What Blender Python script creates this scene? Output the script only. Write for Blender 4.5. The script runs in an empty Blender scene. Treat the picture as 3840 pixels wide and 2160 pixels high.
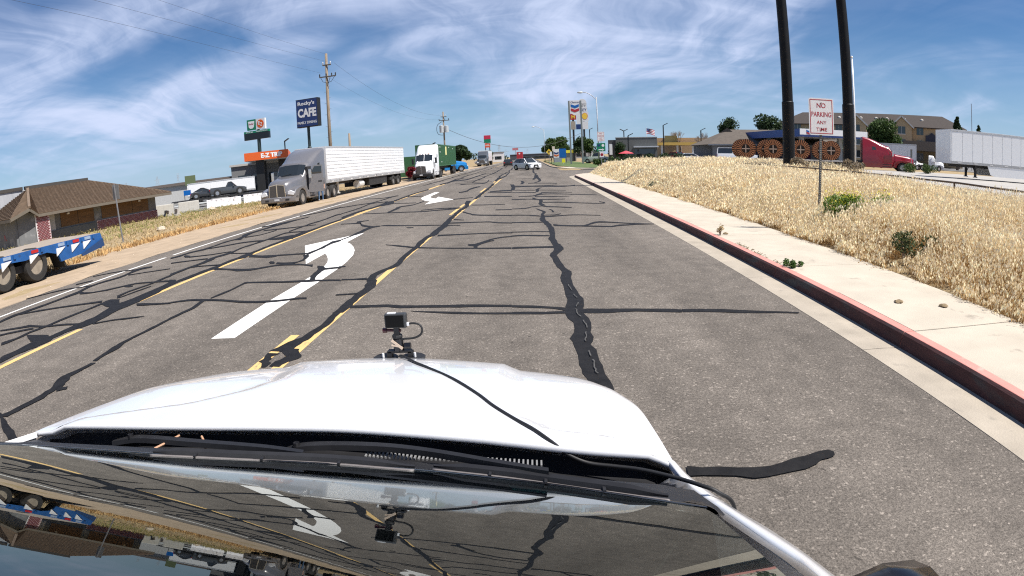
import bpy, math, random
import numpy as np
from mathutils import Vector, Matrix
SC = bpy.context.scene
COL = SC.collection
random.seed(7)
RNG = np.random.default_rng(11)
R_ = math.radians
# ------------------------------------------------------------------ camera (action-camera fisheye on the car roof)
CAM_H = 1.85
def cam_axes(yaw, pitch, roll):
    cy, sy = math.cos(yaw), math.sin(yaw)
    f = Vector((sy*math.cos(pitch), cy*math.cos(pitch), math.sin(pitch)))
    r = Vector((cy, -sy, 0)); u = r.cross(f)
    cr, sr = math.cos(roll), math.sin(roll)
    return cr*r+sr*u, -sr*r+cr*u, f
ax, ay, af = cam_axes(-0.04074, -0.2237, -0.0485)
cd = bpy.data.cameras.new('camera'); cam = bpy.data.objects.new('camera', cd); COL.objects.link(cam)
cam.matrix_world = Matrix(((ax.x, ay.x, -af.x, 0), (ax.y, ay.y, -af.y, 0), (ax.z, ay.z, -af.z, CAM_H), (0, 0, 0, 1)))
SC.render.engine = 'CYCLES'
cd.type = 'PANO'; cd.sensor_width = 36; cd.sensor_fit = 'HORIZONTAL'; cd.clip_start = .02; cd.clip_end = 6000
pc = cd if hasattr(cd, 'panorama_type') else cd.cycles
pc.panorama_type = 'FISHEYE_LENS_POLYNOMIAL'; pc.fisheye_fov = R_(180)
pc.fisheye_polynomial_k0 = 0; pc.fisheye_polynomial_k1 = -0.876/18
pc.fisheye_polynomial_k2 = 0; pc.fisheye_polynomial_k3 = 0; pc.fisheye_polynomial_k4 = 0
SC.camera = cam
SC.cycles.filter_width = 1.15; SC.cycles.use_denoising = False
# ------------------------------------------------------------------ sun, sky, exposure
SUN_EL = 57.5; SUN_XY = Vector((.917, -.399)).normalized()
vs = SC.view_settings; vs.view_transform = 'Standard'; vs.look = 'None'; vs.gamma = 1; vs.use_curve_mapping = False
vs.exposure = 0.64
sl = bpy.data.lights.new('sun', 'SUN'); sl.energy = 5.0; sl.angle = R_(.53); sl.color = (1, .955, .89)
sun = bpy.data.objects.new('sun', sl); COL.objects.link(sun)
sd = Vector((SUN_XY.x*math.cos(R_(SUN_EL)), SUN_XY.y*math.cos(R_(SUN_EL)), math.sin(R_(SUN_EL))))
sun.rotation_euler = sd.to_track_quat('Z', 'Y').to_euler(); sun.location = sd*60
W = bpy.data.worlds.new('World'); SC.world = W; W.use_nodes = True
nt = W.node_tree; nt.nodes.clear(); N = nt.nodes.new; LK = nt.links.new
def wn(t, **k):
    n = N(t)
    for a, b in k.items(): setattr(n, a, b)
    return n
def math_(op, a, b=None, clamp=False):
    n = N('ShaderNodeMath'); n.operation = op; n.use_clamp = clamp
    for i, v in enumerate((a, b)):
        if v is None: continue
        if isinstance(v, (int, float)): n.inputs[i].default_value = v
        else: LK(v, n.inputs[i])
    return n.outputs[0]
def ramp_(fac, a, b, smooth=True):
    n = N('ShaderNodeMapRange'); n.interpolation_type = 'SMOOTHSTEP' if smooth else 'LINEAR'; n.clamp = True
    LK(fac, n.inputs[0]); n.inputs[1].default_value = a; n.inputs[2].default_value = b
    return n.outputs[0]
SKY_SHIFT = (1.3, .4, 0); SKY_ROT = .5
sky = N('ShaderNodeTexSky'); sky.sky_type = 'NISHITA'; sky.sun_disc = False
sky.sun_elevation = R_(SUN_EL); sky.sun_rotation = math.atan2(SUN_XY.x, SUN_XY.y)
sky.altitude = 0; sky.air_density = 1.0; sky.dust_density = .12; sky.ozone_density = 2.5
hs = N('ShaderNodeHueSaturation'); hs.inputs['Saturation'].default_value = 1.22; hs.inputs['Value'].default_value = 1.0
LK(sky.outputs[0], hs.inputs['Color'])
tc = N('ShaderNodeTexCoord'); sp = N('ShaderNodeSeparateXYZ'); LK(tc.outputs['Generated'], sp.inputs[0])
tint = N('ShaderNodeMix'); tint.data_type = 'RGBA'; tint.blend_type = 'MULTIPLY'; tint.inputs[0].default_value = 1; tint.inputs[7].default_value = (.72, .93, 1.16, 1); LK(hs.outputs[0], tint.inputs[6])
den = math_('ADD', math_('MAXIMUM', sp.outputs[2], 0.0), .17)
cx = math_('DIVIDE', sp.outputs[0], den); cyv = math_('DIVIDE', sp.outputs[1], den)
cc = N('ShaderNodeCombineXYZ'); LK(cx, cc.inputs[0]); LK(cyv, cc.inputs[1])
def vnoise(vec, scale, detail=2):
    n = N('ShaderNodeTexNoise'); n.inputs['Scale'].default_value = scale; n.inputs['Detail'].default_value = detail; LK(vec, n.inputs['Vector'])
    s_ = N('ShaderNodeVectorMath'); s_.operation = 'SUBTRACT'; LK(n.outputs['Color'], s_.inputs[0]); s_.inputs[1].default_value = (.5, .5, .5); return s_.outputs[0]
def warp(vec, amount, scale, detail=2, shift=(0, 0, 0)):
    o = N('ShaderNodeVectorMath'); o.operation = 'ADD'; LK(vec, o.inputs[0]); o.inputs[1].default_value = shift
    m = N('ShaderNodeVectorMath'); m.operation = 'SCALE'; LK(vnoise(o.outputs[0], scale, detail), m.inputs[0]); m.inputs['Scale'].default_value = amount
    p = N('ShaderNodeVectorMath'); p.operation = 'ADD'; LK(o.outputs[0], p.inputs[0]); LK(m.outputs[0], p.inputs[1]); return p.outputs[0]
def mapped(vec, k, rot):
    m = N('ShaderNodeMapping'); LK(vec, m.inputs[0]); m.inputs['Rotation'].default_value = (0, 0, rot); m.inputs['Scale'].default_value = k; return m.outputs[0]
def noise(vec, scale, detail, rough, dist=0):
    n = N('ShaderNodeTexNoise'); n.inputs['Scale'].default_value = scale; n.inputs['Detail'].default_value = detail
    n.inputs['Roughness'].default_value = rough; n.inputs['Distortion'].default_value = dist
    LK(vec, n.inputs['Vector']); return n.outputs['Fac']
w1 = warp(cc.outputs[0], 1.5, .55, 2, SKY_SHIFT)
sheet_ = noise(mapped(w1, (.62, .34, 1), SKY_ROT), 1.0, 4, .52)                 # broad cirrus sheets
fib1 = noise(mapped(warp(w1, .35, 1.6, 3), (2.6, .42, 1), SKY_ROT+.12), 1.5, 9, .6, .3)   # combed fibres
fib2 = noise(mapped(warp(w1, .5, 1.1, 3, (4, 2, 0)), (.5, 2.2, 1), SKY_ROT-.25), 1.2, 8, .58, .3)
soft = noise(w1, 1.7, 5, .5)
def lobe(x0, y0, rx, ry, amp):
    a = math_('DIVIDE', math_('SUBTRACT', cx, x0), rx); b = math_('DIVIDE', math_('SUBTRACT', cyv, y0), ry)
    return math_('MULTIPLY', math_('EXPONENT', math_('MULTIPLY', math_('ADD', math_('MULTIPLY', a, a), math_('MULTIPLY', b, b)), -1.0)), amp)
bias = lobe(.45, 2.75, .95, 1.05, .20)
for q in ((-2.0, 2.75, .65, .33, .17), (-1.65, 2.08, .55, .22, -.15), (2.05, 3.2, .55, .75, -.16), (-1.3, 1.66, .7, .26, .14), (2.7, 2.85, .5, .25, .12), (-1.0, 3.4, .5, .5, -.08)): bias = math_('ADD', bias, lobe(*q))
sheet_ = math_('ADD', sheet_, bias)
body = ramp_(math_('ADD', math_('MULTIPLY', sheet_, .72), math_('MULTIPLY', soft, .28)), .425, .62)
fine_ = ramp_(math_('ADD', math_('MULTIPLY', fib1, .55), math_('MULTIPLY', fib2, .45)), .36, .67)
dn = math_('ADD', math_('MULTIPLY', body, math_('ADD', math_('MULTIPLY', fine_, .70), .30)), math_('MULTIPLY', fine_, .10))
hor = ramp_(sp.outputs[2], .0, .10)
dn = math_('MULTIPLY', math_('MULTIPLY', dn, math_('ADD', math_('MULTIPLY', hor, .75), .25)), .92, True)
hz = math_('POWER', math_('SUBTRACT', 1.0, ramp_(sp.outputs[2], -.02, .42, False)), 3.0)
hm = N('ShaderNodeMix'); hm.data_type = 'RGBA'; LK(math_('MULTIPLY', hz, .80), hm.inputs[0]); LK(tint.outputs[2], hm.inputs[6]); hm.inputs[7].default_value = (5.6, 8.2, 12.0, 1)
bg1 = N('ShaderNodeBackground'); LK(hm.outputs[2], bg1.inputs[0]); bg1.inputs[1].default_value = .047
bg2 = N('ShaderNodeBackground'); bg2.inputs[0].default_value = (.64, .73, .97, 1); bg2.inputs[1].default_value = .66
mx = N('ShaderNodeMixShader'); LK(dn, mx.inputs[0]); LK(bg1.outputs[0], mx.inputs[1]); LK(bg2.outputs[0], mx.inputs[2])
wo = N('ShaderNodeOutputWorld'); LK(mx.outputs[0], wo.inputs[0])

# ------------------------------------------------------------------ materials
MATS = {}
def M(name, col=(.5, .5, .5), rough=.6, metal=0., var=.10, scale=6., bump=0., coat=0., spec=.5, bscale=None, emit=None, stretch=(1, 1, 1), streak=None):
    """Principled material with procedural colour variation and fine relief."""
    if name in MATS: return MATS[name]
    m = bpy.data.materials.new(name); m.use_nodes = True; t = m.node_tree; n = t.nodes; l = t.links.new
    b = n['Principled BSDF']; b.inputs['Roughness'].default_value = rough; b.inputs['Metallic'].default_value = metal
    b.inputs['Specular IOR Level'].default_value = spec; b.inputs['Coat Weight'].default_value = coat; b.inputs['Coat Roughness'].default_value = .04
    tcn = n.new('ShaderNodeTexCoord'); mp = n.new('ShaderNodeMapping'); mp.inputs['Scale'].default_value = stretch
    l(tcn.outputs['Object'], mp.inputs[0])
    nz = n.new('ShaderNodeTexNoise'); nz.inputs['Scale'].default_value = scale; nz.inputs['Detail'].default_value = 6; nz.inputs['Roughness'].default_value = .6
    l(mp.outputs[0], nz.inputs['Vector'])
    cr = n.new('ShaderNodeValToRGB'); cr.color_ramp.elements[0].position = .3; cr.color_ramp.elements[1].position = .7
    cr.color_ramp.elements[0].color = tuple(c*(1-var) for c in col)+(1,); cr.color_ramp.elements[1].color = tuple(min(1, c*(1+var)) for c in col)+(1,)
    l(nz.outputs['Fac'], cr.inputs[0]); out = cr.outputs[0]
    if streak:
        n2 = n.new('ShaderNodeTexNoise'); n2.inputs['Scale'].default_value = streak[1]; n2.inputs['Detail'].default_value = 5; l(mp.outputs[0], n2.inputs['Vector'])
        rr = n.new('ShaderNodeMapRange'); rr.inputs[1].default_value = streak[2]; rr.inputs[2].default_value = streak[2]+.12; l(n2.outputs['Fac'], rr.inputs[0])
        mm = n.new('ShaderNodeMix'); mm.data_type = 'RGBA'; l(rr.outputs[0], mm.inputs[0]); l(out, mm.inputs[6]); mm.inputs[7].default_value = streak[0]+(1,)
        out = mm.outputs[2]
    l(out, b.inputs['Base Color'])
    if emit: b.inputs['Emission Color'].default_value = col+(1,); b.inputs['Emission Strength'].default_value = emit
    if bump:
        bn = n.new('ShaderNodeTexNoise'); bn.inputs['Scale'].default_value = bscale or scale*4; bn.inputs['Detail'].default_value = 4; l(mp.outputs[0], bn.inputs['Vector'])
        bp = n.new('ShaderNodeBump'); bp.inputs['Strength'].default_value = bump; bp.inputs['Distance'].default_value = .02; l(bn.outputs['Fac'], bp.inputs['Height']); l(bp.outputs[0], b.inputs['Normal'])
    MATS[name] = m; return m
def glass_mat(name, tint=(.02, .025, .028), rough=.02):
    return M(name, tint, rough, var=.05, scale=2, spec=.9)
def vcol_mat(name, rough=.7, transl=.25):
    if name in MATS: return MATS[name]
    m = bpy.data.materials.new(name); m.use_nodes = True; t = m.node_tree; n = t.nodes; l = t.links.new
    b = n['Principled BSDF']; b.inputs['Roughness'].default_value = rough; b.inputs['Specular IOR Level'].default_value = .25
    a = n.new('ShaderNodeAttribute'); a.attribute_name = 'Col'; l(a.outputs['Color'], b.inputs['Base Color'])
    tr = n.new('ShaderNodeBsdfTranslucent'); l(a.outputs['Color'], tr.inputs[0])
    ms = n.new('ShaderNodeMixShader'); ms.inputs[0].default_value = transl; l(b.outputs[0], ms.inputs[1]); l(tr.outputs[0], ms.inputs[2])
    l(ms.outputs[0], n['Material Output'].inputs[0]); MATS[name] = m; return m

# ------------------------------------------------------------------ mesh builder
class MB:
    def __init__(s): s.v = []; s.f = []
    def add(s, vs_, fs):
        o = len(s.v); s.v += [tuple(p) for p in vs_]; s.f += [tuple(i+o for i in f) for f in fs]; return s
    def box(s, x0, x1, y0, y1, z0, z1):
        return s.add([(x0, y0, z0), (x1, y0, z0), (x1, y1, z0), (x0, y1, z0), (x0, y0, z1), (x1, y0, z1), (x1, y1, z1), (x0, y1, z1)],
                     [(3, 2, 1, 0), (4, 5, 6, 7), (0, 1, 5, 4), (1, 2, 6, 5), (2, 3, 7, 6), (3, 0, 4, 7)])
    def bar(s, p, q, w, h):
        p = Vector(p); q = Vector(q); d = (q-p).normalized(); up = Vector((0, 0, 1)) if abs(d.z) < .95 else Vector((0, 1, 0))
        a = d.cross(up).normalized()*w/2; b = a.cross(d).normalized()*h/2
        return s.add([p-a-b, p+a-b, p+a+b, p-a+b, q-a-b, q+a-b, q+a+b, q-a+b], [(0, 1, 2, 3), (7, 6, 5, 4), (0, 4, 5, 1), (1, 5, 6, 2), (2, 6, 7, 3), (3, 7, 4, 0)])
    def tube(s, pts, r, n=8, r1=None, caps=True):
        pts = [Vector(p) for p in pts]; k = len(pts); rings = []; prev = None
        for i, p in enumerate(pts):
            d = (pts[min(i+1, k-1)]-pts[max(i-1, 0)]).normalized()
            if prev is None:
                up = Vector((0, 0, 1)) if abs(d.z) < .9 else Vector((1, 0, 0)); a = d.cross(up).normalized()
            else: a = (prev-d*prev.dot(d)).normalized()
            prev = a; b = d.cross(a); rr = r if r1 is None else r+(r1-r)*i/(k-1)
            rings.append([p+a*rr*math.cos(2*math.pi*j/n)+b*rr*math.sin(2*math.pi*j/n) for j in range(n)])
        return s.loft(rings, caps)
    def loft(s, rings, caps=True, closed=True):
        n = len(rings[0]); vs_ = [p for r in rings for p in r]; fs = []
        for i in range(len(rings)-1):
            for j in range(n if closed else n-1):
                a = i*n+j; b = i*n+(j+1) % n; fs.append((a, b, b+n, a+n))
        if caps: fs.append(tuple(range(n-1, -1, -1))); fs.append(tuple((len(rings)-1)*n+j for j in range(n)))
        return s.add(vs_, fs)
    def prism(s, poly, axis, a, b):
        f = {'x': lambda u, v, w: (w, u, v), 'y': lambda u, v, w: (u, w, v), 'z': lambda u, v, w: (u, v, w)}[axis]
        n = len(poly); vs_ = [f(u, v, a) for u, v in poly]+[f(u, v, b) for u, v in poly]
        return s.add(vs_, [tuple(range(n)), tuple(range(2*n-1, n-1, -1))]+[(i, i+n, (i+1) % n+n, (i+1) % n) for i in range(n)])
    def lathe(s, prof, c, axis='x', n=20):
        """prof: (radius, offset along axis)."""
        rings = []
        for r, o in prof:
            ring = []
            for j in range(n):
                ca, sa = r*math.cos(2*math.pi*j/n), r*math.sin(2*math.pi*j/n)
                ring.append({'x': (c[0]+o, c[1]+ca, c[2]+sa), 'y': (c[0]+ca, c[1]+o, c[2]+sa), 'z': (c[0]+ca, c[1]+sa, c[2]+o)}[axis])
            rings.append(ring)
        return s.loft(rings)
    def quad(s, a, b, c, d): return s.add([a, b, c, d], [(0, 1, 2, 3)])
    def sheet(s, poly, z): return s.add([(x, y, z) for x, y in poly], [tuple(range(len(poly)))])
def mesh_obj(name, me, mat, parent=None, kind=None, label=None):
    o = bpy.data.objects.new(name, me); COL.objects.link(o)
    if mat is not None and not me.materials: me.materials.append(mat)
    if parent is not None: o.parent = parent
    if kind: o['kind'] = kind
    if label: o['label'] = label
    return o
def part(name, mb, mat, parent=None, smooth=False, bevel=0, kind=None, label=None, seg=2, auto=None):
    me = bpy.data.meshes.new(name); me.from_pydata(mb.v, [], mb.f); me.update()
    if smooth:
        me.polygons.foreach_set('use_smooth', [True]*len(me.polygons))
        if auto: me.set_sharp_from_angle(angle=R_(auto))
    o = mesh_obj(name, me, mat, parent, kind, label)
    if bevel:
        md = o.modifiers.new('bevel', 'BEVEL'); md.width = bevel; md.segments = seg; md.limit_method = 'ANGLE'; md.angle_limit = R_(30)
    return o
def thing(name, label, cat, loc=(0, 0, 0), rotz=0, group=None, scale=None):
    o = bpy.data.objects.new(name, None); COL.objects.link(o); o.empty_display_size = .3
    o.location = loc; o.rotation_euler = (0, 0, rotz); o['label'] = label; o['category'] = cat
    if group: o['group'] = group
    if scale: o.scale = scale
    return o
def tag(o, label, cat, group=None):
    o['label'] = label; o['category'] = cat
    if group: o['group'] = group
    return o
def struct(o): o['kind'] = 'structure'; return o
def copy_tree(o, parent=None):
    c = o.copy(); COL.objects.link(c)
    if parent is not None: c.parent = parent
    for ch in list(o.children): copy_tree(ch, c)
    return c
def text(parent, body, mat, cx_, cz, h, y, w=None, bold=0., name='lettering'):
    """Flat lettering facing local -Y, centred on (cx_, cz)."""
    cu = bpy.data.curves.new('t', 'FONT'); cu.body = body; cu.size = 1; cu.offset = bold; cu.resolution_u = 3; cu.fill_mode = 'FRONT'
    ob = bpy.data.objects.new('t', cu); COL.objects.link(ob)
    bpy.context.view_layer.update(); dg = bpy.context.evaluated_depsgraph_get()
    me = bpy.data.meshes.new_from_object(ob.evaluated_get(dg)); bpy.data.objects.remove(ob)
    n = len(me.vertices); co = np.empty(n*3, np.float32); me.vertices.foreach_get('co', co); co = co.reshape(-1, 3)
    x0, x1, y0, y1 = co[:, 0].min(), co[:, 0].max(), co[:, 1].min(), co[:, 1].max()
    sy = h/(y1-y0); sx = sy if w is None else w/(x1-x0)
    out = np.stack([(co[:, 0]-(x0+x1)/2)*sx+cx_, np.full(n, y), (co[:, 1]-(y0+y1)/2)*sy+cz], 1).astype(np.float32)
    me.vertices.foreach_set('co', out.ravel()); me.update(); me.materials.clear()
    return mesh_obj(name, me, mat, parent)
def np_mesh(name, V, F, mat, parent=None, col=None, kind=None, smooth=False):
    """Mesh from numpy arrays; F is (n,3) or (n,4); col is a per-vertex colour."""
    me = bpy.data.meshes.new(name); k = F.shape[1]
    me.vertices.add(len(V)); me.vertices.foreach_set('co', np.ascontiguousarray(V, np.float32).ravel())
    me.loops.add(F.size); me.loops.foreach_set('vertex_index', np.ascontiguousarray(F, np.int32).ravel())
    me.polygons.add(len(F)); me.polygons.foreach_set('loop_start', np.arange(0, F.size, k, dtype=np.int32)); me.polygons.foreach_set('loop_total', np.full(len(F), k, np.int32))
    if smooth: me.polygons.foreach_set('use_smooth', np.ones(len(F), bool))
    if col is not None:
        a = me.color_attributes.new('Col', 'FLOAT_COLOR', 'POINT'); c4 = np.ones((len(V), 4), np.float32); c4[:, :3] = col; a.data.foreach_set('color', c4.ravel())
    me.update(calc_edges=True); me.validate()
    return mesh_obj(name, me, mat, parent, kind)
def SS(a, b, t):
    t = np.clip((np.asarray(t, float)-a)/(b-a), 0, 1); return t*t*(3-2*t)
# ================================================================== THE SETTING
def gz(x, y):
    x = np.asarray(x, float); y = np.asarray(y, float)
    left = np.interp(x, [-60, -35, -28, -20, -15, -12.5, -10.9, -10.6], [-.6, -.6, -.5, -.32, -.2, -.1, -.025, -.05])
    near = np.interp(x, [3.2, 3.8, 5.4, 6.5, 9, 12, 14], [-.06, -.06, .10, .26, .50, .58, .58])
    far = np.interp(x, [3.2, 3.5, 5, 20, 40], [-.05, -.03, .12, .3, .45])
    cross = np.where(x > 3.2, -.05, -.05)
    m1 = 1-SS(51.5, 54.4, y-np.clip((x-4)*.12, 0, 1.2)); m2 = SS(69.6, 72.5, y); r = near*m1+far*m2-.05*(1-m1-m2)
    return np.where(x > 3.2, r, np.where(x < -10.6, left, -.05))
def axis_pts(dense, step, far_):
    a = list(np.arange(dense[0], dense[1]+.01, step)); k = step; p = dense[1]
    while p < far_[1]: k *= 1.5; p += k; a.append(p)
    k = step; p = dense[0]
    while p > far_[0]: k *= 1.5; p -= k; a.insert(0, p)
    return np.array(a)
gx = np.unique(np.concatenate([axis_pts((-40, 24), 1.0, (-3500, 3500)), [-10.9, -10.6, 3.2, 3.7, 5.4, 6.5, 3.8, 3.85]])); gy = axis_pts((-12, 120), 1.5, (-800, 5000))
GX, GY = np.meshgrid(gx, gy); GZ = gz(GX, GY)
bumpy = ((GX < -11.5) | ((GX > 6.2) & (GY < 51))) & (np.abs(GX) < 60) & (GY < 140)
GZ = GZ+np.where(bumpy, RNG.normal(0, .018, GX.shape), 0)
nx_, ny_ = len(gx), len(gy); ii = np.arange(nx_*ny_).reshape(ny_, nx_)
FQ = np.stack([ii[:-1, :-1], ii[:-1, 1:], ii[1:, 1:], ii[1:, :-1]], -1).reshape(-1, 4)
def ground_material():
    m = bpy.data.materials.new('dry_ground'); m.use_nodes = True; n = m.node_tree.nodes; l = m.node_tree.links.new; b = n['Principled BSDF']
    b.inputs['Roughness'].default_value = .95; b.inputs['Specular IOR Level'].default_value = .1
    t = n.new('ShaderNodeTexCoord'); cols = [((.24, .17, .10, 1), (.36, .27, .16, 1)), ((.20, .16, .08, 1), (.42, .32, .19, 1))]; outs = []
    for i, sc in enumerate((.35, 5.0)):
        z = n.new('ShaderNodeTexNoise'); z.inputs['Scale'].default_value = sc; z.inputs['Detail'].default_value = 8; z.inputs['Roughness'].default_value = .65; l(t.outputs['Object'], z.inputs['Vector'])
        r = n.new('ShaderNodeValToRGB'); r.color_ramp.elements[0].position = .32; r.color_ramp.elements[1].position = .68
        r.color_ramp.elements[0].color, r.color_ramp.elements[1].color = cols[i]; l(z.outputs['Fac'], r.inputs[0]); outs.append(r.outputs[0])
    mm = n.new('ShaderNodeMix'); mm.data_type = 'RGBA'; mm.inputs[0].default_value = .5; l(outs[0], mm.inputs[6]); l(outs[1], mm.inputs[7]); l(mm.outputs[2], b.inputs['Base Color'])
    bp = n.new('ShaderNodeBump'); bp.inputs['Strength'].default_value = .6; bp.inputs['Distance'].default_value = .05; l(z.outputs['Fac'], bp.inputs['Height']); l(bp.outputs[0], b.inputs['Normal'])
    return m
struct(np_mesh('ground', np.stack([GX, GY, GZ], -1).reshape(-1, 3), FQ, ground_material(), smooth=True))

def asphalt_material(name, base, tone=(1, 1, 1), speck=1.0):
    m = bpy.data.materials.new(name); m.use_nodes = True; n = m.node_tree.nodes; l = m.node_tree.links.new; b = n['Principled BSDF']
    b.inputs['Roughness'].default_value = .88; b.inputs['Specular IOR Level'].default_value = .25
    t = n.new('ShaderNodeTexCoord')
    def nz(scale, det, rough, st=(1, 1, 1)):
        mp = n.new('ShaderNodeMapping'); mp.inputs['Scale'].default_value = st; l(t.outputs['Object'], mp.inputs[0])
        z = n.new('ShaderNodeTexNoise'); z.inputs['Scale'].default_value = scale; z.inputs['Detail'].default_value = det; z.inputs['Roughness'].default_value = rough; l(mp.outputs[0], z.inputs['Vector']); return z.outputs['Fac']
    def rng(f, a, b_, lo, hi):
        r = n.new('ShaderNodeMapRange'); l(f, r.inputs[0])
        for i, v in enumerate((a, b_, lo, hi)): r.inputs[i+1].default_value = v
        return r.outputs[0]
    def mul(a, b_):
        q = n.new('ShaderNodeMath'); q.operation = 'MULTIPLY'; l(a, q.inputs[0]); l(b_, q.inputs[1]); return q.outputs[0]
    patch = rng(nz(.45, 5, .6, (1.6, .28, 1)), .3, .7, .72, 1.24)      # long wear bands along the lanes
    mott = rng(nz(3.5, 6, .65), .3, .7, .80, 1.18)
    fine = rng(nz(85, 3, .7), .32, .68, 1-.5*speck, 1+.5*speck)        # aggregate
    grit = rng(nz(38, 2, .5), .35, .65, 1-.2*speck, 1+.2*speck)
    v = n.new('ShaderNodeTexVoronoi'); v.inputs['Scale'].default_value = 60; l(t.outputs['Object'], v.inputs['Vector'])
    st = n.new('ShaderNodeSeparateColor'); l(v.outputs['Color'], st.inputs[0]); pale = rng(st.outputs[0], .93, .97, 1.0, 1.75)   # scattered pale stones
    spot = rng(nz(9, 4, .5, (1, .6, 1)), .69, .73, 1.0, .55)          # oil spots
    k = mul(mul(mul(patch, mott), mul(fine, grit)), mul(pale, spot))
    c = n.new('ShaderNodeMix'); c.data_type = 'RGBA'; c.blend_type = 'MULTIPLY'; c.inputs[0].default_value = 1
    c.inputs[6].default_value = tuple(base*q for q in tone)+(1,); l(k, c.inputs[7]); l(c.outputs[2], b.inputs['Base Color'])
    bp = n.new('ShaderNodeBump'); bp.inputs['Strength'].default_value = .45; bp.inputs['Distance'].default_value = .01; l(fine, bp.inputs['Height']); l(bp.outputs[0], b.inputs['Normal'])
    return m
ASPH = asphalt_material('worn_asphalt', .122, (1.15, 1.0, .85))
ASPH2 = asphalt_material('lot_asphalt', .16, (1.02, 1, .97), .5)
edgeL = [(-10.75+random.uniform(-.10, .10)-.0, y) for y in np.arange(-30, 90, 1.1)]
road_poly = [(3.19, -30)]+[(3.19+random.uniform(-.012, .012), y) for y in np.arange(-28, 48, 1.3)]+[(3.19, 48.6), (3.4, 50.5), (4.2, 52.6), (5.8, 54.3), (8, 55.2), (12, 55.6), (70, 56.5), (70, 70), (12, 69.2), (8.2, 69.2), (6.2, 70.8), (4.7, 75), (3.8, 83), (3.35, 90), (3.2, 96), (3.2, 900), (-10.7, 900)]+edgeL[::-1]
road = struct(part('road', MB().sheet(road_poly, 0), ASPH))
# ---- painted markings
def paint_material(name, col, wear=.62):
    m = bpy.data.materials.new(name); m.use_nodes = True; n = m.node_tree.nodes; l = m.node_tree.links.new; b = n['Principled BSDF']; b.inputs['Roughness'].default_value = .7
    t = n.new('ShaderNodeTexCoord'); z = n.new('ShaderNodeTexNoise'); z.inputs['Scale'].default_value = 7; z.inputs['Detail'].default_value = 8; z.inputs['Roughness'].default_value = .72
    mp = n.new('ShaderNodeMapping'); mp.inputs['Scale'].default_value = (1.6, .7, 1); l(t.outputs['Object'], mp.inputs[0]); l(mp.outputs[0], z.inputs['Vector'])
    r = n.new('ShaderNodeMapRange'); r.inputs[1].default_value = wear; r.inputs[2].default_value = wear+.10; l(z.outputs['Fac'], r.inputs[0])
    z2 = n.new('ShaderNodeTexNoise'); z2.inputs['Scale'].default_value = 60; z2.inputs['Detail'].default_value = 3; l(t.outputs['Object'], z2.inputs['Vector'])
    r2 = n.new('ShaderNodeMapRange'); r2.inputs[1].default_value = .3; r2.inputs[2].default_value = .7; r2.inputs[3].default_value = .86; r2.inputs[4].default_value = 1.06; l(z2.outputs['Fac'], r2.inputs[0])
    mu = n.new('ShaderNodeMix'); mu.data_type = 'RGBA'; mu.blend_type = 'MULTIPLY'; mu.inputs[0].default_value = 1; mu.inputs[6].default_value = col+(1,); l(r2.outputs[0], mu.inputs[7])
    mm = n.new('ShaderNodeMix'); mm.data_type = 'RGBA'; l(r.outputs[0], mm.inputs[0]); l(mu.outputs[2], mm.inputs[6]); mm.inputs[7].default_value = (.15, .14, .12, 1); l(mm.outputs[2], b.inputs['Base Color'])
    return m
PWHITE = paint_material('white_road_paint', (.74, .72, .68)); PYEL = paint_material('yellow_road_paint', (.66, .44, .17), .58); PARROW = paint_material('arrow_paint', (.78, .76, .72), .655)
def stripe(name, x0, x1, y0, y1, mat, z=.003):
    k = max(1, int((y1-y0)/1.5)); ys = np.linspace(y0, y1, k+1); j = lambda: random.uniform(-.008, .008)
    L = [(x0+j(), y) for y in ys]; Rr = [(x1+j(), y) for y in ys]
    return part(name, MB().sheet(L+Rr[::-1], z), mat, road)
stripe('edge_line', -9.97, -9.87, -30, 13.5, PWHITE); stripe('edge_line', -9.98, -9.88, 13.9, 60, PWHITE); stripe('edge_line', -9.98, -9.88, 61, 300, PWHITE)
stripe('centre_line', -2.60, -2.48, -30, 61, PYEL); stripe('centre_line', -2.60, -2.48, 100, 320, PYEL)
for a, b in ((3.2, 6.1), (19.7, 24), (32, 36), (44, 48), (-9, -5)): stripe('centre_dash', -2.84, -2.73, a, b, PYEL)
stripe('turn_lane_line', -6.74, -6.62, -30, 6.5, PYEL); stripe('turn_lane_line', -6.86, -6.74, 8.2, 46, PYEL); stripe('turn_lane_line', -6.88, -6.76, 100, 320, PYEL)
for a, b in ((3.5, 6.55), (22.2, 25.4), (38, 44), (-9, -5)): stripe('turn_lane_dash', -6.98, -6.88, a, b, PYEL)
def smooth_poly(pts): return pts
arrow1 = [(-3.58, 6.02), (-3.61, 7.85), (-3.62, 9.2), (-3.66, 10.4), (-3.72, 11.1), (-3.84, 11.9), (-4.02, 12.6), (-4.22, 13.15), (-4.44, 13.65), (-4.66, 14.02), (-4.71, 15.8), (-5.76, 13.88), (-4.60, 11.03), (-4.64, 12.32), (-4.46, 11.95), (-4.28, 11.5), (-4.15, 11.1), (-4.03, 10.5), (-3.97, 9.9), (-3.96, 9.2), (-3.97, 7.8), (-3.91, 6.0)]
part('turn_arrow', MB().sheet(arrow1, .003), PARROW, road)
arrow2 = [(-5.42, 34.4), (-5.76, 34.5), (-5.74, 31.4), (-5.72, 30.2), (-5.58, 29.3), (-5.30, 28.3), (-5.02, 27.5), (-4.72, 27.0), (-4.66, 25.2), (-3.66, 27.42), (-4.82, 30.12), (-4.74, 28.75), (-5.0, 29.2), (-5.24, 30.1), (-5.38, 31.3), (-5.40, 33.2)]
part('turn_arrow', MB().sheet(arrow2, .003), PARROW, road)
stripe('lane_dash', -1.6, -1.2, 118, 121, PWHITE); stripe('lane_dash', -5.9, -5.75, 118, 132, PWHITE)
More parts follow.
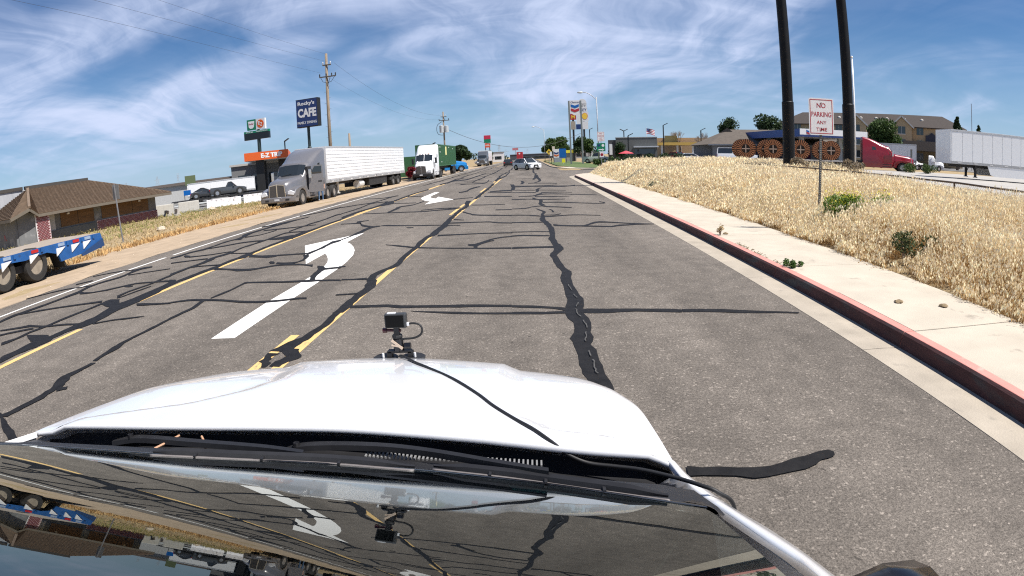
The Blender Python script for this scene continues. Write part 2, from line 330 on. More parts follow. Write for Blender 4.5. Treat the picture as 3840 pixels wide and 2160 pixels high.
# ---- bitumen crack seals (left edge x,y, right edge x,y along each seal)
SEAL = M('crack_sealant', (.013, .012, .0115), .6, var=.35, scale=9, bump=.25, bscale=40, spec=.15)
CR=[[(0.53,57.5,0.71,57.27),(0.46,50.39,0.72,50.11),(0.55,46.38,0.78,46.14),(0.56,43.14,0.75,42.95),(0.18,40.67,0.33,40.53)],
[(0.54,34.1,0.64,34.03),(0.27,32.7,0.44,32.58),(0.25,31.15,0.42,31.03),(0.22,29.95,0.33,29.88)],
[(0.51,29.22,0.57,29.18),(0.25,28.16,0.44,28.04),(0.11,27.06,0.2,27.01)],
[(0.02,26.04,0.11,25.98),(0.07,25.27,0.24,25.18),(0.29,24.32,0.45,24.23),(0.27,22.94,0.42,22.87),(0.28,22.15,0.48,22.05),(0.37,21.72,0.52,21.65)],
[(0.12,20.53,0.17,20.51),(0.23,19.85,0.34,19.8),(0.33,19.21,0.46,19.16),(0.28,18.46,0.37,18.42),(0.26,17.75,0.38,17.71),(0.22,16.84,0.39,16.77),(0.33,15.72,0.49,15.67),(0.37,14.97,0.53,14.92),(0.4,14.29,0.54,14.25),(0.39,13.68,0.52,13.64),(0.35,12.91,0.5,12.87),(0.38,12.3,0.51,12.27),(0.41,11.66,0.56,11.62),(0.4,11.25,0.56,11.21)],
[(0.41,12.1,0.56,12.07),(0.41,11.42,0.58,11.38),(0.3,10.72,0.44,10.69),(0.34,10.07,0.47,10.04),(0.38,9.54,0.5,9.51),(0.44,9.13,0.58,9.11),(0.39,8.7,0.54,8.68),(0.4,8.17,0.56,8.14),(0.41,7.54,0.58,7.51),(0.41,7.21,0.61,7.17),(0.34,6.81,0.57,6.78),(0.38,6.44,0.59,6.41),(0.41,6.07,0.6,6.04),(0.36,5.71,0.56,5.68),(0.35,5.48,0.55,5.45),(0.37,5.17,0.56,5.15),(0.38,4.89,0.57,4.87),(0.39,4.69,0.57,4.66),(0.42,4.41,0.59,4.38),(0.43,4.11,0.58,4.1)],
[(-0.96,45.04,-0.79,44.85),(-0.76,44.22,-0.56,44.02),(-0.66,41.36,-0.45,41.15),(-0.75,39.29,-0.57,39.12)],
[(-1.41,39.62,-1.13,39.36),(-1.21,36.04,-0.96,35.82),(-1.12,32.46,-0.93,32.31)],
[(-2.61,73.42,-2.47,73.17),(-2.58,58.51,-2.37,58.21),(-2.8,52.63,-2.49,52.22),(-2.84,50.11,-2.54,49.74)],
[(-2.74,41.84,-2.54,41.62),(-2.68,34.35,-2.47,34.17),(-2.69,30.71,-2.5,30.57),(-2.68,27.76,-2.47,27.62),(-2.67,26.69,-2.54,26.6)],
[(-2.92,26.07,-2.67,25.89),(-2.82,24.7,-2.61,24.57),(-2.65,22.97,-2.48,22.86),(-2.7,21.3,-2.52,21.2),(-2.68,19.71,-2.53,19.63),(-2.68,18.54,-2.49,18.45),(-2.64,17.4,-2.47,17.32),(-2.62,16.55,-2.4,16.45),(-2.64,15.79,-2.42,15.7),(-2.66,15.1,-2.44,15.01),(-2.63,14.57,-2.4,14.48),(-2.67,14.1,-2.51,14.04),(-2.69,13.44,-2.55,13.39),(-2.64,12.71,-2.51,12.67),(-2.64,11.99,-2.52,11.95),(-2.65,11.41,-2.52,11.38),(-2.62,10.88,-2.52,10.85)],
[(-2.66,13.68,-2.54,13.63),(-2.63,12.64,-2.5,12.6),(-2.63,11.92,-2.51,11.89),(-2.63,11.28,-2.51,11.24),(-2.59,10.62,-2.47,10.58),(-2.63,10.23,-2.49,10.19),(-2.74,9.94,-2.58,9.91),(-2.81,9.55,-2.65,9.52),(-2.78,9.22,-2.62,9.19),(-2.69,8.9,-2.51,8.86),(-2.63,8.55,-2.46,8.52),(-2.63,8.24,-2.48,8.22),(-2.64,7.87,-2.48,7.85),(-2.65,7.56,-2.49,7.54),(-2.64,7.28,-2.49,7.26),(-2.64,7.04,-2.5,7.03)],
[(-2.63,7.19,-2.53,7.18),(-2.63,6.86,-2.53,6.85),(-2.61,6.5,-2.5,6.49),(-2.65,6.23,-2.53,6.22),(-2.68,6,-2.55,5.99),(-2.76,5.83,-2.57,5.82),(-2.82,5.64,-2.59,5.64),(-2.86,5.51,-2.61,5.5)],
[(-2.8,5.6,-2.54,5.59),(-2.66,5.44,-2.46,5.43),(-2.6,5.33,-2.42,5.33),(-2.63,5.23,-2.43,5.23),(-2.66,5.15,-2.51,5.15),(-2.65,5.03,-2.53,5.03)],
[(-2.86,5.44,-2.7,5.44),(-2.84,5.33,-2.75,5.33),(-2.82,5.25,-2.73,5.25),(-2.85,5.18,-2.72,5.18),(-2.78,5.14,-2.68,5.14),(-2.74,5.01,-2.67,5.01)],
[(-2.51,7.45,-2.45,7.27),(-2.26,7.42,-2.22,7.28),(-1.98,7.41,-1.95,7.28),(-1.78,7.34,-1.75,7.2),(-1.32,7.29,-1.3,7.16),(-0.97,7.26,-0.95,7.12),(-0.71,7.23,-0.7,7.11),(-0.3,7.15,-0.3,7.05)],
[(-0.3,7.14,-0.3,7.03),(-0.04,7.07,-0.04,6.96),(0.21,6.98,0.21,6.88),(0.37,6.9,0.37,6.76)],
[(-1.58,7.04,-1.58,7.02),(-1.32,6.98,-1.3,6.91),(-0.93,6.9,-0.92,6.8),(-0.68,6.84,-0.67,6.76),(-0.29,6.79,-0.29,6.71)],
[(-0.29,6.8,-0.29,6.71),(0.08,6.76,0.08,6.66),(0.35,6.75,0.35,6.64)],
[(0.53,6.83,0.52,6.64),(0.83,6.77,0.81,6.61),(1.2,6.74,1.18,6.59),(1.51,6.68,1.48,6.53),(1.76,6.6,1.72,6.47)],
[(1.74,6.62,1.71,6.48),(2.21,6.53,2.16,6.4),(2.67,6.37,2.63,6.27),(3.01,6.26,2.98,6.2),(3.12,6.22,3.1,6.17)],
[(-3.44,13.22,-3.41,13.09),(-3.1,12.99,-3.05,12.78),(-2.82,12.76,-2.77,12.54),(-2.55,12.55,-2.51,12.33),(-1.99,12.27,-1.97,12.14),(-1.25,12.04,-1.23,11.89),(-0.44,11.85,-0.44,11.69)],
[(-0.44,11.88,-0.44,11.67),(-0.02,11.85,-0.02,11.66),(0.42,11.81,0.42,11.62)],
[(-1.36,12.57,-1.34,12.39),(-1.27,12.53,-1.24,12.24),(-1.17,12.65,-1.15,12.39),(-1.03,12.91,-1.02,12.73),(-0.89,13.09,-0.88,12.92)],
[(-1.28,12.41,-1.19,12.39),(-1.26,12.13,-1.17,12.1),(-1.24,11.96,-1.17,11.94)],
[(-1.4,12.56,-1.38,12.37),(-1.29,12.6,-1.25,12.26),(-1.17,12.76,-1.15,12.5),(-0.98,13.23,-0.97,13.04),(-0.77,13.54,-0.76,13.36),(-0.5,13.61,-0.49,13.45)],
[(-0.5,13.66,-0.49,13.5),(-0.23,13.74,-0.23,13.53),(0.13,13.56,0.12,13.38),(0.39,13.47,0.38,13.31)],
[(-2.39,14.47,-2.34,14.18),(-1.81,14.41,-1.79,14.23),(-1.14,14.38,-1.13,14.22),(-0.52,14.27,-0.51,14.12)],
[(-0.52,14.38,-0.51,14.23),(-0.03,14.31,-0.03,14.16),(0.39,14.17,0.39,14.04)],
[(-2.49,17.19,-2.46,16.93),(-1.93,17.11,-1.9,16.86),(-1.23,16.97,-1.21,16.76),(-1.02,16.68,-1,16.44),(-0.58,16.42,-0.57,16.22)],
[(-0.58,16.52,-0.58,16.29),(-0.11,16.39,-0.11,16.2),(0.3,16.31,0.29,16.12)],
[(-4.64,17.45,-4.61,17.34),(-4.45,17.55,-4.37,17.2),(-3.73,17.1,-3.69,16.91),(-2.66,16.74,-2.63,16.54),(-2.03,16.36,-2.02,16.23)],
[(-2.48,20.74,-2.43,20.32),(-2.1,19.84,-2.06,19.41),(-1.83,19.3,-1.79,18.93),(-0.65,18.6,-0.64,18.34)],
[(-0.65,18.66,-0.64,18.41),(-0.12,18.43,-0.12,18.18),(0.27,17.97,0.27,17.73),(0.51,17.81,0.5,17.51),(1.01,17.99,1,17.75),(1.42,17.93,1.4,17.73),(2.05,17.54,2.03,17.39)],
[(0.55,15.66,0.54,15.28),(0.85,15.35,0.84,15.09),(1.33,15.17,1.31,14.91),(1.59,15.67,1.55,15.31),(1.82,15.92,1.78,15.61),(2.14,15.72,2.11,15.5),(2.62,15.29,2.59,15.12),(3.18,15.03,3.15,14.89)],
[(1.27,15.11,1.26,14.91),(1.69,14.95,1.66,14.73),(2.01,14.8,1.99,14.61),(2.26,15.03,2.21,14.75),(2.75,15.02,2.72,14.88),(3.15,15,3.14,14.92)],
[(-0.71,20.87,-0.71,20.61),(-0.24,20.94,-0.24,20.62),(-0,21.4,-0,21.12),(0.35,21.7,0.34,21.36),(0.53,21.35,0.52,20.96),(0.95,21,0.94,20.67),(1.38,20.55,1.36,20.34)],
[(0.43,23.29,0.42,22.96),(1.06,23.15,1.04,22.76),(1.79,22.46,1.77,22.15),(2.5,21.95,2.47,21.66),(2.77,21.98,2.74,21.74),(2.65,22.77,2.61,22.45)],
[(-0.85,25.54,-0.84,25.15),(-0.13,25.43,-0.13,25.04),(0.44,24.88,0.43,24.5),(1.41,24.64,1.39,24.35)],
[(-0.6,27.37,-0.59,27.01),(0.02,27.39,0.02,26.85),(0.41,28.4,0.4,27.73),(0.99,28.35,0.97,27.87),(1.9,27.55,1.86,27.09),(2.98,26.54,2.95,26.29)],
[(0.14,26.78,0.14,26.35),(0.92,26.51,0.9,26.08),(1.71,26.17,1.69,25.92)],
[(-1,30.53,-0.99,30.08),(0.24,30,0.23,29.45)],
[(0.5,29.55,0.49,29.02),(1.37,29.5,1.35,29.08),(1.99,28.82,1.97,28.51)],
[(-1.07,32.87,-1.06,32.35),(0.04,31.97,0.04,31.47),(0.47,31.79,0.46,31.42),(1.84,30.71,1.82,30.36)],
[(-1.18,36.48,-1.15,35.53),(0.05,36.07,0.05,35.45),(1.24,35,1.22,34.41),(2.02,34.83,1.98,34.1),(2.69,35.81,2.63,35.04)],
[(-1.21,37.58,-1.19,36.9),(0.47,36.55,0.46,35.91),(1.63,36.57,1.61,36.09)],
[(-0.2,40.62,-0.2,39.82),(0.79,39.92,0.77,39.15),(1.74,38.93,1.7,38.2)],
[(0.58,20.07,0.64,20.04),(0.66,19.55,0.71,19.53),(0.65,18.97,0.72,18.94)],
[(0.32,18.21,0.32,18.05),(0.69,18.19,0.68,17.99),(0.93,18.51,0.91,18.26)],
[(-2.46,18.18,-2.42,17.89),(-2.1,17.78,-2.09,17.66)],
[(-2.31,28.74,-2.25,28.04),(-1.66,28.23,-1.63,27.65),(-0.91,27.53,-0.9,27.16)],
[(-2.3,32.48,-2.25,31.72),(-1.55,33,-1.5,31.83),(-1.07,32.81,-1.04,31.91)],
[(-2.34,31.5,-2.31,31.02),(-1.46,31.04,-1.44,30.46),(-1.02,31.23,-1,30.42)],
[(-1.32,20.81,-1.3,20.55),(-0.71,20.66,-0.7,20.45)],
[(-2.45,23.53,-2.42,23.26),(-1.78,23.26,-1.76,22.99),(-1.06,23.07,-1.05,22.87)],
[(-5.25,8.27,-5.21,8.19),(-5.21,8.63,-5.14,8.52),(-5.18,9.08,-5.11,8.95),(-5.2,9.42,-5.12,9.28),(-5.01,9.42,-4.96,9.32),(-4.37,9.35,-4.32,9.22),(-3.86,9.35,-3.8,9.18),(-3.6,9.31,-3.55,9.19),(-3.24,9.25,-3.2,9.11)],
[(-3.25,9.29,-3.22,9.18),(-3.01,9.27,-2.97,9.15),(-2.8,9.3,-2.75,9.16)],
[(-3.84,9.24,-3.69,9.21),(-3.93,9.53,-3.81,9.5),(-4,9.83,-3.87,9.81),(-4.05,10.15,-3.9,10.11),(-4.09,10.41,-3.92,10.37),(-4.25,10.72,-4.1,10.68)],
[(-4.41,10.94,-4.29,10.63),(-4.57,10.99,-4.5,10.82),(-4.94,11.17,-4.87,10.99),(-5.33,11.15,-5.25,10.99),(-5.54,10.95,-5.47,10.81),(-5.81,10.84,-5.69,10.62),(-6.18,10.93,-6.02,10.64),(-6.49,11.03,-6.38,10.85),(-6.95,11.24,-6.78,10.94)],
[(-4.22,10.79,-4.05,10.34),(-3.95,10.47,-3.88,10.27),(-3.66,10.54,-3.59,10.33)],
[(-3.72,10.56,-3.68,10.43),(-3.59,10.57,-3.56,10.46)],
[(-5.11,12.56,-5.03,12.35),(-5.45,12.57,-5.37,12.39),(-6.16,12.59,-6.06,12.38),(-6.57,12.7,-6.46,12.48),(-7,13.1,-6.66,12.44)],
[(-6.75,12.69,-6.64,12.48),(-6.16,12.41,-6.06,12.2),(-5.9,12.41,-5.85,12.31)],
[(-5.18,12.54,-4.99,12.04),(-5.11,13.01,-5.01,12.73),(-5.13,13.62,-4.98,13.2),(-5.17,14.36,-5.01,13.89),(-5.01,14.62,-4.91,14.32)],
[(-5.03,14.36,-4.99,14.23),(-4.97,15.09,-4.91,14.89),(-4.99,15.71,-4.87,15.31),(-4.99,16.46,-4.8,15.79),(-4.96,17.06,-4.81,16.52),(-4.88,17.38,-4.76,16.93),(-4.64,17.43,-4.59,17.24)],
[(-5.18,12.31,-5.03,12.27),(-5.04,12.01,-4.89,11.97),(-4.94,11.7,-4.85,11.67)],
[(-4.93,11.81,-4.82,11.54),(-4.94,11.54,-4.87,11.36),(-5.02,11.34,-4.94,11.15),(-5.45,11.44,-5.37,11.25)],
[(-5.71,11.65,-5.6,11.61),(-5.66,11.51,-5.51,11.47),(-5.56,11.33,-5.45,11.3)],
[(-6.4,18.84,-6.33,18.61),(-5.91,18.78,-5.83,18.51),(-5.82,19.09,-5.62,18.42),(-5.45,18.15,-5.27,17.54),(-5.12,17.64,-5.01,17.25),(-4.83,17.36,-4.76,17.09)],
[(-5.98,19.32,-5.88,18.99),(-5.84,19.35,-5.75,19.02),(-5.6,19.52,-5.55,19.32)],
[(-6.67,22.37,-6.62,22.18),(-6.14,22.23,-6.08,21.99),(-5.3,22.06,-5.22,21.76),(-4.19,21.78,-4.14,21.48),(-3.47,22.04,-3.41,21.68),(-2.99,22.28,-2.93,21.8),(-2.78,22.51,-2.73,22.08)],
[(-4.29,22.32,-4.26,22.14),(-3.82,22.65,-3.77,22.33),(-3.3,22.67,-3.26,22.36),(-2.76,22.49,-2.71,22.06)],
[(-5.75,24.53,-5.55,24.38),(-5.68,23.71,-5.48,23.57),(-5.64,22.55,-5.48,22.44),(-5.63,22.14,-5.51,22.07)],
[(-5.74,24.58,-5.62,24.06),(-5.68,24.99,-5.58,24.53),(-5.25,25.5,-5.17,25.1),(-5.16,26.94,-5.06,26.41),(-5.06,27.3,-4.98,26.85)],
[(-6.53,27.33,-6.44,26.96),(-5.78,26.87,-5.7,26.51),(-5.34,26.73,-5.29,26.46)],
[(-3.71,27.6,-3.66,27.23),(-3.08,28.02,-3.04,27.63),(-2.8,28.08,-2.77,27.79)],
[(-3.61,16.53,-3.56,16.32),(-3.42,16.47,-3.38,16.3)],
[(-5.96,8.06,-5.89,7.97),(-5.69,8.19,-5.62,8.08),(-5.37,8.18,-5.3,8.06),(-4.93,8.09,-4.87,7.98),(-4.59,7.98,-4.53,7.86),(-4.19,7.9,-4.13,7.78),(-3.85,7.91,-3.81,7.8),(-3.56,8.01,-3.52,7.91),(-3.39,8.01,-3.35,7.9)],
[(-2.96,8.13,-2.94,8.07),(-2.8,8.15,-2.77,8.08),(-2.63,8.17,-2.61,8.11)],
[(-5.35,8.14,-5.26,8.13),(-5.29,7.87,-5.2,7.86),(-5.24,7.58,-5.15,7.57),(-5.25,7.31,-5.16,7.3),(-5.27,7,-5.18,6.99)],
[(-5.25,6.99,-5.19,6.99),(-5.26,6.68,-5.18,6.68),(-5.26,6.34,-5.18,6.34),(-5.28,6.05,-5.2,6.05),(-5.28,5.82,-5.19,5.82),(-5.26,5.63,-5.13,5.63),(-5.22,5.39,-5.13,5.4),(-5.18,5.12,-5.1,5.12)],
[(-5.13,5.05,-5.05,5.06),(-5.16,4.8,-5.06,4.8),(-5.21,4.57,-5.06,4.59),(-5.16,4.41,-4.98,4.43),(-5.07,4.28,-4.94,4.29),(-5.04,4.14,-4.93,4.16),(-5.03,3.95,-4.91,3.97),(-5.06,3.77,-4.94,3.79),(-5.07,3.57,-4.95,3.6),(-5.13,3.44,-4.97,3.47)],
[(-5.2,3.51,-5.14,3.52),(-5.04,3.41,-4.98,3.42),(-4.88,3.3,-4.8,3.32),(-4.77,3.21,-4.64,3.24),(-4.63,3.14,-4.51,3.17),(-4.48,3.06,-4.37,3.09)],
[(-5,4.27,-4.89,4.16),(-4.9,4.28,-4.83,4.2),(-4.85,4.31,-4.79,4.24)],
[(-6.81,47.61,-6.62,46.25),(-6.84,52.07,-6.63,50.45),(-5.94,54.81,-5.67,52.34),(-5.78,63.55,-5.52,60.7),(-5.52,72.65,-5.29,69.55)],
[(-7.1,45.25,-6.91,44.01),(-7.03,49.2,-6.79,47.47),(-6.97,53.09,-6.71,51.08),(-6.81,59.82,-6.62,58.1)],
[(-7.01,29.39,-6.76,28.35),(-7.06,32.05,-6.79,30.82),(-7.09,35.08,-6.86,33.9),(-7.02,36.9,-6.8,35.75),(-6.93,39.38,-6.7,38.08)],
[(-7.24,21.37,-6.91,20.37),(-7.29,22.56,-7,21.62),(-7.27,23.71,-7,22.82),(-7.16,24.89,-6.95,24.13),(-7.1,26.51,-6.81,25.41),(-7.19,28.69,-6.61,26.32),(-6.88,28.86,-6.43,26.91)],
[(-6.99,20.62,-6.82,20.09),(-7.06,19.8,-6.91,19.36),(-7.05,18.47,-6.91,18.08),(-7.06,17.55,-6.83,16.97),(-7.16,16.68,-6.8,15.81),(-7.06,15.66,-6.85,15.18),(-7.07,14.75,-6.91,14.41),(-7.05,13.86,-6.89,13.53),(-7.01,13.3,-6.83,12.95),(-7.08,13.04,-6.74,12.37),(-7.03,12.51,-6.86,12.2),(-7.05,12.04,-6.89,11.75),(-7.02,11.51,-6.81,11.15),(-7.03,11.22,-6.85,10.93),(-7.07,10.85,-6.92,10.61),(-7.08,10.45,-6.91,10.19),(-7.11,10.1,-6.94,9.85),(-7.1,9.72,-6.92,9.45)],
[(-7.19,16.47,-6.76,15.46),(-7.41,16.22,-7.12,15.55),(-7.69,15.84,-7.56,15.58)],
[(-7.27,9.96,-6.93,9.47),(-7.15,9.48,-6.83,9.04),(-7.14,9.11,-6.79,8.64),(-7.13,8.66,-6.75,8.17),(-7.15,8.27,-6.78,7.81),(-7.21,7.95,-6.77,7.43),(-7.08,7.51,-6.7,7.08),(-7,7.16,-6.68,6.8),(-7.01,6.9,-6.72,6.6),(-7.03,6.68,-6.82,6.46),(-7.01,6.34,-6.84,6.16),(-7.04,6.13,-6.8,5.9),(-7.18,6.03,-6.8,5.68),(-7.15,5.78,-6.82,5.49),(-7.1,5.52,-6.87,5.32),(-7.1,5.31,-6.87,5.12),(-7.11,5.12,-6.84,4.89)],
[(-7.68,8.46,-7.44,8.43),(-7.72,8.26,-7.23,8.2),(-7.55,8.05,-7.07,8),(-7.17,7.83,-6.89,7.8)],
[(-7.7,6.18,-7.13,6.18),(-7.47,6.01,-6.95,6.01),(-7.24,5.88,-6.83,5.89)],
[(-7.4,10.09,-7.19,10.04),(-7.23,9.8,-6.99,9.76),(-7.16,9.61,-6.93,9.56)],
[(-9.53,7.06,-9.36,6.92),(-9.59,7.48,-9.42,7.34),(-9.54,7.81,-9.38,7.67),(-9.47,8.34,-9.32,8.2),(-9.46,8.85,-9.32,8.71),(-9.5,9.39,-9.27,9.16),(-9.64,9.86,-9.46,9.67),(-9.63,10.28,-9.47,10.1),(-9.54,10.68,-9.38,10.49),(-9.47,11.07,-9.31,10.87),(-9.65,11.62,-9.41,11.32),(-9.61,12,-9.4,11.73),(-9.35,12.1,-9.23,11.93)],
[(-9.58,7.47,-9.5,7.4),(-9.11,7.81,-9,7.71),(-8.59,8.08,-8.48,7.98),(-8.17,8.24,-8.07,8.13),(-7.85,8.39,-7.73,8.25)],
[(-8.45,6.19,-8.34,6.11),(-8.24,6.42,-8.13,6.33),(-7.97,6.6,-7.86,6.5)],
[(-8.78,6.46,-8.67,6.37),(-8.39,6.64,-8.29,6.55),(-8.24,6.76,-8.09,6.62),(-7.82,6.71,-7.72,6.61),(-7.47,6.79,-7.38,6.7),(-7.18,6.83,-7.08,6.72),(-6.87,6.8,-6.76,6.69)],
[(-7.91,5.76,-7.74,5.62),(-7.78,6.03,-7.67,5.94),(-7.82,6.38,-7.69,6.27),(-7.75,6.73,-7.65,6.63),(-7.75,7.06,-7.65,6.96),(-7.72,7.57,-7.62,7.46),(-7.7,7.93,-7.6,7.82),(-7.72,8.22,-7.61,8.09)],
[(-9.52,9.35,-9.24,9.31),(-9.41,9.25,-9.14,9.21)],
[(-9.32,9.25,-9.15,9.07),(-8.91,9.25,-8.8,9.13),(-8.65,9.41,-8.55,9.3),(-8.46,9.64,-8.37,9.54),(-8.33,9.84,-8.24,9.73),(-8.06,9.98,-7.97,9.86),(-7.32,10.03,-7.23,9.89)],
[(-8.37,9.73,-8.28,9.61),(-8.23,9.74,-8.06,9.53),(-8.09,9.69,-8.04,9.62)],
[(-7.78,8.73,-7.59,8.5),(-7.78,9.16,-7.69,9.04),(-7.73,9.55,-7.64,9.44),(-7.71,9.89,-7.61,9.76),(-7.75,10.32,-7.64,10.16),(-7.77,10.68,-7.63,10.48)],
[(-7.59,8.6,-7.53,8.53),(-7.56,9,-7.5,8.92),(-7.49,9.55,-7.44,9.48)],
[(-9.35,11.08,-9.26,10.97),(-8.95,11.28,-8.88,11.19),(-8.39,11.56,-8.32,11.46)],
[(-10.81,8.9,-10.74,8.84),(-10.56,9.36,-10.48,9.29),(-10.27,9.77,-10.18,9.67),(-9.9,9.86,-9.83,9.78),(-9.62,10.03,-9.56,9.97)],
[(-10.41,10.27,-10.3,10.15),(-10.18,10.64,-10.08,10.54)],
[(-10.68,11.19,-10.61,11.11),(-10.31,11.58,-10.22,11.48),(-9.98,11.75,-9.88,11.63),(-9.57,11.8,-9.49,11.7)],
[(-6.69,6.81,-6.63,6.75),(-6.4,7,-6.36,6.94),(-6.19,7.09,-6.13,7.01),(-5.87,7.18,-5.85,7.15)],
[(-6.71,8.04,-6.57,7.87),(-6.32,8.01,-6.23,7.89),(-5.94,8.03,-5.87,7.93)],
[(-9.63,13.35,-9.47,13.12),(-9.55,13.74,-9.37,13.47),(-9.56,14.21,-9.39,13.96),(-9.35,14.69,-9.18,14.42),(-9.33,15.25,-9.2,15.03),(-9.38,16.04,-9.24,15.79),(-9.29,16.55,-9.15,16.29),(-9.31,16.96,-8.91,16.21),(-9.58,17.8,-9.11,16.91),(-9.55,18.41,-9.33,17.97),(-9.52,19.43,-9.3,18.99),(-9.52,20.32,-9.27,19.79),(-9.33,20.54,-9.19,20.21)],
[(-9.31,13.6,-9.14,13.54),(-9.18,13.38,-8.95,13.3),(-9.04,13.19,-8.87,13.14)],
[(-8.97,13.31,-8.86,13.13),(-8.35,13.42,-8.28,13.3),(-7.87,13.76,-7.8,13.63)],
[(-8.99,12.43,-8.88,12.27),(-8.48,12.62,-8.39,12.49),(-8.03,12.76,-7.94,12.6)],
[(-7.93,12.71,-7.71,12.64),(-7.89,12.47,-7.67,12.4),(-7.79,12.27,-7.65,12.22)],
[(-7.87,10.82,-7.66,10.52),(-7.87,11.37,-7.71,11.14),(-7.82,11.9,-7.68,11.69),(-7.92,12.57,-7.66,12.14),(-7.92,13.04,-7.77,12.78),(-7.8,13.55,-7.63,13.25),(-7.89,14.3,-7.76,14.05),(-7.84,15.03,-7.71,14.76),(-7.81,15.63,-7.68,15.37),(-7.81,16.6,-7.67,16.28),(-7.78,17.31,-7.66,17.03),(-7.09,17.35,-7,17.11)],
[(-7.83,11.55,-7.74,11.42),(-7.47,11.64,-7.4,11.53),(-6.97,11.67,-6.89,11.53)],
[(-9.3,14.69,-9.19,14.52),(-8.86,15.05,-8.76,14.86),(-8.46,15.58,-8.34,15.35),(-7.84,15.7,-7.73,15.47)],
[(-7.74,13.45,-7.65,13.28),(-7.24,13.25,-7.17,13.13),(-6.98,13.21,-6.9,13.05)],
[(-7.85,17.76,-7.71,17.43),(-7.87,18.67,-7.76,18.4),(-7.9,20.04,-7.76,19.68),(-7.83,20.93,-7.71,20.59),(-7.95,22.85,-7.77,22.32),(-7.8,23.06,-7.69,22.73)],
[(-9.24,18.59,-9.13,18.36),(-8.67,18.76,-8.53,18.44),(-7.88,19,-7.8,18.81),(-7.47,19.24,-7.4,19.05)],
[(-9.32,20.51,-9.2,20.24),(-9.32,21.84,-9.16,21.47),(-9.15,22.89,-9.04,22.62)],
[(-9.1,16.93,-9,16.74),(-8.72,17.26,-8.64,17.1),(-8.6,18.32,-8.52,18.15)],
[(-9.94,23.7,-9.79,23.34),(-9.52,24.65,-9.37,24.27),(-9.27,26.72,-9.05,26.09),(-9.2,27.29,-9.04,26.82)],
[(-9.98,20,-9.86,19.73),(-9.68,20.68,-9.48,20.24),(-9.37,21.97,-9.19,21.53)],
[(-7.84,23.18,-7.73,22.84),(-7.8,24.45,-7.66,24),(-7.8,26,-7.67,25.58),(-7.95,28.3,-7.81,27.8),(-7.24,28.9,-7.14,28.49)],
[(-9.08,26.94,-8.96,26.57),(-8.55,27.97,-8.43,27.57),(-8,29.1,-7.88,28.68),(-7.94,33.39,-7.78,32.71),(-7.77,33.67,-7.67,33.25)],
[(-9.57,32.7,-9.45,32.3),(-8.43,32.17,-8.33,31.78),(-7.82,33.72,-7.66,33.02)],
[(-6.88,32.1,-6.77,31.59),(-6.25,31.8,-6.16,31.31),(-5.94,31.74,-5.87,31.37)],
[(-4.1,33.29,-4.04,32.75),(-3.77,34.45,-3.66,33.45),(-3.79,36.57,-3.67,35.45),(-3.37,39.13,-3.31,38.39)],
[(-5.34,44.4,-5.14,42.76),(-4.78,43.97,-4.68,43.04),(-3.51,44.35,-3.4,42.95),(-3.57,50.31,-3.4,47.94)],
[(-4.1,33.22,-4.02,32.55),(-3.82,34.17,-3.71,33.19),(-3.81,37.28,-3.71,36.28),(-3.46,39.14,-3.38,38.22)],
[(0.88,3.03,0.86,2.92),(1.08,2.98,1.06,2.89),(1.29,2.93,1.26,2.82),(1.48,2.94,1.43,2.82),(1.68,3,1.61,2.86),(1.81,3.04,1.76,2.92),(1.89,3,1.87,2.95)]]
def seal_strip(rows, z):
    rows = np.array(rows, float); P = []
    for i in range(len(rows)-1):
        d = np.hypot(*(rows[i+1, :2]-rows[i, :2])); k = int(np.clip(d/.22, 2, 9))
        for t in np.arange(k)/k:
            # Catmull-Rom through the traced edges, with ragged borders
            p0, p1, p2, p3 = rows[max(i-1, 0)], rows[i], rows[i+1], rows[min(i+2, len(rows)-1)]
            q = .5*((2*p1)+(-p0+p2)*t+(2*p0-5*p1+4*p2-p3)*t*t+(-p0+3*p1-3*p2+p3)*t**3); P.append(q)
    P.append(rows[-1]); P = np.array(P); w = np.hypot(P[:, 2]-P[:, 0], P[:, 3]-P[:, 1])[:, None]
    P += RNG.normal(0, 1, P.shape)*np.minimum(.012, w*.06)
    n = len(P); V = np.zeros((2*n, 3)); V[:n, :2] = P[:, :2]; V[n:, :2] = P[:, 2:]; V[:, 2] = z
    F = np.stack([np.arange(n-1), np.arange(1, n), np.arange(1, n)+n, np.arange(n-1)+n], 1); return V, F
for i, rows in enumerate(CR):
    V, F = seal_strip(rows, .0045+.00006*i); np_mesh('crack_seal', V, F, SEAL, road)
def cross_seal(y, x0, x1, w, z):
    k = max(3, int((x1-x0)/.5)); xs = np.linspace(x0, x1, k); ph = random.uniform(0, 6); yy = y+.12*np.sin(xs*1.3+ph)+RNG.normal(0, .04, k)
    return [(a, b-w*random.uniform(.3, .6), a, b+w*random.uniform(.3, .6)) for a, b in zip(xs, yy)]
far_i = 0
for y in np.arange(44, 150, 2.3):                       # the seals go on down the road
    for lane in ((-9.8, -6.9), (-6.6, -2.7), (-2.3, 1.5)):
        if random.random() < .55:
            a = random.uniform(lane[0], lane[0]+1.2); b = random.uniform(lane[1]-1.5, lane[1]); V, F = seal_strip(cross_seal(y+random.uniform(-.8, .8), a, b, .2+y*.0016, 0), .0125+.00004*far_i); far_i += 1
            np_mesh('crack_seal', V, F, SEAL, road)
for x in (-8.4, -4.6, .2, -2.72, -6.95):
    ys = np.arange(46, 120, 1.5); xx = x+np.cumsum(RNG.normal(0, .05, len(ys))); w = RNG.uniform(.05, .13, len(ys))
    V, F = seal_strip([(a-c, b, a+c, b) for a, b, c in zip(xx, ys, w)], .0165+.0001*abs(x)); np_mesh('crack_seal', V, F, SEAL, road)
HAIR = M('grit_in_crack', (.07, .068, .065), .9, var=.3, scale=30)
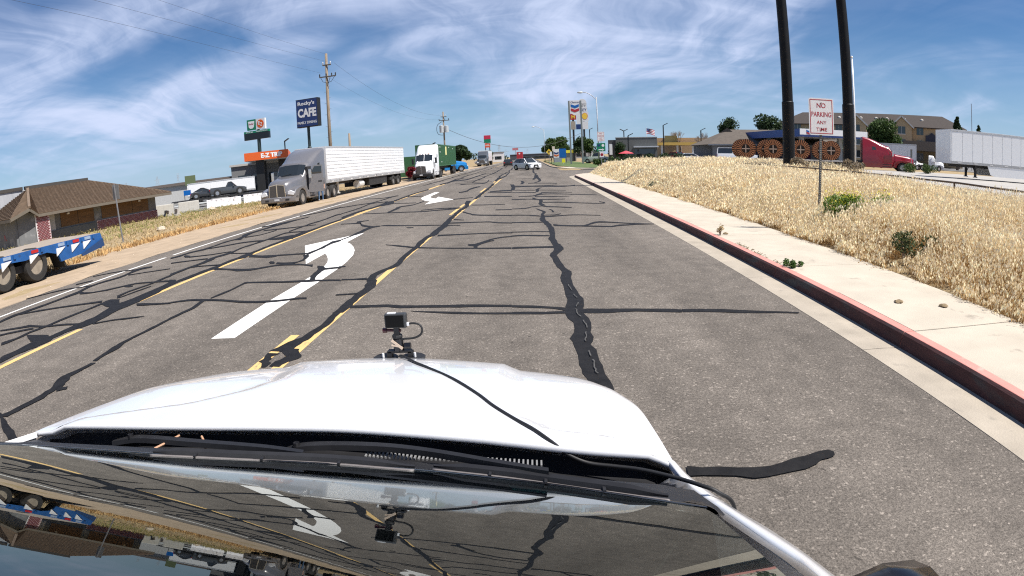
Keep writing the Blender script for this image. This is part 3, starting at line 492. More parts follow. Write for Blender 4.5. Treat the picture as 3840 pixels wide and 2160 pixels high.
ys = np.arange(4.2, 8.4, .05); main = np.array(CR[5]); mxx = np.interp(ys, main[::-1, 1], (main[::-1, 0]*.38+main[::-1, 2]*.62))
hx = mxx+np.cumsum(RNG.normal(0, .012, len(ys)))*.5
for k in range(0, len(ys)-6, 9):
    s_ = slice(k, k+random.randint(4, 8)); V, F = seal_strip([(a-.006, b, a+.006, b) for a, b in zip(hx[s_], ys[s_])], .0185); np_mesh('hairline_crack', V, F, HAIR, road)
# ---- dirt shoulder on the far side of the road
DIRT = M('packed_dirt', (.37, .285, .20), .95, var=.16, scale=1.2, bump=.5, bscale=14, spec=.1, streak=((.29, .225, .16), 2.2, .60))
def strip_sheet(xl, xr, ys, dz, cols=7):
    V = []
    for y in ys:
        a = xl+random.uniform(-.45, .45); b = xr+random.uniform(-.12, .12)
        for t in np.linspace(0, 1, cols): x = a+(b-a)*t; V.append((x, y, float(gz(x, y))+dz+random.uniform(-.004, .012)))
    n = len(ys); F = [(i*cols+j, i*cols+j+1, (i+1)*cols+j+1, (i+1)*cols+j) for i in range(n-1) for j in range(cols-1)]
    return np.array(V), np.array(F)
V, F = strip_sheet(-15.6, -10.72, np.arange(-20, 150, .8), .022); V[6::7, 2] = .0015
struct(np_mesh('dirt_shoulder', V, F, DIRT, smooth=True))
PEB = M('pebble', (.40, .33, .25), .9, var=.3, scale=5)
pm = MB()
for k in range(420):
    x = random.uniform(-15, -10.9); y = 6+60*random.random()**1.6; r = random.uniform(.008, .03); z = float(gz(x, y))+.03
    pm.add([(x-r, y, z), (x, y-r, z), (x+r, y, z), (x, y+r, z), (x, y, z+r*.9)], [(0, 1, 4), (1, 2, 4), (2, 3, 4), (3, 0, 4)])
tag(part('gravel', pm, PEB, kind='stuff'), 'loose pebbles scattered over the tan dirt shoulder', 'gravel')
# ---- kerb, gutter and pavement slabs
CONC = M('pavement_concrete', (.46, .41, .335), .9, var=.10, scale=1.7, bump=.25, bscale=60, spec=.15, streak=((.29, .255, .21), 3.1, .64))
CONC2 = M('gutter_concrete', (.36, .315, .255), .9, var=.14, scale=2.2, bump=.3, bscale=50, spec=.15, streak=((.27, .24, .20), 5, .62))
KRED = M('faded_red_kerb_paint', (.56, .235, .195), .75, var=.10, scale=3, bump=.2, bscale=40, streak=((.45, .38, .32), 4.5, .63))
KRED2 = M('worn_red_kerb_paint', (.52, .38, .32), .8, var=.14, scale=3, bump=.2, bscale=40, streak=((.46, .41, .35), 4, .50))
kerb = thing('kerb', 'kerb', 'kerb'); gut = thing('gutter', 'gutter', 'gutter'); pave = thing('pavement', 'pavement', 'pavement')
for o in (kerb, gut, pave):
    o['kind'] = 'structure'; del o['label']; del o['category']
ret = [(3.19, 48.6), (3.4, 50.5), (4.2, 52.6), (5.8, 54.3), (8, 55.2), (12, 55.6), (30, 56)]
def off(path, d):
    out = []
    for i, p in enumerate(path):
        a = Vector(path[max(i-1, 0)]); b = Vector(path[min(i+1, len(path)-1)]); t = (b-a).normalized(); out.append((p[0]+t.y*d, p[1]-t.x*d))
    return out
KFACE = M('scuffed_red_kerb_face_with_shade', (.06, .022, .021), .85, var=.35, scale=5, bump=.2, bscale=40, streak=((.05, .045, .045), 3, .52), stretch=(1, .5, 2))  # shade of the road-side kerb face put into this darkened red, plus tyre scuffs
KP = [(3.655, 0), (3.672, .125), (3.70, .152), (3.80, .155), (3.815, .155), (3.815, -.06), (3.655, -.06)]
y = 4.8-3.4*5; k = 0
while y < 48:
    y1 = min(y+3.4, 48.6); g = .006; j = random.uniform(-.004, .004)
    part('kerb_stone', MB().prism([(a+j, z) for a, z in KP], 'y', y+g, y1-g), KRED if y < 24 else KRED2, kerb, bevel=.008)
    part('shade_painted_face', MB().prism([(3.648+j, -.04), (3.667+j, .128), (3.692+j, .1515), (3.672+j, .10)], 'y', y+g, y1-g), KFACE, kerb)  # thin strip that carries the painted-in shade of the kerb side
    part('gutter_pan', MB().prism([(3.185, -.05), (3.185, .004), (3.44, .001), (3.66, -.012), (3.66, -.05)], 'y', y+g, y1-g), CONC2, gut)
    y = y1; k += 1
def ring_loft(paths, name, mat, parent):
    mb = MB(); n = len(paths); m = len(paths[0][0])
    mb.loft([[(paths[a][0][i][0], paths[a][0][i][1], paths[a][1]) for a in range(n)] for i in range(m)]); return part(name, mb, mat, parent)
ring_loft([(ret, -.05), (ret, .004), (off(ret, .47), -.012), (off(ret, .47), -.05)], 'gutter_pan', CONC2, gut)
ring_loft([(off(ret, .465), -.05), (off(ret, .485), .14), (off(ret, .62), .153), (off(ret, .62), -.05)], 'kerb_stone', KRED2, kerb)
y = 4.8-1.7*8; k = 0
while y < 48:
    g = .009 if k % 2 == 0 else .005; dz = random.uniform(-.004, .004)
    part('paving_slab', MB().box(3.822, 5.45+random.uniform(-.02, .02), y+g, y+1.7-.005, .02, .15+dz), CONC, pave, bevel=.006)
    y += 1.7; k += 1
part('paving_slab', MB().prism([(3.82, y), (5.45, y), (5.7, 50), (6.4, 52.2), (8, 53.3), (12, 53.8), (30, 54.2), (30, 55.4), (12, 54.98), (8, 54.58), (6.1, 53.7), (4.75, 52.2), (4.05, 50.4)], 'z', .02, .148), CONC, pave)
# ---- the far corner across the side street
fk = [(60, 69.6), (12, 69.2), (8.2, 69.2), (6.2, 70.8), (4.7, 75), (3.8, 83), (3.35, 90), (3.2, 96), (3.2, 260)]
ring_loft([(off(fk, .02), -.05), (off(fk, .05), .15), (off(fk, .2), .155), (off(fk, .2), -.05)], 'kerb_stone', CONC2, kerb)
fp = off(fk, .21); fp2 = off(fk, 1.8); fp2[2] = (9.0, 71.2); fp2[3] = (7.6, 72.2); fp2[4] = (6.0, 76)
part('paving_slab', MB().prism(fp[:6]+fp2[:6][::-1], 'z', .02, .15), CONC, pave)
part('tactile_paving', MB().prism([(8.4, 69.5), (10.2, 69.5), (10.2, 70.3), (8.4, 70.3)], 'z', .10, .158), M('yellow_tactile', (.72, .50, .20), .8), pave)
LAWN = M('mown_lawn', (.085, .125, .035), .9, var=.35, scale=1.5, bump=.8, bscale=40)
struct(part('lawn', MB().prism(fp2[2:6]+[(4.4, 95), (4.4, 190), (16, 190), (16, 72)], 'z', -.1, .19), LAWN))
LOTC = M('lot_concrete', (.36, .34, .31), .9, var=.10, scale=.5, bump=.2, bscale=20, streak=((.24, .23, .22), .8, .60))
def draped(name, poly_x, poly_y, dz, mat, step=3):
    xs = np.arange(poly_x[0], poly_x[1]+.1, step); ys = np.arange(poly_y[0], poly_y[1]+.1, step); A, B = np.meshgrid(xs, ys); Z_ = gz(A, B)+dz
    i2 = np.arange(A.size).reshape(A.shape); Fq = np.stack([i2[:-1, :-1], i2[:-1, 1:], i2[1:, 1:], i2[1:, :-1]], -1).reshape(-1, 4)
    return struct(np_mesh(name, np.stack([A, B, Z_], -1).reshape(-1, 3), Fq, mat))
draped('truck_lot', (19.2, 120), (2, 50), .03, LOTC, 2.4); draped('station_forecourt', (16.2, 140), (73, 175), .04, ASPH2, 3)
draped('truck_stop_lot', (-95, -26.5), (46, 120), .03, ASPH2, 3)
# ================================================================== VEGETATION
STRAW = vcol_mat('dry_oat_grass', .75, .3); LEAFM = vcol_mat('leaf', .6, .25)
def grass_arrays(X, Y, Z0, H, width, lean, spik, rng, base, mid, head, hs=1.0):
    """Wild-oat stems: two-segment bent ribbons with drooping spikelets near the top."""
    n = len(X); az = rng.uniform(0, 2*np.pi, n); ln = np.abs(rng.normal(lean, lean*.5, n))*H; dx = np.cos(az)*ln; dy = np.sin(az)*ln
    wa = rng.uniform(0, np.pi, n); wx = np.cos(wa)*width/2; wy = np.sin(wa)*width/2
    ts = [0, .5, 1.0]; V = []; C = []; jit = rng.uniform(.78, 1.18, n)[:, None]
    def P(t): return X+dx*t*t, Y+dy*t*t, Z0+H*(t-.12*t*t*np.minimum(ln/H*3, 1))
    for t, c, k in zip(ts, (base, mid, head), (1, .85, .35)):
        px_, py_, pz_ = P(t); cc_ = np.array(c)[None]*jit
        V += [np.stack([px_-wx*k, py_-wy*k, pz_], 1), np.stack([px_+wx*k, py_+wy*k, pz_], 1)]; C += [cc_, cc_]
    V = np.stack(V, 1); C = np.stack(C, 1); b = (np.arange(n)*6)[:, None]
    F = np.concatenate([b+np.array([[0, 1, 3, 2]]), b+np.array([[2, 3, 5, 4]])])
    VV = [V.reshape(-1, 3)]; CC = [C.reshape(-1, 3)]; FF = [F]; o = n*6
    for s_ in range(spik):
        t = rng.uniform(.62, 1.0, n); px_, py_, pz_ = P(t); a2 = rng.uniform(0, 2*np.pi, n); r = rng.uniform(.015, .05, n)*hs
        px_ = px_+np.cos(a2)*r; py_ = py_+np.sin(a2)*r; pz_ = pz_-rng.uniform(.0, .03, n)
        ll = rng.uniform(.022, .042, n)*hs; ww = ll*rng.uniform(.28, .42, n); oa = rng.uniform(0, np.pi, n); ox, oy = np.cos(oa)*ww, np.sin(oa)*ww; tx, ty = np.cos(a2)*ll*.5, np.sin(a2)*ll*.5
        Q = np.stack([np.stack([px_, py_, pz_+ll*.4], 1), np.stack([px_+ox+tx*.4, py_+oy+ty*.4, pz_-ll*.15], 1), np.stack([px_+tx, py_+ty, pz_-ll], 1), np.stack([px_-ox+tx*.4, py_-oy+ty*.4, pz_-ll*.15], 1)], 1)
        cc_ = np.array(head)[None]*rng.uniform(.8, 1.25, n)[:, None]; VV.append(Q.reshape(-1, 3)); CC.append(np.repeat(cc_, 4, 0)); FF.append((np.arange(n)*4)[:, None]+np.array([[0, 1, 2, 3]])+o); o += n*4
    return np.concatenate(VV), np.concatenate(FF), np.clip(np.concatenate(CC), 0, 1)
def join_arrays(L):
    V, F, C = [], [], []; o = 0
    for v, f, c in L: V.append(v); F.append(f+o); C.append(c); o += len(v)
    return np.concatenate(V), np.concatenate(F), np.concatenate(C)
rg = np.random.default_rng(5); G_ = []
def scatter(n, x0, x1, y0, y1, rng):
    X = rng.uniform(x0, x1, n); Y = rng.uniform(y0, y1, n); k = (np.hypot(X-6.7, Y-10.9) > .60) & (np.hypot(X-5.9, Y-7.8) > .36) & (X < 1.3*Y+2.5) & (X > 5.42+.14*np.sin(Y*2.1)+.10*np.sin(Y*5.3)); return X[k], Y[k]
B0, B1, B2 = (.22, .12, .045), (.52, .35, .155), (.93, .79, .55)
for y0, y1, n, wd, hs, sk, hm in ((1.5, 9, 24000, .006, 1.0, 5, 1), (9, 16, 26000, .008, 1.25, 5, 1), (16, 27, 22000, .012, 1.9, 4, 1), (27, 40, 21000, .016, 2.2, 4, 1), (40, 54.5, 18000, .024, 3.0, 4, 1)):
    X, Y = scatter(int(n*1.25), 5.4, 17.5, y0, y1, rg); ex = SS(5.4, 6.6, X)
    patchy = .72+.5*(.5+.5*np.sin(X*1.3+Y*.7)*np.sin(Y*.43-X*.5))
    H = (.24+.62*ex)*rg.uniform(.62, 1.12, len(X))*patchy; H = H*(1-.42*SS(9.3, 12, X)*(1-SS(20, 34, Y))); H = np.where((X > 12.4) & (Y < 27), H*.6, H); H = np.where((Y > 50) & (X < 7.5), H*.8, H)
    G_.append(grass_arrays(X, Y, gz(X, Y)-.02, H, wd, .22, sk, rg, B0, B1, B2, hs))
X, Y = scatter(9000, 5.35, 6.5, 2, 30, rg)                                        # matted brown thatch at the pavement edge
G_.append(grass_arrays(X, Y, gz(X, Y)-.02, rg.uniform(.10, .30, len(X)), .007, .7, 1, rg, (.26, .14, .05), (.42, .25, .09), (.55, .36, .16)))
V, F, C = join_arrays(G_)
tag(np_mesh('dry_grass', V, F, STRAW, None, C, 'stuff'), 'tall dry golden wild oat grass between the pavement and the chain link fence', 'grass')
G_ = []                                                                           # thin dry verge on the far side
for n, x0, x1, y0, y1, h0, h1, b0, b1, b2 in ((8500, -27, -15.2, 8, 60, .07, .20, (.28, .19, .09), (.44, .32, .16), (.56, .43, .24)), (2600, -31, -21, 22, 58, .10, .30, (.10, .12, .03), (.20, .22, .06), (.34, .32, .12)), (2600, -16.2, -15.0, 8, 40, .12, .30, (.34, .18, .07), (.52, .30, .12), (.60, .40, .18)), (4500, -60, -27, 20, 46, .15, .4, (.15, .14, .04), (.27, .25, .08), (.42, .36, .16)), (3000, 4.6, 6.5, 140, 200, .2, .4, (.3, .2, .1), (.5, .4, .2), (.6, .5, .3))):
    X = rg.uniform(x0, x1, n); Y = rg.uniform(y0, y1, n); k = rg.uniform(0, 1, n) < .35+.65*(np.sin(X*.9+Y*.31)*np.sin(Y*.53) > -.2); X, Y = X[k], Y[k]
    G_.append(grass_arrays(X, Y, gz(X, Y)-.02, rg.uniform(h0, h1, len(X)), .035, .5, 1, rg, b0, b1, b2, 2.5))
V, F, C = join_arrays(G_); tag(np_mesh('verge_grass', V, F, STRAW, None, C, 'stuff'), 'patchy yellow and green verge grass beside the dirt shoulder', 'grass')

def leaf_cloud(n, centers, radii, size, cols, rng, flat=.8):
    k = rng.integers(0, len(centers), n); c = np.array(centers)[k]; r = np.array(radii)[k]
    d = rng.normal(0, 1, (n, 3)); d /= np.linalg.norm(d, axis=1)[:, None]; rad = rng.uniform(.35, 1.06, n)**.6
    P = c+d*rad[:, None]*r[:, None]*np.array([1, 1, flat])
    a = rng.normal(0, 1, (n, 3)); a /= np.linalg.norm(a, axis=1)[:, None]; b = np.cross(a, rng.normal(0, 1, (n, 3))); b /= np.linalg.norm(b, axis=1)[:, None]+1e-9
    s = rng.uniform(.6, 1.3, n)[:, None]*size; Q = np.stack([P-a*s, P+b*s*.5, P+a*s, P-b*s*.5], 1)
    cc_ = np.array(cols)[rng.integers(0, len(cols), n)]*rng.uniform(.7, 1.3, n)[:, None]
    return Q.reshape(-1, 3), (np.arange(n)*4)[:, None]+np.array([[0, 1, 2, 3]]), np.repeat(cc_, 4, 0)
GREEN = [(.055, .095, .025), (.07, .115, .03), (.04, .07, .02)]; DGREEN = [(.03, .055, .02), (.04, .07, .025), (.025, .045, .018)]; OLIVE = [(.10, .12, .04), (.13, .14, .05), (.08, .10, .03)]
BARK = M('bark', (.16, .12, .09), .95, var=.3, scale=8, bump=.6)
def tree(name, label, x, y, h, rw, trunk, cols=GREEN, seed=0, n=3500, leaf=.22, group=None, z=None, narrow=False, lobes=11):
    rng = np.random.default_rng(seed+100); z0 = float(gz(x, y)) if z is None else z
    t = thing(name, label, 'tree', (x, y, z0), 0, group); cs, rs = [], []
    for i in range(lobes):
        if narrow: q = (i+.5)/lobes; zz = trunk+(h-trunk)*q; rr = rw*(1-q)*.95+.12; cs.append((rng.normal(0, rr*.15), rng.normal(0, rr*.15), zz)); rs.append(rr)
        else:
            a = rng.uniform(0, 6.28); q = rng.uniform(0, .62)*rw; zz = trunk+(h-trunk)*rng.uniform(.28, .80); cs.append((np.cos(a)*q, np.sin(a)*q, zz)); rs.append(rng.uniform(.32, .55)*min(rw, (h-trunk)*.6))
    if not narrow: cs.append((0, 0, trunk+(h-trunk)*.72)); rs.append((h-trunk)*.30)
    mb = MB(); mb.tube([(0, 0, -.1), (.05, .02, trunk*.6), (0, 0, trunk+.2*(h-trunk))], max(.07, h*.03), 8, max(.04, h*.015))
    for i in range(4):
        c = cs[i % len(cs)]; mb.tube([(0, 0, trunk*.75), (c[0]*.5, c[1]*.5, (trunk+c[2])*.5), c], max(.04, h*.014), 6, .02)
    part('trunk', mb, BARK, t, smooth=True)
    V, F, C = leaf_cloud(n, cs, rs, leaf, cols, rng); np_mesh('crown', V, F, LEAFM, t, C); return t
def bush(name, label, x, y, h, r, cols, seed, n=900, leaf=.05, group=None, cat='bush', flowers=None, z=None):
    rng = np.random.default_rng(seed); z0 = float(gz(x, y)) if z is None else z; t = thing(name, label, cat, (x, y, z0), 0, group)
    cs = [(rng.normal(0, r*.4), rng.normal(0, r*.4), h*rng.uniform(.35, .7)) for _ in range(6)]; V, F, C = leaf_cloud(n, cs, [min(r, h)*.5]*6, leaf, cols, rng, .9)
    np_mesh('foliage', V, F, LEAFM, t, C); mb = MB()
    for c in cs: mb.tube([(0, 0, 0), c], .012, 5, .005)
    part('stem', mb, BARK, t)
    if flowers: V, F, C = leaf_cloud(flowers[1], [(c[0], c[1], c[2]+h*.2) for c in cs], [min(r, h)*.52]*6, leaf*.6, [flowers[0]], rng, .8); np_mesh('flower', V, F, LEAFM, t, C, 'stuff')
    return t
WEED = [(.07, .13, .03), (.09, .17, .04), (.05, .09, .02)]
bush('mustard_plant', 'leafy green mustard plant with yellow flowers beside the sign post', 6.85, 11.2, .82, .58, [(.13, .22, .04), (.17, .27, .05), (.09, .15, .03)], 3, 4600, .032, cat='plant', flowers=((.75, .66, .06), 900))
bush('weed_clump', 'dark green weed clump in the dry grass at the pavement edge', 5.95, 7.95, .55, .36, [(.08, .10, .04), (.06, .08, .03)], 4, 700, .03, cat='weed')
bush('kerb_weed', 'low green weed sprouting from the kerb joint', 3.95, 8.15, .10, .19, WEED, 5, 420, .022, cat='weed', z=.15)
bush('kerb_weed', 'dry upright grass tuft growing behind the red kerb', 3.88, 11.6, .28, .10, [(.5, .38, .2)], 6, 160, .02, cat='weed', z=.15)
bush('verge_weed', 'small grey green weed poking out of the grass edge far along the pavement', 5.7, 27, .35, .3, [(.12, .14, .08)], 7, 300, .04, cat='weed')
mb = MB()
for k in range(46):                                                               # dried stalks and litter along the kerb top
    yy = 8.3+2.2*random.random(); xx = 3.83+random.uniform(-.02, .03); a = random.uniform(0, 6.28); mb.bar((xx, yy, .158), (xx+.05*math.cos(a), yy+.07*math.sin(a), .175), .008, .006)
tag(part('plant_litter', mb, M('dead_stalks', (.22, .16, .09), .9), kind='stuff'), 'dead plant stalks lying along the back of the kerb', 'litter')
for i, (x, y, lb) in enumerate(((4.35, 5.85, 'curled brown leaf lying on the pavement slab near the kerb'), (4.85, 5.55, 'small dark clod of dirt in the middle of the pavement slab'), (4.05, 11.75, 'flat dark scrap lying beside the dry tuft on the pavement'))):
    m_ = MB(); m_.lathe([(.001, 0), (.05, .005), (.06, .018), (.03, .035), (.001, .04)], (x, y, .152), 'z', 9); m_.v = [(a+random.uniform(-.015, .015), b+random.uniform(-.012, .012), c) for a, b, c in m_.v]
    tag(part(('dead_leaf', 'dirt_clod', 'litter_scrap')[i], m_, M('dead_stalks', (.22, .16, .09), .9)), lb, 'litter')

# ================================================================== THE CAMERA CAR (white SUV under the camera)
CARW = M('white_car_paint', (.70, .705, .725), .25, var=.01, scale=1, coat=1.0, spec=.5)
BLKP = M('black_cowl_plastic', (.016, .016, .018), .55, var=.2, scale=20, spec=.35); BLKG = M('black_gloss', (.01, .01, .012), .18, var=.1, spec=.5); RUB = M('black_rubber', (.012, .012, .013), .6, var=.2, scale=20)
car = thing('white_suv', 'white SUV bonnet with black wipers and windscreen under the viewer', 'car', (-.65, .6, 0))
cx0, cy0 = -.65, .6
OUT = [(-1.672, 1.266), (-1.642, 1.489), (-1.58, 1.74), (-1.5, 1.925), (-1.258, 2.10), (-.948, 2.165), (-.559, 2.201), (-.116, 2.06), (.126, 1.964), (.227, 1.841), (.268, 1.75), (.301, 1.631), (.308, 1.404), (.314, 1.183)]
REAR = [(-1.672, 1.266), (-1.112, 1.267), (-.72, 1.288), (-.492, 1.292), (-.211, 1.262), (-.081, 1.24), (.106, 1.204), (.314, 1.183)]
CLx, CLy = [1.2, 1.34, 1.48, 1.63, 1.78, 1.94, 2.1, 2.3], [-1.62, -1.549, -1.186, -1.03, -.957, -.97, -1.03, -1.1]
CRx, CRy = [1.15, 1.276, 1.336, 1.42, 1.58, 1.85, 2.0, 2.3], [.33, .26, .063, -.004, -.033, -.075, -.07, -.06]
def hoodz(x, y):
    u = np.abs((x+.65)/.987); zc = np.interp(y, [1.1, 1.3, 1.8, 2.05, 2.2, 2.3], [1.203, 1.196, 1.15, 1.115, 1.088, 1.06])
    ins = SS(0, .09, x-np.interp(y, CLx, CLy))*SS(0, .06, np.interp(y, CRx, CRy)-x)
    return zc-.05*u**2.2+.022*ins-.011
def catmull(pts, k):
    P = np.array(pts, float); o = []
    for i in range(len(P)-1):
        p0, p1, p2, p3 = P[max(i-1, 0)], P[i], P[i+1], P[min(i+2, len(P)-1)]
        for t in np.arange(k)/k: o.append(.5*((2*p1)+(-p0+p2)*t+(2*p0-5*p1+4*p2-p3)*t*t+(-p0+3*p1-3*p2+p3)*t**3))
    o.append(P[-1]); return np.array(o)
oc = catmull(OUT, 8); rc = catmull(REAR, 8)
xs = -.679+.993*np.sin(np.linspace(-np.pi/2, np.pi/2, 81)); apex = int(np.argmax(oc[:, 1]))
xo = oc[:, 0]; srt = np.argsort(xo); NV = 56; V = []
for x in xs:
    yf = np.interp(x, xo[srt], oc[srt, 1]); yr = np.interp(x, rc[:, 0], rc[:, 1]); yf = max(yf, yr+.002)
    for s in np.linspace(0, 1, NV):
        y = yr+(yf-yr)*s; z = hoodz(x, y)-.022*s**7; V.append((x-cx0, y-cy0, z))
V = np.array(V); i2 = np.arange(len(xs)*NV).reshape(len(xs), NV); F = np.stack([i2[:-1, :-1], i2[1:, :-1], i2[1:, 1:], i2[:-1, 1:]], -1).reshape(-1, 4)
hood = np_mesh('bonnet', V, F, CARW, car, smooth=True)
# fenders, nose and the hanging rear edge of the bonnet
nose = MB(); rings = []
for i, p in enumerate(oc):
    a = oc[max(i-1, 0)]; b = oc[min(i+1, len(oc)-1)]; t = (b-a)/np.linalg.norm(b-a); nrm = np.array([-t[1], t[0]])
    if i < 3: nrm = np.array([-1., 0])
    if i > len(oc)-4: nrm = np.array([1., 0])
    z = hoodz(*p)-.024; q = p-nrm*.004
    rings.append([(q[0]+nrm[0]*d-cx0, q[1]+nrm[1]*d-cy0, z-h) for d, h in ((0, .001), (.006, .010), (.012, .03), (.02, .12), (.03, .3), (.02, .6))])
nose.loft(rings, caps=False, closed=False); part('fender', nose, CARW, car, smooth=True)
mb = MB(); mb.loft([[(p[0]-cx0, p[1]-cy0, float(hoodz(*p))+.0005), (p[0]-cx0, p[1]-cy0-.006, float(hoodz(*p))-.008), (p[0]-cx0, p[1]-cy0+.01, float(hoodz(*p))-.02)] for p in rc], caps=False, closed=False); part('bonnet_edge', mb, CARW, car, smooth=True)
def gl(x, y, off=0):
    """Windscreen surface: raked, curved across and slightly along."""
    c = .085 if x > -.65 else .04
    return (x-cx0, y-cy0, 1.172-math.tan(R_(23.5))*(y-1.2)-c*(x+.65)**2-.02*(y-.75)**2+off)
GLOW = [(-1.66, .74), (-1.56, .93), (-1.409, 1.035), (-1.215, 1.068), (-.94, 1.085), (-.636, 1.103), (-.308, 1.118), (-.017, 1.035), (.128, .950), (.207, .895), (.285, .84)]
gc = catmull(GLOW, 6)
def pane_material():
    m = bpy.data.materials.new('windscreen_glass'); m.use_nodes = True; n = m.node_tree.nodes; l = m.node_tree.links.new; n.remove(n['Principled BSDF'])
    fr = n.new('ShaderNodeFresnel'); fr.inputs[0].default_value = 1.9; g = n.new('ShaderNodeBsdfGlossy'); g.inputs['Roughness'].default_value = .004; g.inputs[0].default_value = (.93, .97, .95, 1)
    t = n.new('ShaderNodeBsdfTransparent'); t.inputs[0].default_value = (.45, .55, .52, 1); mx_ = n.new('ShaderNodeMixShader'); l(fr.outputs[0], mx_.inputs[0]); l(t.outputs[0], mx_.inputs[1]); l(g.outputs[0], mx_.inputs[2]); l(mx_.outputs[0], n['Material Output'].inputs[0]); return m
PANE = pane_material(); mb = MB(); rr_ = []
for p in gc: rr_.append([gl(p[0]*(1-s)+(p[0]*.92-.05)*s, p[1]*(1-s)+(-.05)*s) for s in np.linspace(0, 1, 10)])
mb.loft(rr_, caps=False, closed=False); part('windscreen', mb, PANE, car, smooth=True)
# cowl: from under the bonnet back to the glass
mb = MB(); cw = []
for x in np.linspace(-1.66, .315, 60):
    yr = np.interp(x, rc[:, 0], rc[:, 1]); zr = float(hoodz(x, yr)); yg = min(np.interp(x, gc[:, 0], gc[:, 1]), yr-.03); zg = gl(x, yg)[2]
    cw.append([(x-cx0, yr-cy0+.05, zr-.05), (x-cx0, yr-cy0+.02, zr-.075), (x-cx0, yr-cy0-.02, zr-.07), (x-cx0, (yr*.5+yg*.5)-cy0, (zr-.06)*.4+(zg-.012)*.6), (x-cx0, yg-cy0+.012, zg-.010), (x-cx0, yg-cy0-.03, gl(x, yg-.03)[2]-.012)])
mb.loft(cw, caps=False, closed=False); part('cowl', mb, BLKP, car, smooth=True)
mb = MB(); db = []
for x in np.linspace(-1.6, .3, 30):
    yg = np.interp(x, gc[:, 0], gc[:, 1]); db.append([(x-cx0, yg-cy0, gl(x, yg)[2]-.02), (x-cx0, yg-cy0-.12, gl(x, yg)[2]-.10), (x-cx0, yg-cy0-.5, gl(x, yg)[2]-.16), (x-cx0, yg-cy0-1.4, gl(x, yg)[2]-.22)])
mb.loft(db, caps=False, closed=False); part('dashboard', mb, M('dark_dashboard', (.012, .013, .013), .8, var=.2, spec=.2), car, smooth=True)
mb = MB(); c1 = gl(-.02, .99, -.075); 
mb.add([gl(-.070, 1.035, -.012), gl(.109, .955, -.012), gl(.113, .925, -.012), gl(-.056, .966, -.012)], [(0, 1, 2, 3)]); part('dashboard_card', mb, M('teal_card', (.05, .32, .30), .6, var=.4, scale=30), car)
# black band and trim round the glass, pillar and fender strips
mb = MB(); mb.loft([[gl(p[0], p[1]-.002, .001), gl(p[0], p[1]-.02, .003), gl(p[0], p[1]-.026, .001)] for p in gc], caps=False, closed=False); part('glass_seal', mb, BLKG, car, smooth=True)
def ribbon3(a, b, drop=0): return [[(p[0]-cx0, p[1]-cy0, p[2]), (q[0]-cx0, q[1]-cy0, q[2])] for p, q in zip(a, b)]
po = catmull([(.322, 1.20, 1.135), (.338, 1.154, 1.128), (.365, 1.084, 1.128), (.390, .952, 1.158), (.404, .777, 1.22), (.386, .539, 1.32), (.33, .2, 1.47)], 6)
pi = catmull([(.300, 1.190, 1.146), (.322, 1.10, 1.138), (.340, 1.001, 1.155), (.353, .857, 1.205), (.360, .639, 1.285), (.348, .53, 1.335), (.28, .2, 1.49)], 6)
mb = MB(); mb.loft([[(q[0]-cx0, q[1]-cy0, q[2]-.015), (q[0]-cx0, q[1]-cy0, q[2]), ((q[0]*.6+p[0]*.4)-cx0, (q[1]*.6+p[1]*.4)-cy0, (q[2]*.6+p[2]*.4)+.006), (p[0]-cx0, p[1]-cy0, p[2]), (p[0]-cx0+.02, p[1]-cy0, p[2]-.06), (p[0]-cx0+.03, p[1]-cy0, p[2]-.5)] for p, q in zip(po, pi)], caps=False, closed=False); part('pillar', mb, CARW, car, smooth=True)
ti = catmull([(.20, 1.02, 1.17), (.281, .83, 1.262), (.278, .72, 1.309), (.276, .616, 1.355), (.271, .436, 1.432), (.25, .2, 1.52)], 6)
tq = catmull([(.318, 1.15, 1.135), (.330, 1.02, 1.155), (.343, .90, 1.195), (.354, .70, 1.266), (.352, .52, 1.34), (.28, .2, 1.495)], 6)
mb = MB(); mb.loft(ribbon3(ti, tq), caps=False, closed=False); part('pillar_trim', mb, BLKG, car, smooth=True)
lf = catmull([(-1.672, 1.262, 1.132), (-1.733, 1.131, 1.135), (-1.775, 1.0, 1.15), (-1.80, .8, 1.2)], 5); li = catmull([(-1.655, 1.257, 1.138), (-1.705, 1.13, 1.15), (-1.735, 1.0, 1.17), (-1.75, .8, 1.23)], 5)
mb = MB(); mb.loft([[(q[0]-cx0, q[1]-cy0, q[2]-.02), (q[0]-cx0, q[1]-cy0, q[2]), (p[0]-cx0, p[1]-cy0, p[2]), (p[0]-cx0-.02, p[1]-cy0, p[2]-.3)] for p, q in zip(lf, li)], caps=False, closed=False); part('fender_strip', mb, CARW, car, smooth=True)
mb = MB(); mb.loft([[(-1.655-cx0, 1.255-cy0, 1.112), (-1.50-cx0, 1.262-cy0, 1.10), (-1.30-cx0, 1.262-cy0, 1.10)], [(-1.70-cx0, 1.12-cy0, 1.14), (-1.52-cx0, 1.15-cy0, 1.16), (-1.25-cx0, 1.2-cy0, 1.14)], [(-1.745-cx0, .95-cy0, 1.17), (-1.60-cx0, .90-cy0, 1.24), (-1.40-cx0, .98-cy0, 1.235)], [(-1.78-cx0, .7-cy0, 1.22), (-1.66-cx0, .62-cy0, 1.33), (-1.5-cx0, .78-cy0, 1.31)]], caps=False, closed=False); part('cowl_corner', mb, BLKP, car, smooth=True)
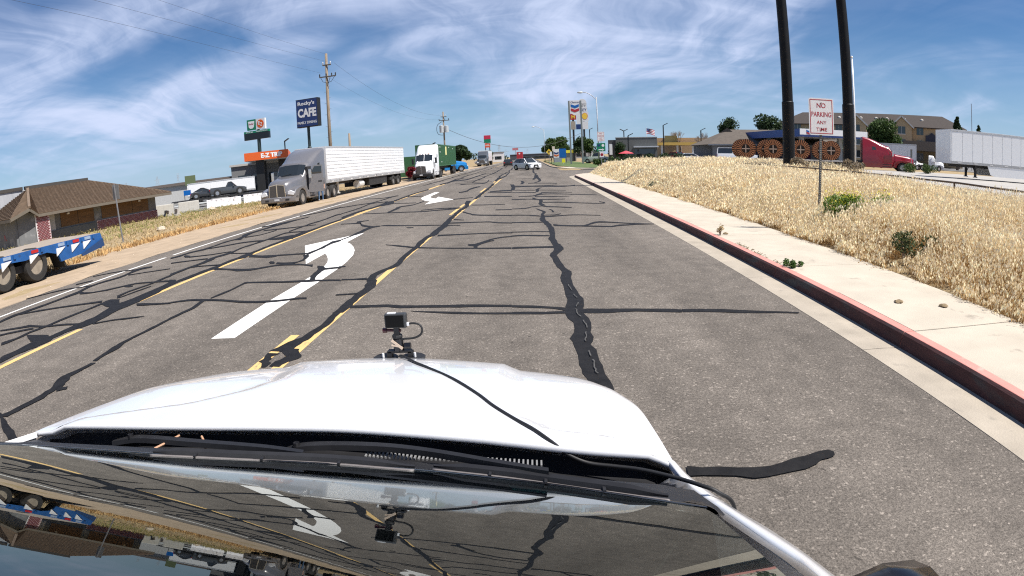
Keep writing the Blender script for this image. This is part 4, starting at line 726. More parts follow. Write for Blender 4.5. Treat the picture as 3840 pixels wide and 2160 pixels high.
# wipers
def wiper(blade, arm):
    bl = catmull(blade, 10); w = thing('x', '', ''); bpy.data.objects.remove(w)
    sp_ = MB(); sp_.loft([[(p[0]-cx0, p[1]-cy0+.012*k+.003, p[2]-.002), (p[0]-cx0, p[1]-cy0+.008*k, p[2]+.010*k), (p[0]-cx0, p[1]-cy0-.003, p[2]+.007*k), (p[0]-cx0, p[1]-cy0-.008*k, p[2]-.003)] for p, k in zip(bl, np.clip(np.minimum(np.arange(len(bl)), np.arange(len(bl))[::-1])/5, .3, 1))])
    b = part('wiper_blade', sp_, BLKP, car, smooth=True, auto=40)
    for d_, h_ in ((-.011, -.003), (-.0165, -.001)):
        r_ = MB(); r_.tube([(p[0]-cx0, p[1]-cy0+d_, p[2]+h_) for p in bl], .0022, 6); part('wiper_rubber', r_, M('grey_wiper_strip', (.16, .145, .14), .5), b, smooth=True)
    for q in (8, 15, 22):
        if q < len(bl)-1: c_ = MB(); p = bl[q]; c_.box(p[0]-cx0-.003, p[0]-cx0+.003, p[1]-cy0-.019, p[1]-cy0+.002, p[2]-.006, p[2]+.004); part('wiper_clip', c_, BLKP, b)
    al = catmull(arm, 8); a_ = MB(); a_.loft([[(p[0]-cx0, p[1]-cy0+.013*k, p[2]-.006), (p[0]-cx0, p[1]-cy0+.010*k, p[2]+.008), (p[0]-cx0, p[1]-cy0-.010*k, p[2]+.006), (p[0]-cx0, p[1]-cy0-.013*k, p[2]-.008)] for p, k in zip(al, np.linspace(1.15, .5, len(al)))])
    ar = part('wiper_arm', a_, BLKP, car, smooth=True, auto=35); k_ = MB(); k_.lathe([(.001, .012), (.009, .012), (.012, 0)], (al[6][0]-cx0, al[6][1]-cy0, al[6][2]+.004), 'z', 10); part('pivot_cap', k_, BLKG, ar)
wiper([(-.915, 1.032, 1.250), (-.762, 1.072, 1.234), (-.501, 1.112, 1.215), (-.273, 1.089, 1.215)], [(-1.283, 1.272, 1.13), (-1.147, 1.252, 1.162), (-.925, 1.222, 1.180), (-.693, 1.180, 1.200), (-.545, 1.122, 1.222)])
wiper([(-.239, 1.124, 1.197), (-.073, 1.064, 1.210), (.086, .976, 1.231), (.228, .886, 1.252)], [(-.687, 1.272, 1.135), (-.599, 1.262, 1.166), (-.418, 1.245, 1.180), (-.242, 1.180, 1.198), (.014, 1.028, 1.232)])
mb = MB()
for i in range(42): x = -.43+.43*i/41; yv = np.interp(x, [-.43, -.21, 0], [1.238, 1.222, 1.188]); zv = 1.158; mb.box(x-cx0-.002, x-cx0+.002, yv-cy0-.012, yv-cy0+.012, zv, zv+.005)
part('vent_grille', mb, M('vent_grey', (.20, .20, .20), .6), car)
mm_ = MB(); mm_.loft([[(a*k+.685-cx0, .72-cy0+o, 1.00+b*k) for a, b in ((-.13, -.09), (-.14, 0), (-.10, .06), (.0, .085), (.10, .07), (.14, 0), (.13, -.09))] for o, k in ((.09, .55), (.075, .85), (.03, 1), (-.05, 1.02), (-.07, .95))]); part('door_mirror', mm_, BLKG, car, smooth=True, auto=50)
bodyb = MB(); bodyb.prism([(-.6, .35), (1.48, .35), (1.52, .55), (1.50, .8), (1.40, .98), (.5, 1.0), (-.6, 1.05)], 'x', -.93, .90); part('body', bodyb, CARW, car, bevel=.06)
# ---- the second action camera clamped to the bonnet, with its cable
dv = thing('action_camera', 'small black action camera on a clamp mount at the front of the white bonnet', 'camera', (-.556, 2.16, 1.085))
GREYC = M('camera_grey', (.032, .034, .036), .5); SCR = M('camera_screen', (.002, .002, .002), .3, spec=.15)
mb = MB(); mb.box(-.042, .047, .0, .034, .128, .186); part('body', mb, GREYC, dv, bevel=.006)
mb = MB(); mb.box(-.036, .036, -.003, .002, .133, .181); part('screen', mb, SCR, dv)
mb = MB(); mb.box(-.030, .004, .006, .026, .1855, .189); part('shutter_button', mb, M('silver_trim', (.6, .6, .6), .4), dv)
mb = MB(); mb.box(-.009, .013, .004, .026, .088, .130); mb.lathe([(.001, 0), (.020, 0), (.022, .006), (.020, .014), (.001, .014)], (.002, .015, .085), 'z', 12); part('swivel', mb, RUB, dv, bevel=.002)
mb = MB(); mb.tube([(-.048, .012, .118), (-.03, .012, .118), (.02, .012, .116)], .006, 8); mb.lathe([(.001, -.012), (.010, -.012), (.010, .004), (.001, .004)], (-.042, .012, .118), 'x', 10); part('clamp_screw', mb, M('red_black_knob', (.05, .008, .01), .3), dv)
mb = MB(); mb.lathe([(.001, 0), (.021, 0), (.021, .048), (.010, .056), (.001, .056)], (.004, .014, .034), 'z', 14); part('ball_head', mb, BLKG, dv, smooth=True, auto=40)
mb = MB(); mb.lathe([(.001, -.014), (.013, -.014), (.013, .012), (.001, .012)], (.042, .012, .052), 'x', 8); part('knob', mb, BLKG, dv)
mb = MB(); mb.bar((-.018, -.008, .082), (.024, -.009, .046), .002, .010); mb.bar((-.020, -.008, .062), (.024, -.009, .052), .002, .006); part('strap', mb, M('beige_strap', (.62, .48, .36), .7), dv)
mb = MB(); mb.box(-.042, .055, .0, .03, .026, .034); mb.box(-.046, -.026, .0, .03, .008, .03); mb.box(.040, .060, .0, .03, .008, .03); part('bracket', mb, BLKP, dv)
for sx in (-.055, .058): mb = MB(); mb.lathe([(.001, 0), (.050, 0), (.052, .006), (.046, .010), (.001, .010)], (sx, .012, -.002), 'z', 20); part('magnet_foot', mb, RUB, dv); mb = MB(); mb.lathe([(.001, 0), (.005, 0), (.005, .018), (.001, .018)], (sx+(.012 if sx > 0 else -.006), .0, .008), 'z', 8); part('bolt', mb, M('silver_trim', (.6, .6, .6), .4), dv)
mb = MB(); mb.tube(catmull([(.049, .012, .142), (.075, .010, .145), (.100, .006, .138), (.108, .004, .118), (.098, .004, .098), (.070, .004, .086), (.035, .006, .083), (.012, .01, .078)], 5), .0042, 8); lead = part('lead', mb, RUB, dv, smooth=True)
mb = MB(); mb.box(.045, .056, .006, .018, .136, .148); part('plug', mb, M('white_plug', (.75, .75, .75), .4), dv)
cab = [(-.545, 2.135, 1.105), (-.524, 2.109, 1.116), (-.443, 1.973, 1.136), (-.389, 1.898, 1.146), (-.273, 1.737, 1.163), (-.182, 1.588, 1.173), (-.128, 1.483, 1.180), (-.066, 1.382, 1.186), (-.017, 1.308, 1.191), (.027, 1.24, 1.188), (.06, 1.21, 1.172), (.11, 1.20, 1.150), (.171, 1.18, 1.148), (.228, 1.15, 1.152), (.295, 1.095, 1.158), (.334, 1.038, 1.170), (.372, 1.01, 1.162), (.42, 1.02, 1.10), (.44, 1.0, .9)]
mb = MB(); mb.tube(catmull(cab, 5), .0048, 8); tag(part('power_cable', mb, RUB, smooth=True), 'thin black cable running over the white bonnet to the windscreen corner', 'cable')
mb = MB(); mb.tube([(-1.00, 1.262, 1.178), (-1.03, 1.235, 1.168), (-1.06, 1.205, 1.16)], .0035, 6); tag(part('dry_twig', mb, M('twig', (.45, .26, .16), .8)), 'longer dry brown twig caught under the rear edge of the bonnet', 'twig')
mb = MB(); mb.tube([(-.925, 1.265, 1.178), (-.90, 1.238, 1.172), (-.885, 1.212, 1.166)], .0035, 6); tag(part('dry_twig', mb, M('twig', (.45, .26, .16), .8)), 'short dry twig beside the wiper arm, right of the longer twig', 'twig')
# ================================================================== VEHICLES
TYRE = M('tyre_rubber', (.022, .021, .020), .85, var=.3, scale=10, bump=.3); RIM = M('polished_rim', (.62, .62, .62), .3, metal=.9, var=.15, scale=5); RIMT = M('dusty_cream_rim', (.27, .23, .18), .8, var=.25, scale=5)
CHASSIS = M('black_chassis', (.018, .018, .018), .7, var=.3); CHROME = M('chrome', (.75, .75, .76), .12, metal=1, var=.05); GLAS = glass_mat('tinted_glass'); LAMP = M('headlamp_lens', (.72, .74, .76), .12, var=.2, scale=12, spec=.8); REDL = M('red_lamp', (.42, .02, .02), .3); AMB = M('amber_lamp', (.7, .28, .03), .3)
WHT = M('white_body_paint', (.74, .74, .74), .35, var=.04, coat=.4); FLAP = M('mud_flap', (.015, .015, .015), .7)
def wheel(parent, x, y, r, w, side, rim=None, n=22):
    """Tyre with a dished rim; side is +1 when the outside faces +x."""
    s = side; mb = MB(); mb.lathe([(r*.58, -w/2*s), (r*.92, -w/2*s), (r, -w*.36*s), (r, w*.36*s), (r*.93, w/2*s), (r*.60, w/2*s), (r*.56, w*.3*s)], (x, y, r), 'x', n); t = part('wheel', mb, TYRE, parent, smooth=True, auto=35)
    mb = MB(); mb.lathe([(r*.57, w*.42*s), (r*.50, w*.30*s), (r*.36, w*.12*s), (r*.24, w*.16*s), (r*.20, w*.34*s), (r*.001, w*.36*s)], (x, y, r), 'x', n); part('rim', mb, rim or RIM, t, smooth=True, auto=35); return t
def rring(y, w, zb, zt, rt=.18, x0=0):
    h = w/2; return [(x0-h, y, zb), (x0-h, y, zt-rt), (x0-h+rt*.3, y, zt-rt*.3), (x0-h+rt, y, zt), (x0+h-rt, y, zt), (x0+h-rt*.3, y, zt-rt*.3), (x0+h, y, zt-rt), (x0+h, y, zb)]
def tractor(name, label, loc, rotz, paint, scale=None, group=None, sleeper=1, roof=3.95, dark_bumper=False, open_door=False, flat_roof=False, rim=None):
    t = thing(name, label, 'truck', loc, rotz, group, scale)
    hd = MB(); hd.loft([rring(.08, 1.16, .70, 1.52, .20), rring(.22, 1.42, .70, 1.68, .24), rring(.70, 1.66, .72, 1.84, .28), rring(1.4, 1.80, .75, 1.95, .30), rring(2.08, 2.02, .75, 2.06, .30)]); part('hood', hd, paint, t, smooth=True, auto=50)
    for s in (-1, 1):
        f = MB(); arch = [(1.32+.62*math.cos(a), .52+.62*math.sin(a)) for a in np.linspace(math.pi*1.02, -.10, 11)]
        f.prism([(.06, .60), (.04, .92), (.30, 1.18), (.85, 1.33), (1.5, 1.36), (2.05, 1.28), (2.25, .98), (2.27, .50), (2.02, .48)]+arch[::-1], 'x', .62*s, 1.22*s); part('fender', f, paint, t, bevel=.07, seg=3)
        b = MB(); b.prism([(s*.72, .88), (s*1.13, .80), (s*1.19, 1.02), (s*.92, 1.14), (s*.76, 1.08)], 'y', .015, .12); part('headlight', b, LAMP, t, bevel=.02)
        m1 = MB(); m1.box(s*1.38-.11, s*1.38+.11, 2.30, 2.44, 1.78, 2.42); mr = part('mirror', m1, CHROME if not dark_bumper else BLKP, t, bevel=.03); [part('mirror_arm', MB().bar((s*1.1, 2.5, za), (s*1.36, 2.38, zb_), .05, .05), BLKP, mr) for za, zb_ in ((1.85, 1.80), (2.35, 2.38))]
        tk = MB(); tk.prism([(2.35, .38), (4.3 if not sleeper else 5.35, .38), (4.3 if not sleeper else 5.35, .98), (2.35, .98)], 'x', s*.72, s*1.20); part('side_fairing', tk, paint, t, bevel=.07)
        st = MB(); st.box(min(s*1.19, s*1.225), max(s*1.19, s*1.225), 2.5, 3.4, .50, .56); st.box(min(s*1.19, s*1.225), max(s*1.19, s*1.225), 2.5, 3.4, .74, .80); part('step', st, CHASSIS, t)
        wheel(t, s*1.05, 1.32, .52, .32, s, rim)
        for yy in (5.75, 7.05): wheel(t, s*.98, yy, .52, .54, s, rim)
        fl = MB(); fl.box(min(s*.66, s*1.2), max(s*.66, s*1.2), 7.66, 7.70, .28, 1.0); part('mud_flap', fl, FLAP, t)
    g = MB(); g.prism([(-.56, .74), (-.03, .74), (-.03, 1.55), (-.50, 1.48)], 'y', .0, .09); part('grille', g, M('grille_mesh', (.07, .065, .06), .5, var=.4, scale=90), t); g = MB(); g.prism([(.56, .74), (.03, .74), (.03, 1.55), (.50, 1.48)], 'y', .0, .09); part('grille', g, MATS['grille_mesh'], t)
    cb = MB(); cb.box(-.035, .035, -.02, .1, .72, 1.60); cb.bar((-.55, .03, 1.50), (0, .03, 1.58), .05, .05); cb.bar((.55, .03, 1.50), (0, .03, 1.58), .05, .05); cb.bar((-.58, .03, .74), (-.52, .03, 1.50), .05, .05); cb.bar((.58, .03, .74), (.52, .03, 1.50), .05, .05); part('grille_trim', cb, CHROME, t)
    bp = MB(); bp.loft([[(x, y0+.14*abs(x/1.2)**2.5, zz) for y0, zz in ((-.02, .36), (-.10, .44), (-.10, .66), (-.02, .74), (.42, .74), (.42, .36))] for x in np.linspace(-1.22, 1.22, 13)]); bo = part('bumper', bp, BLKP if dark_bumper else paint, t, smooth=True, auto=40)
    for s in (-1, 1): q = MB(); q.box(s*.72-.12, s*.72+.12, -.105, .05, .48, .60); part('bumper_light', q, CHASSIS, bo)
    q = MB(); q.box(-.17, .17, -.115, -.10, .50, .62); part('number_plate', q, M('number_plate', (.62, .63, .65), .5), bo)
    body = [rring(2.04, 1.96, .78, 1.98, .2), rring(2.20, 2.06, .78, 2.14, .25), rring(2.78, 2.22, .78, 2.92, .34)]
    if flat_roof: body += [rring(3.0, 2.28, .78, 3.02, .3), rring(3.95, 2.36, .78, 3.05, .25), rring(4.0, 2.40, .78, 3.05, .25)]
    if sleeper: body += [rring(3.05, 2.28, .78, 2.98, .42), rring(3.5, 2.36, .78, roof-.76, .46), rring(4.1, 2.42, .78, roof-.44, .40), rring(4.8, 2.46, .78, roof-.15, .28), rring(5.45, 2.46, .78, roof, .2)]
    elif not flat_roof: body += [rring(3.05, 2.28, .78, 3.05, .34), rring(4.0, 2.34, .78, 3.1, .25)]
    part('cab', MB().loft(body), paint, t, smooth=True, auto=45)
    w = MB(); w.add([(-.96, 2.17, 2.05), (-.5, 2.10, 2.07), (.5, 2.10, 2.07), (.96, 2.17, 2.05), (.98, 2.66, 2.74), (.5, 2.63, 2.82), (-.5, 2.63, 2.82), (-.98, 2.66, 2.74)], [(0, 1, 6, 7), (1, 2, 5, 6), (2, 3, 4, 5)]); wo_ = part('windscreen', w, GLAS, t)
    wp = MB(); wp.bar((-.6, 2.09, 2.10), (.1, 2.16, 2.20), .02, .02); part('wiper', wp, CHASSIS, wo_)
    if dark_bumper: dv_ = MB(); dv_.bar((0, 2.085, 2.06), (0, 2.615, 2.82), .05, .02); part('windscreen_divider', dv_, paint, wo_)
    for s in (-1, 1):
        if not (open_door and s > 0):
            d = MB(); d.add([(s*1.075, 2.46, 1.98), (s*1.135, 3.35, 2.02), (s*1.15, 3.35, 2.60), (s*1.128, 2.90, 2.62)], [(0, 1, 2, 3)]); part('side_window', d, GLAS, t)
            d = MB(); d.box(min(s*1.13, s*1.16), max(s*1.13, s*1.16), 2.42, 3.42, .98, 1.9); dd = part('door', d, paint, t, bevel=.02); h_ = MB(); h_.box(min(s*1.16, s*1.175), max(s*1.16, s*1.175), 3.18, 3.36, 1.50, 1.58); part('handle', h_, CHASSIS, dd)
        if sleeper: d = MB(); d.add([(s*1.226, 4.05, 2.45), (s*1.232, 4.5, 2.45), (s*1.232, 4.5, 2.85), (s*1.226, 4.15, 2.80)], [(0, 1, 2, 3)]); part('sleeper_window', d, GLAS, t)
    if open_door:
        op = MB(); op.box(1.00, 1.145, 2.44, 3.40, 1.0, 2.62); part('door_opening', op, M('dark_cab_interior', (.02, .02, .022), .8), t)
        d = MB(); hx_, hy_ = 1.16, 2.44; dx_, dy_ = math.sin(R_(62)), math.cos(R_(62)); nn = (dy_*.05, -dx_*.05)
        P2 = lambda u, z, k=0: (hx_+dx_*u+nn[0]*k, hy_+dy_*u+nn[1]*k, z); prof = [(0, .78), (1.0, .78), (1.02, 1.4), (1.0, 2.02), (1.0, 2.66), (.42, 2.66), (.08, 2.0)]
        d.add([P2(u, z) for u, z in prof]+[P2(u, z, 1) for u, z in prof], [tuple(range(7)), tuple(range(13, 6, -1))]+[(i, (i+1) % 7, (i+1) % 7+7, i+7) for i in range(7)]); dd = part('door', d, paint, t)
        d = MB(); d.add([P2(u, z, 1.15) for u, z in ((.16, 2.06), (.92, 2.06), (.92, 2.58), (.46, 2.58))], [(0, 1, 2, 3)]); part('side_window', d, GLAS, dd); d = MB(); d.add([P2(u, z, 1.2) for u, z in ((.66, 1.46), (.92, 1.46), (.92, 1.56), (.66, 1.56))], [(0, 1, 2, 3)]); part('handle', d, CHASSIS, dd)
    ch = MB(); ch.box(-.48, .48, .6, 7.75, .62, .95); ch.box(-.9, .9, 5.3, 6.0, .9, 1.12); part('chassis', ch, CHASSIS, t)
    if dark_bumper or flat_roof:
        for x in (-.5, -.17, .17, .5): q = MB(); q.box(x-.06, x+.06, 2.66, 2.74, 2.90, 2.95); part('roof_marker', q, AMB, t)
    return t
def box_trailer(name, label, loc, rotz, L=16.1, zb=1.12, zt=4.05, W_=2.6, paint=WHT, ribs='h', nr=10, reefer=False, skirt=False, axles=(13.6, 14.9), scale=None, group=None, legs=True, rail=True, legcol=None):
    """Front of the box at y=0, rear doors at y=L."""
    t = thing(name, label, 'trailer', loc, rotz, group, scale); h = W_/2
    part('box', MB().box(-h+.03, h-.03, .03, L-.03, zb+.05, zt-.04), paint, t)
    for s in (-1, 1):
        if ribs == 'h':
            dz = (zt-zb-.34)/nr
            for i in range(nr): q = MB(); z0 = zb+.22+i*dz; a, b = sorted((s*(h-.05), s*(h-.004))); q.prism([(a if s < 0 else b, z0+.035), (b if s < 0 else a, z0+.03), (b if s < 0 else a, z0+dz-.005), (a if s < 0 else b, z0+dz-.01)], 'y', .10, L-.10); part('side_panel', q, paint, t, bevel=.012)
        else:
            dy = (L-.2)/nr
            for i in range(nr): q = MB(); y0 = .1+i*dy; a, b = sorted((s*(h-.04), s*(h-.005))); q.box(a, b, y0+.025, y0+dy-.025, zb+.20, zt-.16); part('side_panel', q, paint, t, bevel=.01)
        a, b = sorted((s*(h-.08), s*(h+.012)))
        part('top_rail', MB().box(a, b, 0, L, zt-.13, zt), M('rail_aluminium', (.50, .51, .52), .45, metal=.4), t, bevel=.01); br = part('bottom_rail', MB().box(a, b, 0, L, zb, zb+.21), M('rail_dull', (.36, .36, .36), .5, metal=.3, streak=((.16, .15, .14), 3, .6)), t, bevel=.01)
        if rail:
            for i in range(10): q = MB(); a2, b2 = sorted((s*(h+.011), s*(h+.018))); y0 = .7+i*(L-1.4)/9.5; q.box(a2, b2, y0, y0+.32, zb+.07, zb+.12); part('reflector', q, M('pale_reflector', (.70, .68, .64), .4), br)
        if skirt: a, b = sorted((s*(h-.04), s*(h-.01))); part('side_skirt', MB().prism([(3.6, zb), (3.9, .50), (4.3, .38), (axles[0]-1.4, .38), (axles[0]-1.0, zb)], 'x', a, b), paint, t)
        for y in axles: wheel(t, s*(h-.36), y, .52, .58, s)
        q = MB(); a, b = sorted((s*(h-.62), s*(h-.05))); q.box(a, b, axles[-1]+.72, axles[-1]+.75, .25, zb); part('mud_flap', q, FLAP, t)
        if legs:
            q = MB(); q.box(s*.78-.07, s*.78+.07, 2.6, 2.78, .25, zb); q.box(s*.78-.14, s*.78+.14, 2.55, 2.83, .2, .26); q.bar((s*.78, 2.7, .5), (s*.2, 2.7, zb), .05, .05); part('landing_leg', q, legcol or CHASSIS, t)
    for x0, x1, y in ((-h+.02, -.01, L), (.01, h-.02, L)): part('rear_door', MB().box(x0, x1, y-.035, y+.012, zb+.12, zt-.1), paint, t)
    part('front_wall', MB().box(-h, h, -.012, .035, zb, zt), paint if not reefer else WHT, t)
    part('underframe', MB().box(-.55, .55, .8, L-.2, zb-.22, zb-.01).box(-h+.1, h-.1, axles[0]-1, axles[-1]+1, .62, .85), CHASSIS, t)
    part('roof', MB().box(-h+.05, h-.05, .05, L-.05, zt-.05, zt-.012), M('trailer_roof', (.42, .42, .42), .6), t)
    if reefer:
        part('fuel_tank', MB().lathe([(.001, -.55), (.30, -.55), (.30, .55), (.001, .55)], (h-.38, 6.9, .68), 'y', 14), M('white_tank', (.55, .55, .53), .5), t); part('pallet_box', MB().box(-h+.1, h-.1, 8.6, 13.2, .42, zb-.01), CHASSIS, t)
    if reefer: part('cooling_unit', MB().box(-.95, .95, -.55, -.014, zb+1.0, zt-.05), M('reefer_grey', (.25, .25, .26), .5), t, bevel=.05)
    return t
SILV = M('silver_grey_paint', (.245, .235, .235), .32, metal=.55, var=.05, coat=.5); GREYT = M('dark_grey_paint', (.09, .095, .10), .35, metal=.3, coat=.4); BLUET = M('bright_blue_paint', (.01, .16, .40), .3, coat=.6); REDT = M('deep_red_paint', (.23, .006, .012), .3, coat=.6)
a0 = math.atan2(1.35, 15.5)
tractor('semi_truck', 'silver grey sleeper semi truck with its door open on the dirt shoulder', (-15.33, 33.22, -.18), -.02, SILV, (.98, 1.0, .915), open_door=True)
box_trailer('box_trailer', 'long white trailer with horizontal ribs behind the silver grey truck', (-15.42, 39.6, -.17), -a0, 18.6, 1.10, 3.72, 2.5, WHT, 'h', 9, True, False, (15.1, 16.6), legcol=M('white_leg', (.5, .5, .48), .6))
tractor('semi_truck', 'white sleeper semi truck with black bumper in front of green container', (-11.42, 60.9, -.03), 0, WHT, (.93, .95, .96), dark_bumper=True, roof=3.98)
GREENC = M('green_container_paint', (.035, .115, .045), .5, var=.12, scale=2, streak=((.06, .10, .05), 3, .66))
def container(name, label, loc, rotz, L, z0, H_, group=None, chassis=True, col=None):
    t = thing(name, label, 'container', loc, rotz, group); col = col or GREENC; part('box', MB().box(-1.19, 1.19, .05, L-.05, z0+.05, z0+H_-.05), col, t)
    for s in (-1, 1):
        n = int(L/.28); q = MB()
        for i in range(n): y0 = .12+i*(L-.24)/n; a, b = sorted((s*1.18, s*1.215)); q.box(a, b, y0, y0+.15, z0+.16, z0+H_-.14)
        part('corrugation', q, col, t, kind='stuff')
        for y in (.08, L-.08): part('corner_post', MB().box(s*1.22-.07, s*1.22+.0, y-.08, y+.08, z0, z0+H_), col, t)
        for z in (z0+.06, z0+H_-.07): part('side_rail', MB().box(s*1.22-.06, s*1.22+.004, .1, L-.1, z-.06, z+.06), col, t)
    part('front_wall', MB().box(-1.2, 1.2, 0, .05, z0, z0+H_), col, t); part('rear_door', MB().box(-1.2, 1.2, L-.05, L, z0, z0+H_), col, t)
    for x, z, w, h_ in ((1.226, z0+2.1, .35, .55), (1.226, z0+1.5, .35, .4)): pass
    part('placard', MB().box(1.216, 1.226, 6.6, 7.6, z0+1.35, z0+2.4), M('yellow_placard', (.75, .68, .30), .6), t)
    for y, z in ((.9, 2.25), (2.3, 2.3), (2.3, 1.7), (13, 2.2), (3.2, .5), (9.5, 2.35)): part('stencil', MB().box(1.216, 1.222, y, y+.45, z0+z-.06, z0+z+.06), M('white_stencil', (.6, .62, .58), .6), t)
    return t
container('shipping_container', 'dark green shipping container with yellow placard behind white truck', (-11.85, 67.1, 0), -.01, 16.2, 1.26, 2.62)
ctr = thing('container_chassis', 'black skeletal trailer carrying the green container with yellow placard', 'trailer', (-11.85, 67.1, -.03), -.01)
part('frame', MB().box(-.5, .5, .2, 16, .95, 1.28).box(-1.15, 1.15, 13.2, 16, .9, 1.1), CHASSIS, ctr)
for s in (-1, 1):
    for y in (13.9, 15.2): wheel(ctr, s*.92, y, .50, .5, s)
container('shipping_container', 'plain green container standing beyond the dark red shrub', (-15.6, 75, -.1), .05, 12, .2, 2.6)
REDSH = [(.16, .012, .02), (.22, .02, .03), (.10, .008, .015)]
bush('red_shrub', 'dark red leafy shrub between the white ribbed trailer and white truck', -12.15, 59.4, 1.9, .55, REDSH, 31, 2600, .08, cat='shrub')
bt = tractor('semi_truck', 'bright blue day cab truck nosing out behind the green container', (-10.1, 92.4, 0), R_(-62+180+0), BLUET, (.92, .92, .85), sleeper=0, flat_roof=True)
tractor('semi_truck', 'dark grey sleeper semi truck parked beside the round green tree', (-11.75, 144, 0), 0, GREYT, (1.05, 1, .95), roof=3.9, rim=RIM)
box_trailer('box_trailer', 'white trailer coupled behind the dark grey truck', (-11.75, 149.6, 0), 0, 15, 1.1, 3.9, 2.6, WHT, 'v', 8, False)
# ---- blue step-deck trailer, only its tail in view
BLUEL = M('faded_blue_trailer_paint', (.012, .085, .27), .5, var=.2, scale=3, streak=((.03, .05, .10), 4, .62)); lb = thing('flatbed_trailer', 'blue flatbed trailer tail with white brackets and twin axles at the roadside', 'trailer', (-14.6, 14.62, -.1), 0)
WOODD = M('weathered_deck', (.30, .25, .20), .9, var=.25, scale=4, stretch=(6, .5, 1))
for i in range(9): part('deck_plank', MB().box(-1.22+i*.272, -1.22+i*.272+.262, -12, 0, .86, .905), WOODD, lb)
for s in (-1, 1):
    side = MB(); side.prism([(-12, .62), (-12, .90), (.0, .90), (.05, .78), (.07, .50), (-.9, .42), (-1.95, .36), (-2.05, .60), (-2.5, .72), (-3.0, .70), (-3.4, .66), (-4.0, .70), (-4.5, .62)], 'x', *sorted((s*1.20, s*1.28))); part('side_rail', side, BLUEL, lb)
    for i, yy in enumerate((-.50, -1.05, -1.72, -2.85, -3.95, -5)):
        q = MB(); z = .82; z = .76; q.prism([(yy, z), (yy-.40, z-.22), (yy-.40, z+.0)], 'x', *sorted((s*1.275, s*1.305))); part('bracket', q, M('white_bracket', (.66, .67, .68), .5), lb)
        q = MB(); q.box(*sorted((s*1.275, s*1.30)), yy-.30, yy-.02, .80, .885); part('reflector', q, REDL if i % 2 else M('blue_grey_reflector', (.25, .33, .45), .4), lb)
        q = MB(); q.box(*sorted((s*1.275, s*1.31)), yy+.08, yy+.17, .78, .895); part('stake_pocket', q, BLUEL, lb)
    for y in (-2.95, -4.25): wheel(lb, s*.98, y, .47, .5, s, RIMT, 28)
    part('mud_flap', MB().prism([(-2.02, .84), (-1.98, .86), (-1.72, .20), (-1.78, .18)], 'x', *sorted((s*.70, s*1.24))), FLAP, lb)
    part('ramp_side', MB().prism([(.06, .72), (.10, .48), (-1.0, .34), (-1.05, .42)], 'x', *sorted((s*1.285, s*1.32))), M('dark_blue_steel', (.012, .045, .13), .5), lb)
part('tail_plate', MB().box(-1.2, 1.2, .02, .09, .42, .86), BLUEL, lb); part('frame', MB().box(-.5, .5, -12, -.05, .5, .86).box(-1.1, 1.1, -4.6, -2.6, .36, .55), CHASSIS, lb)
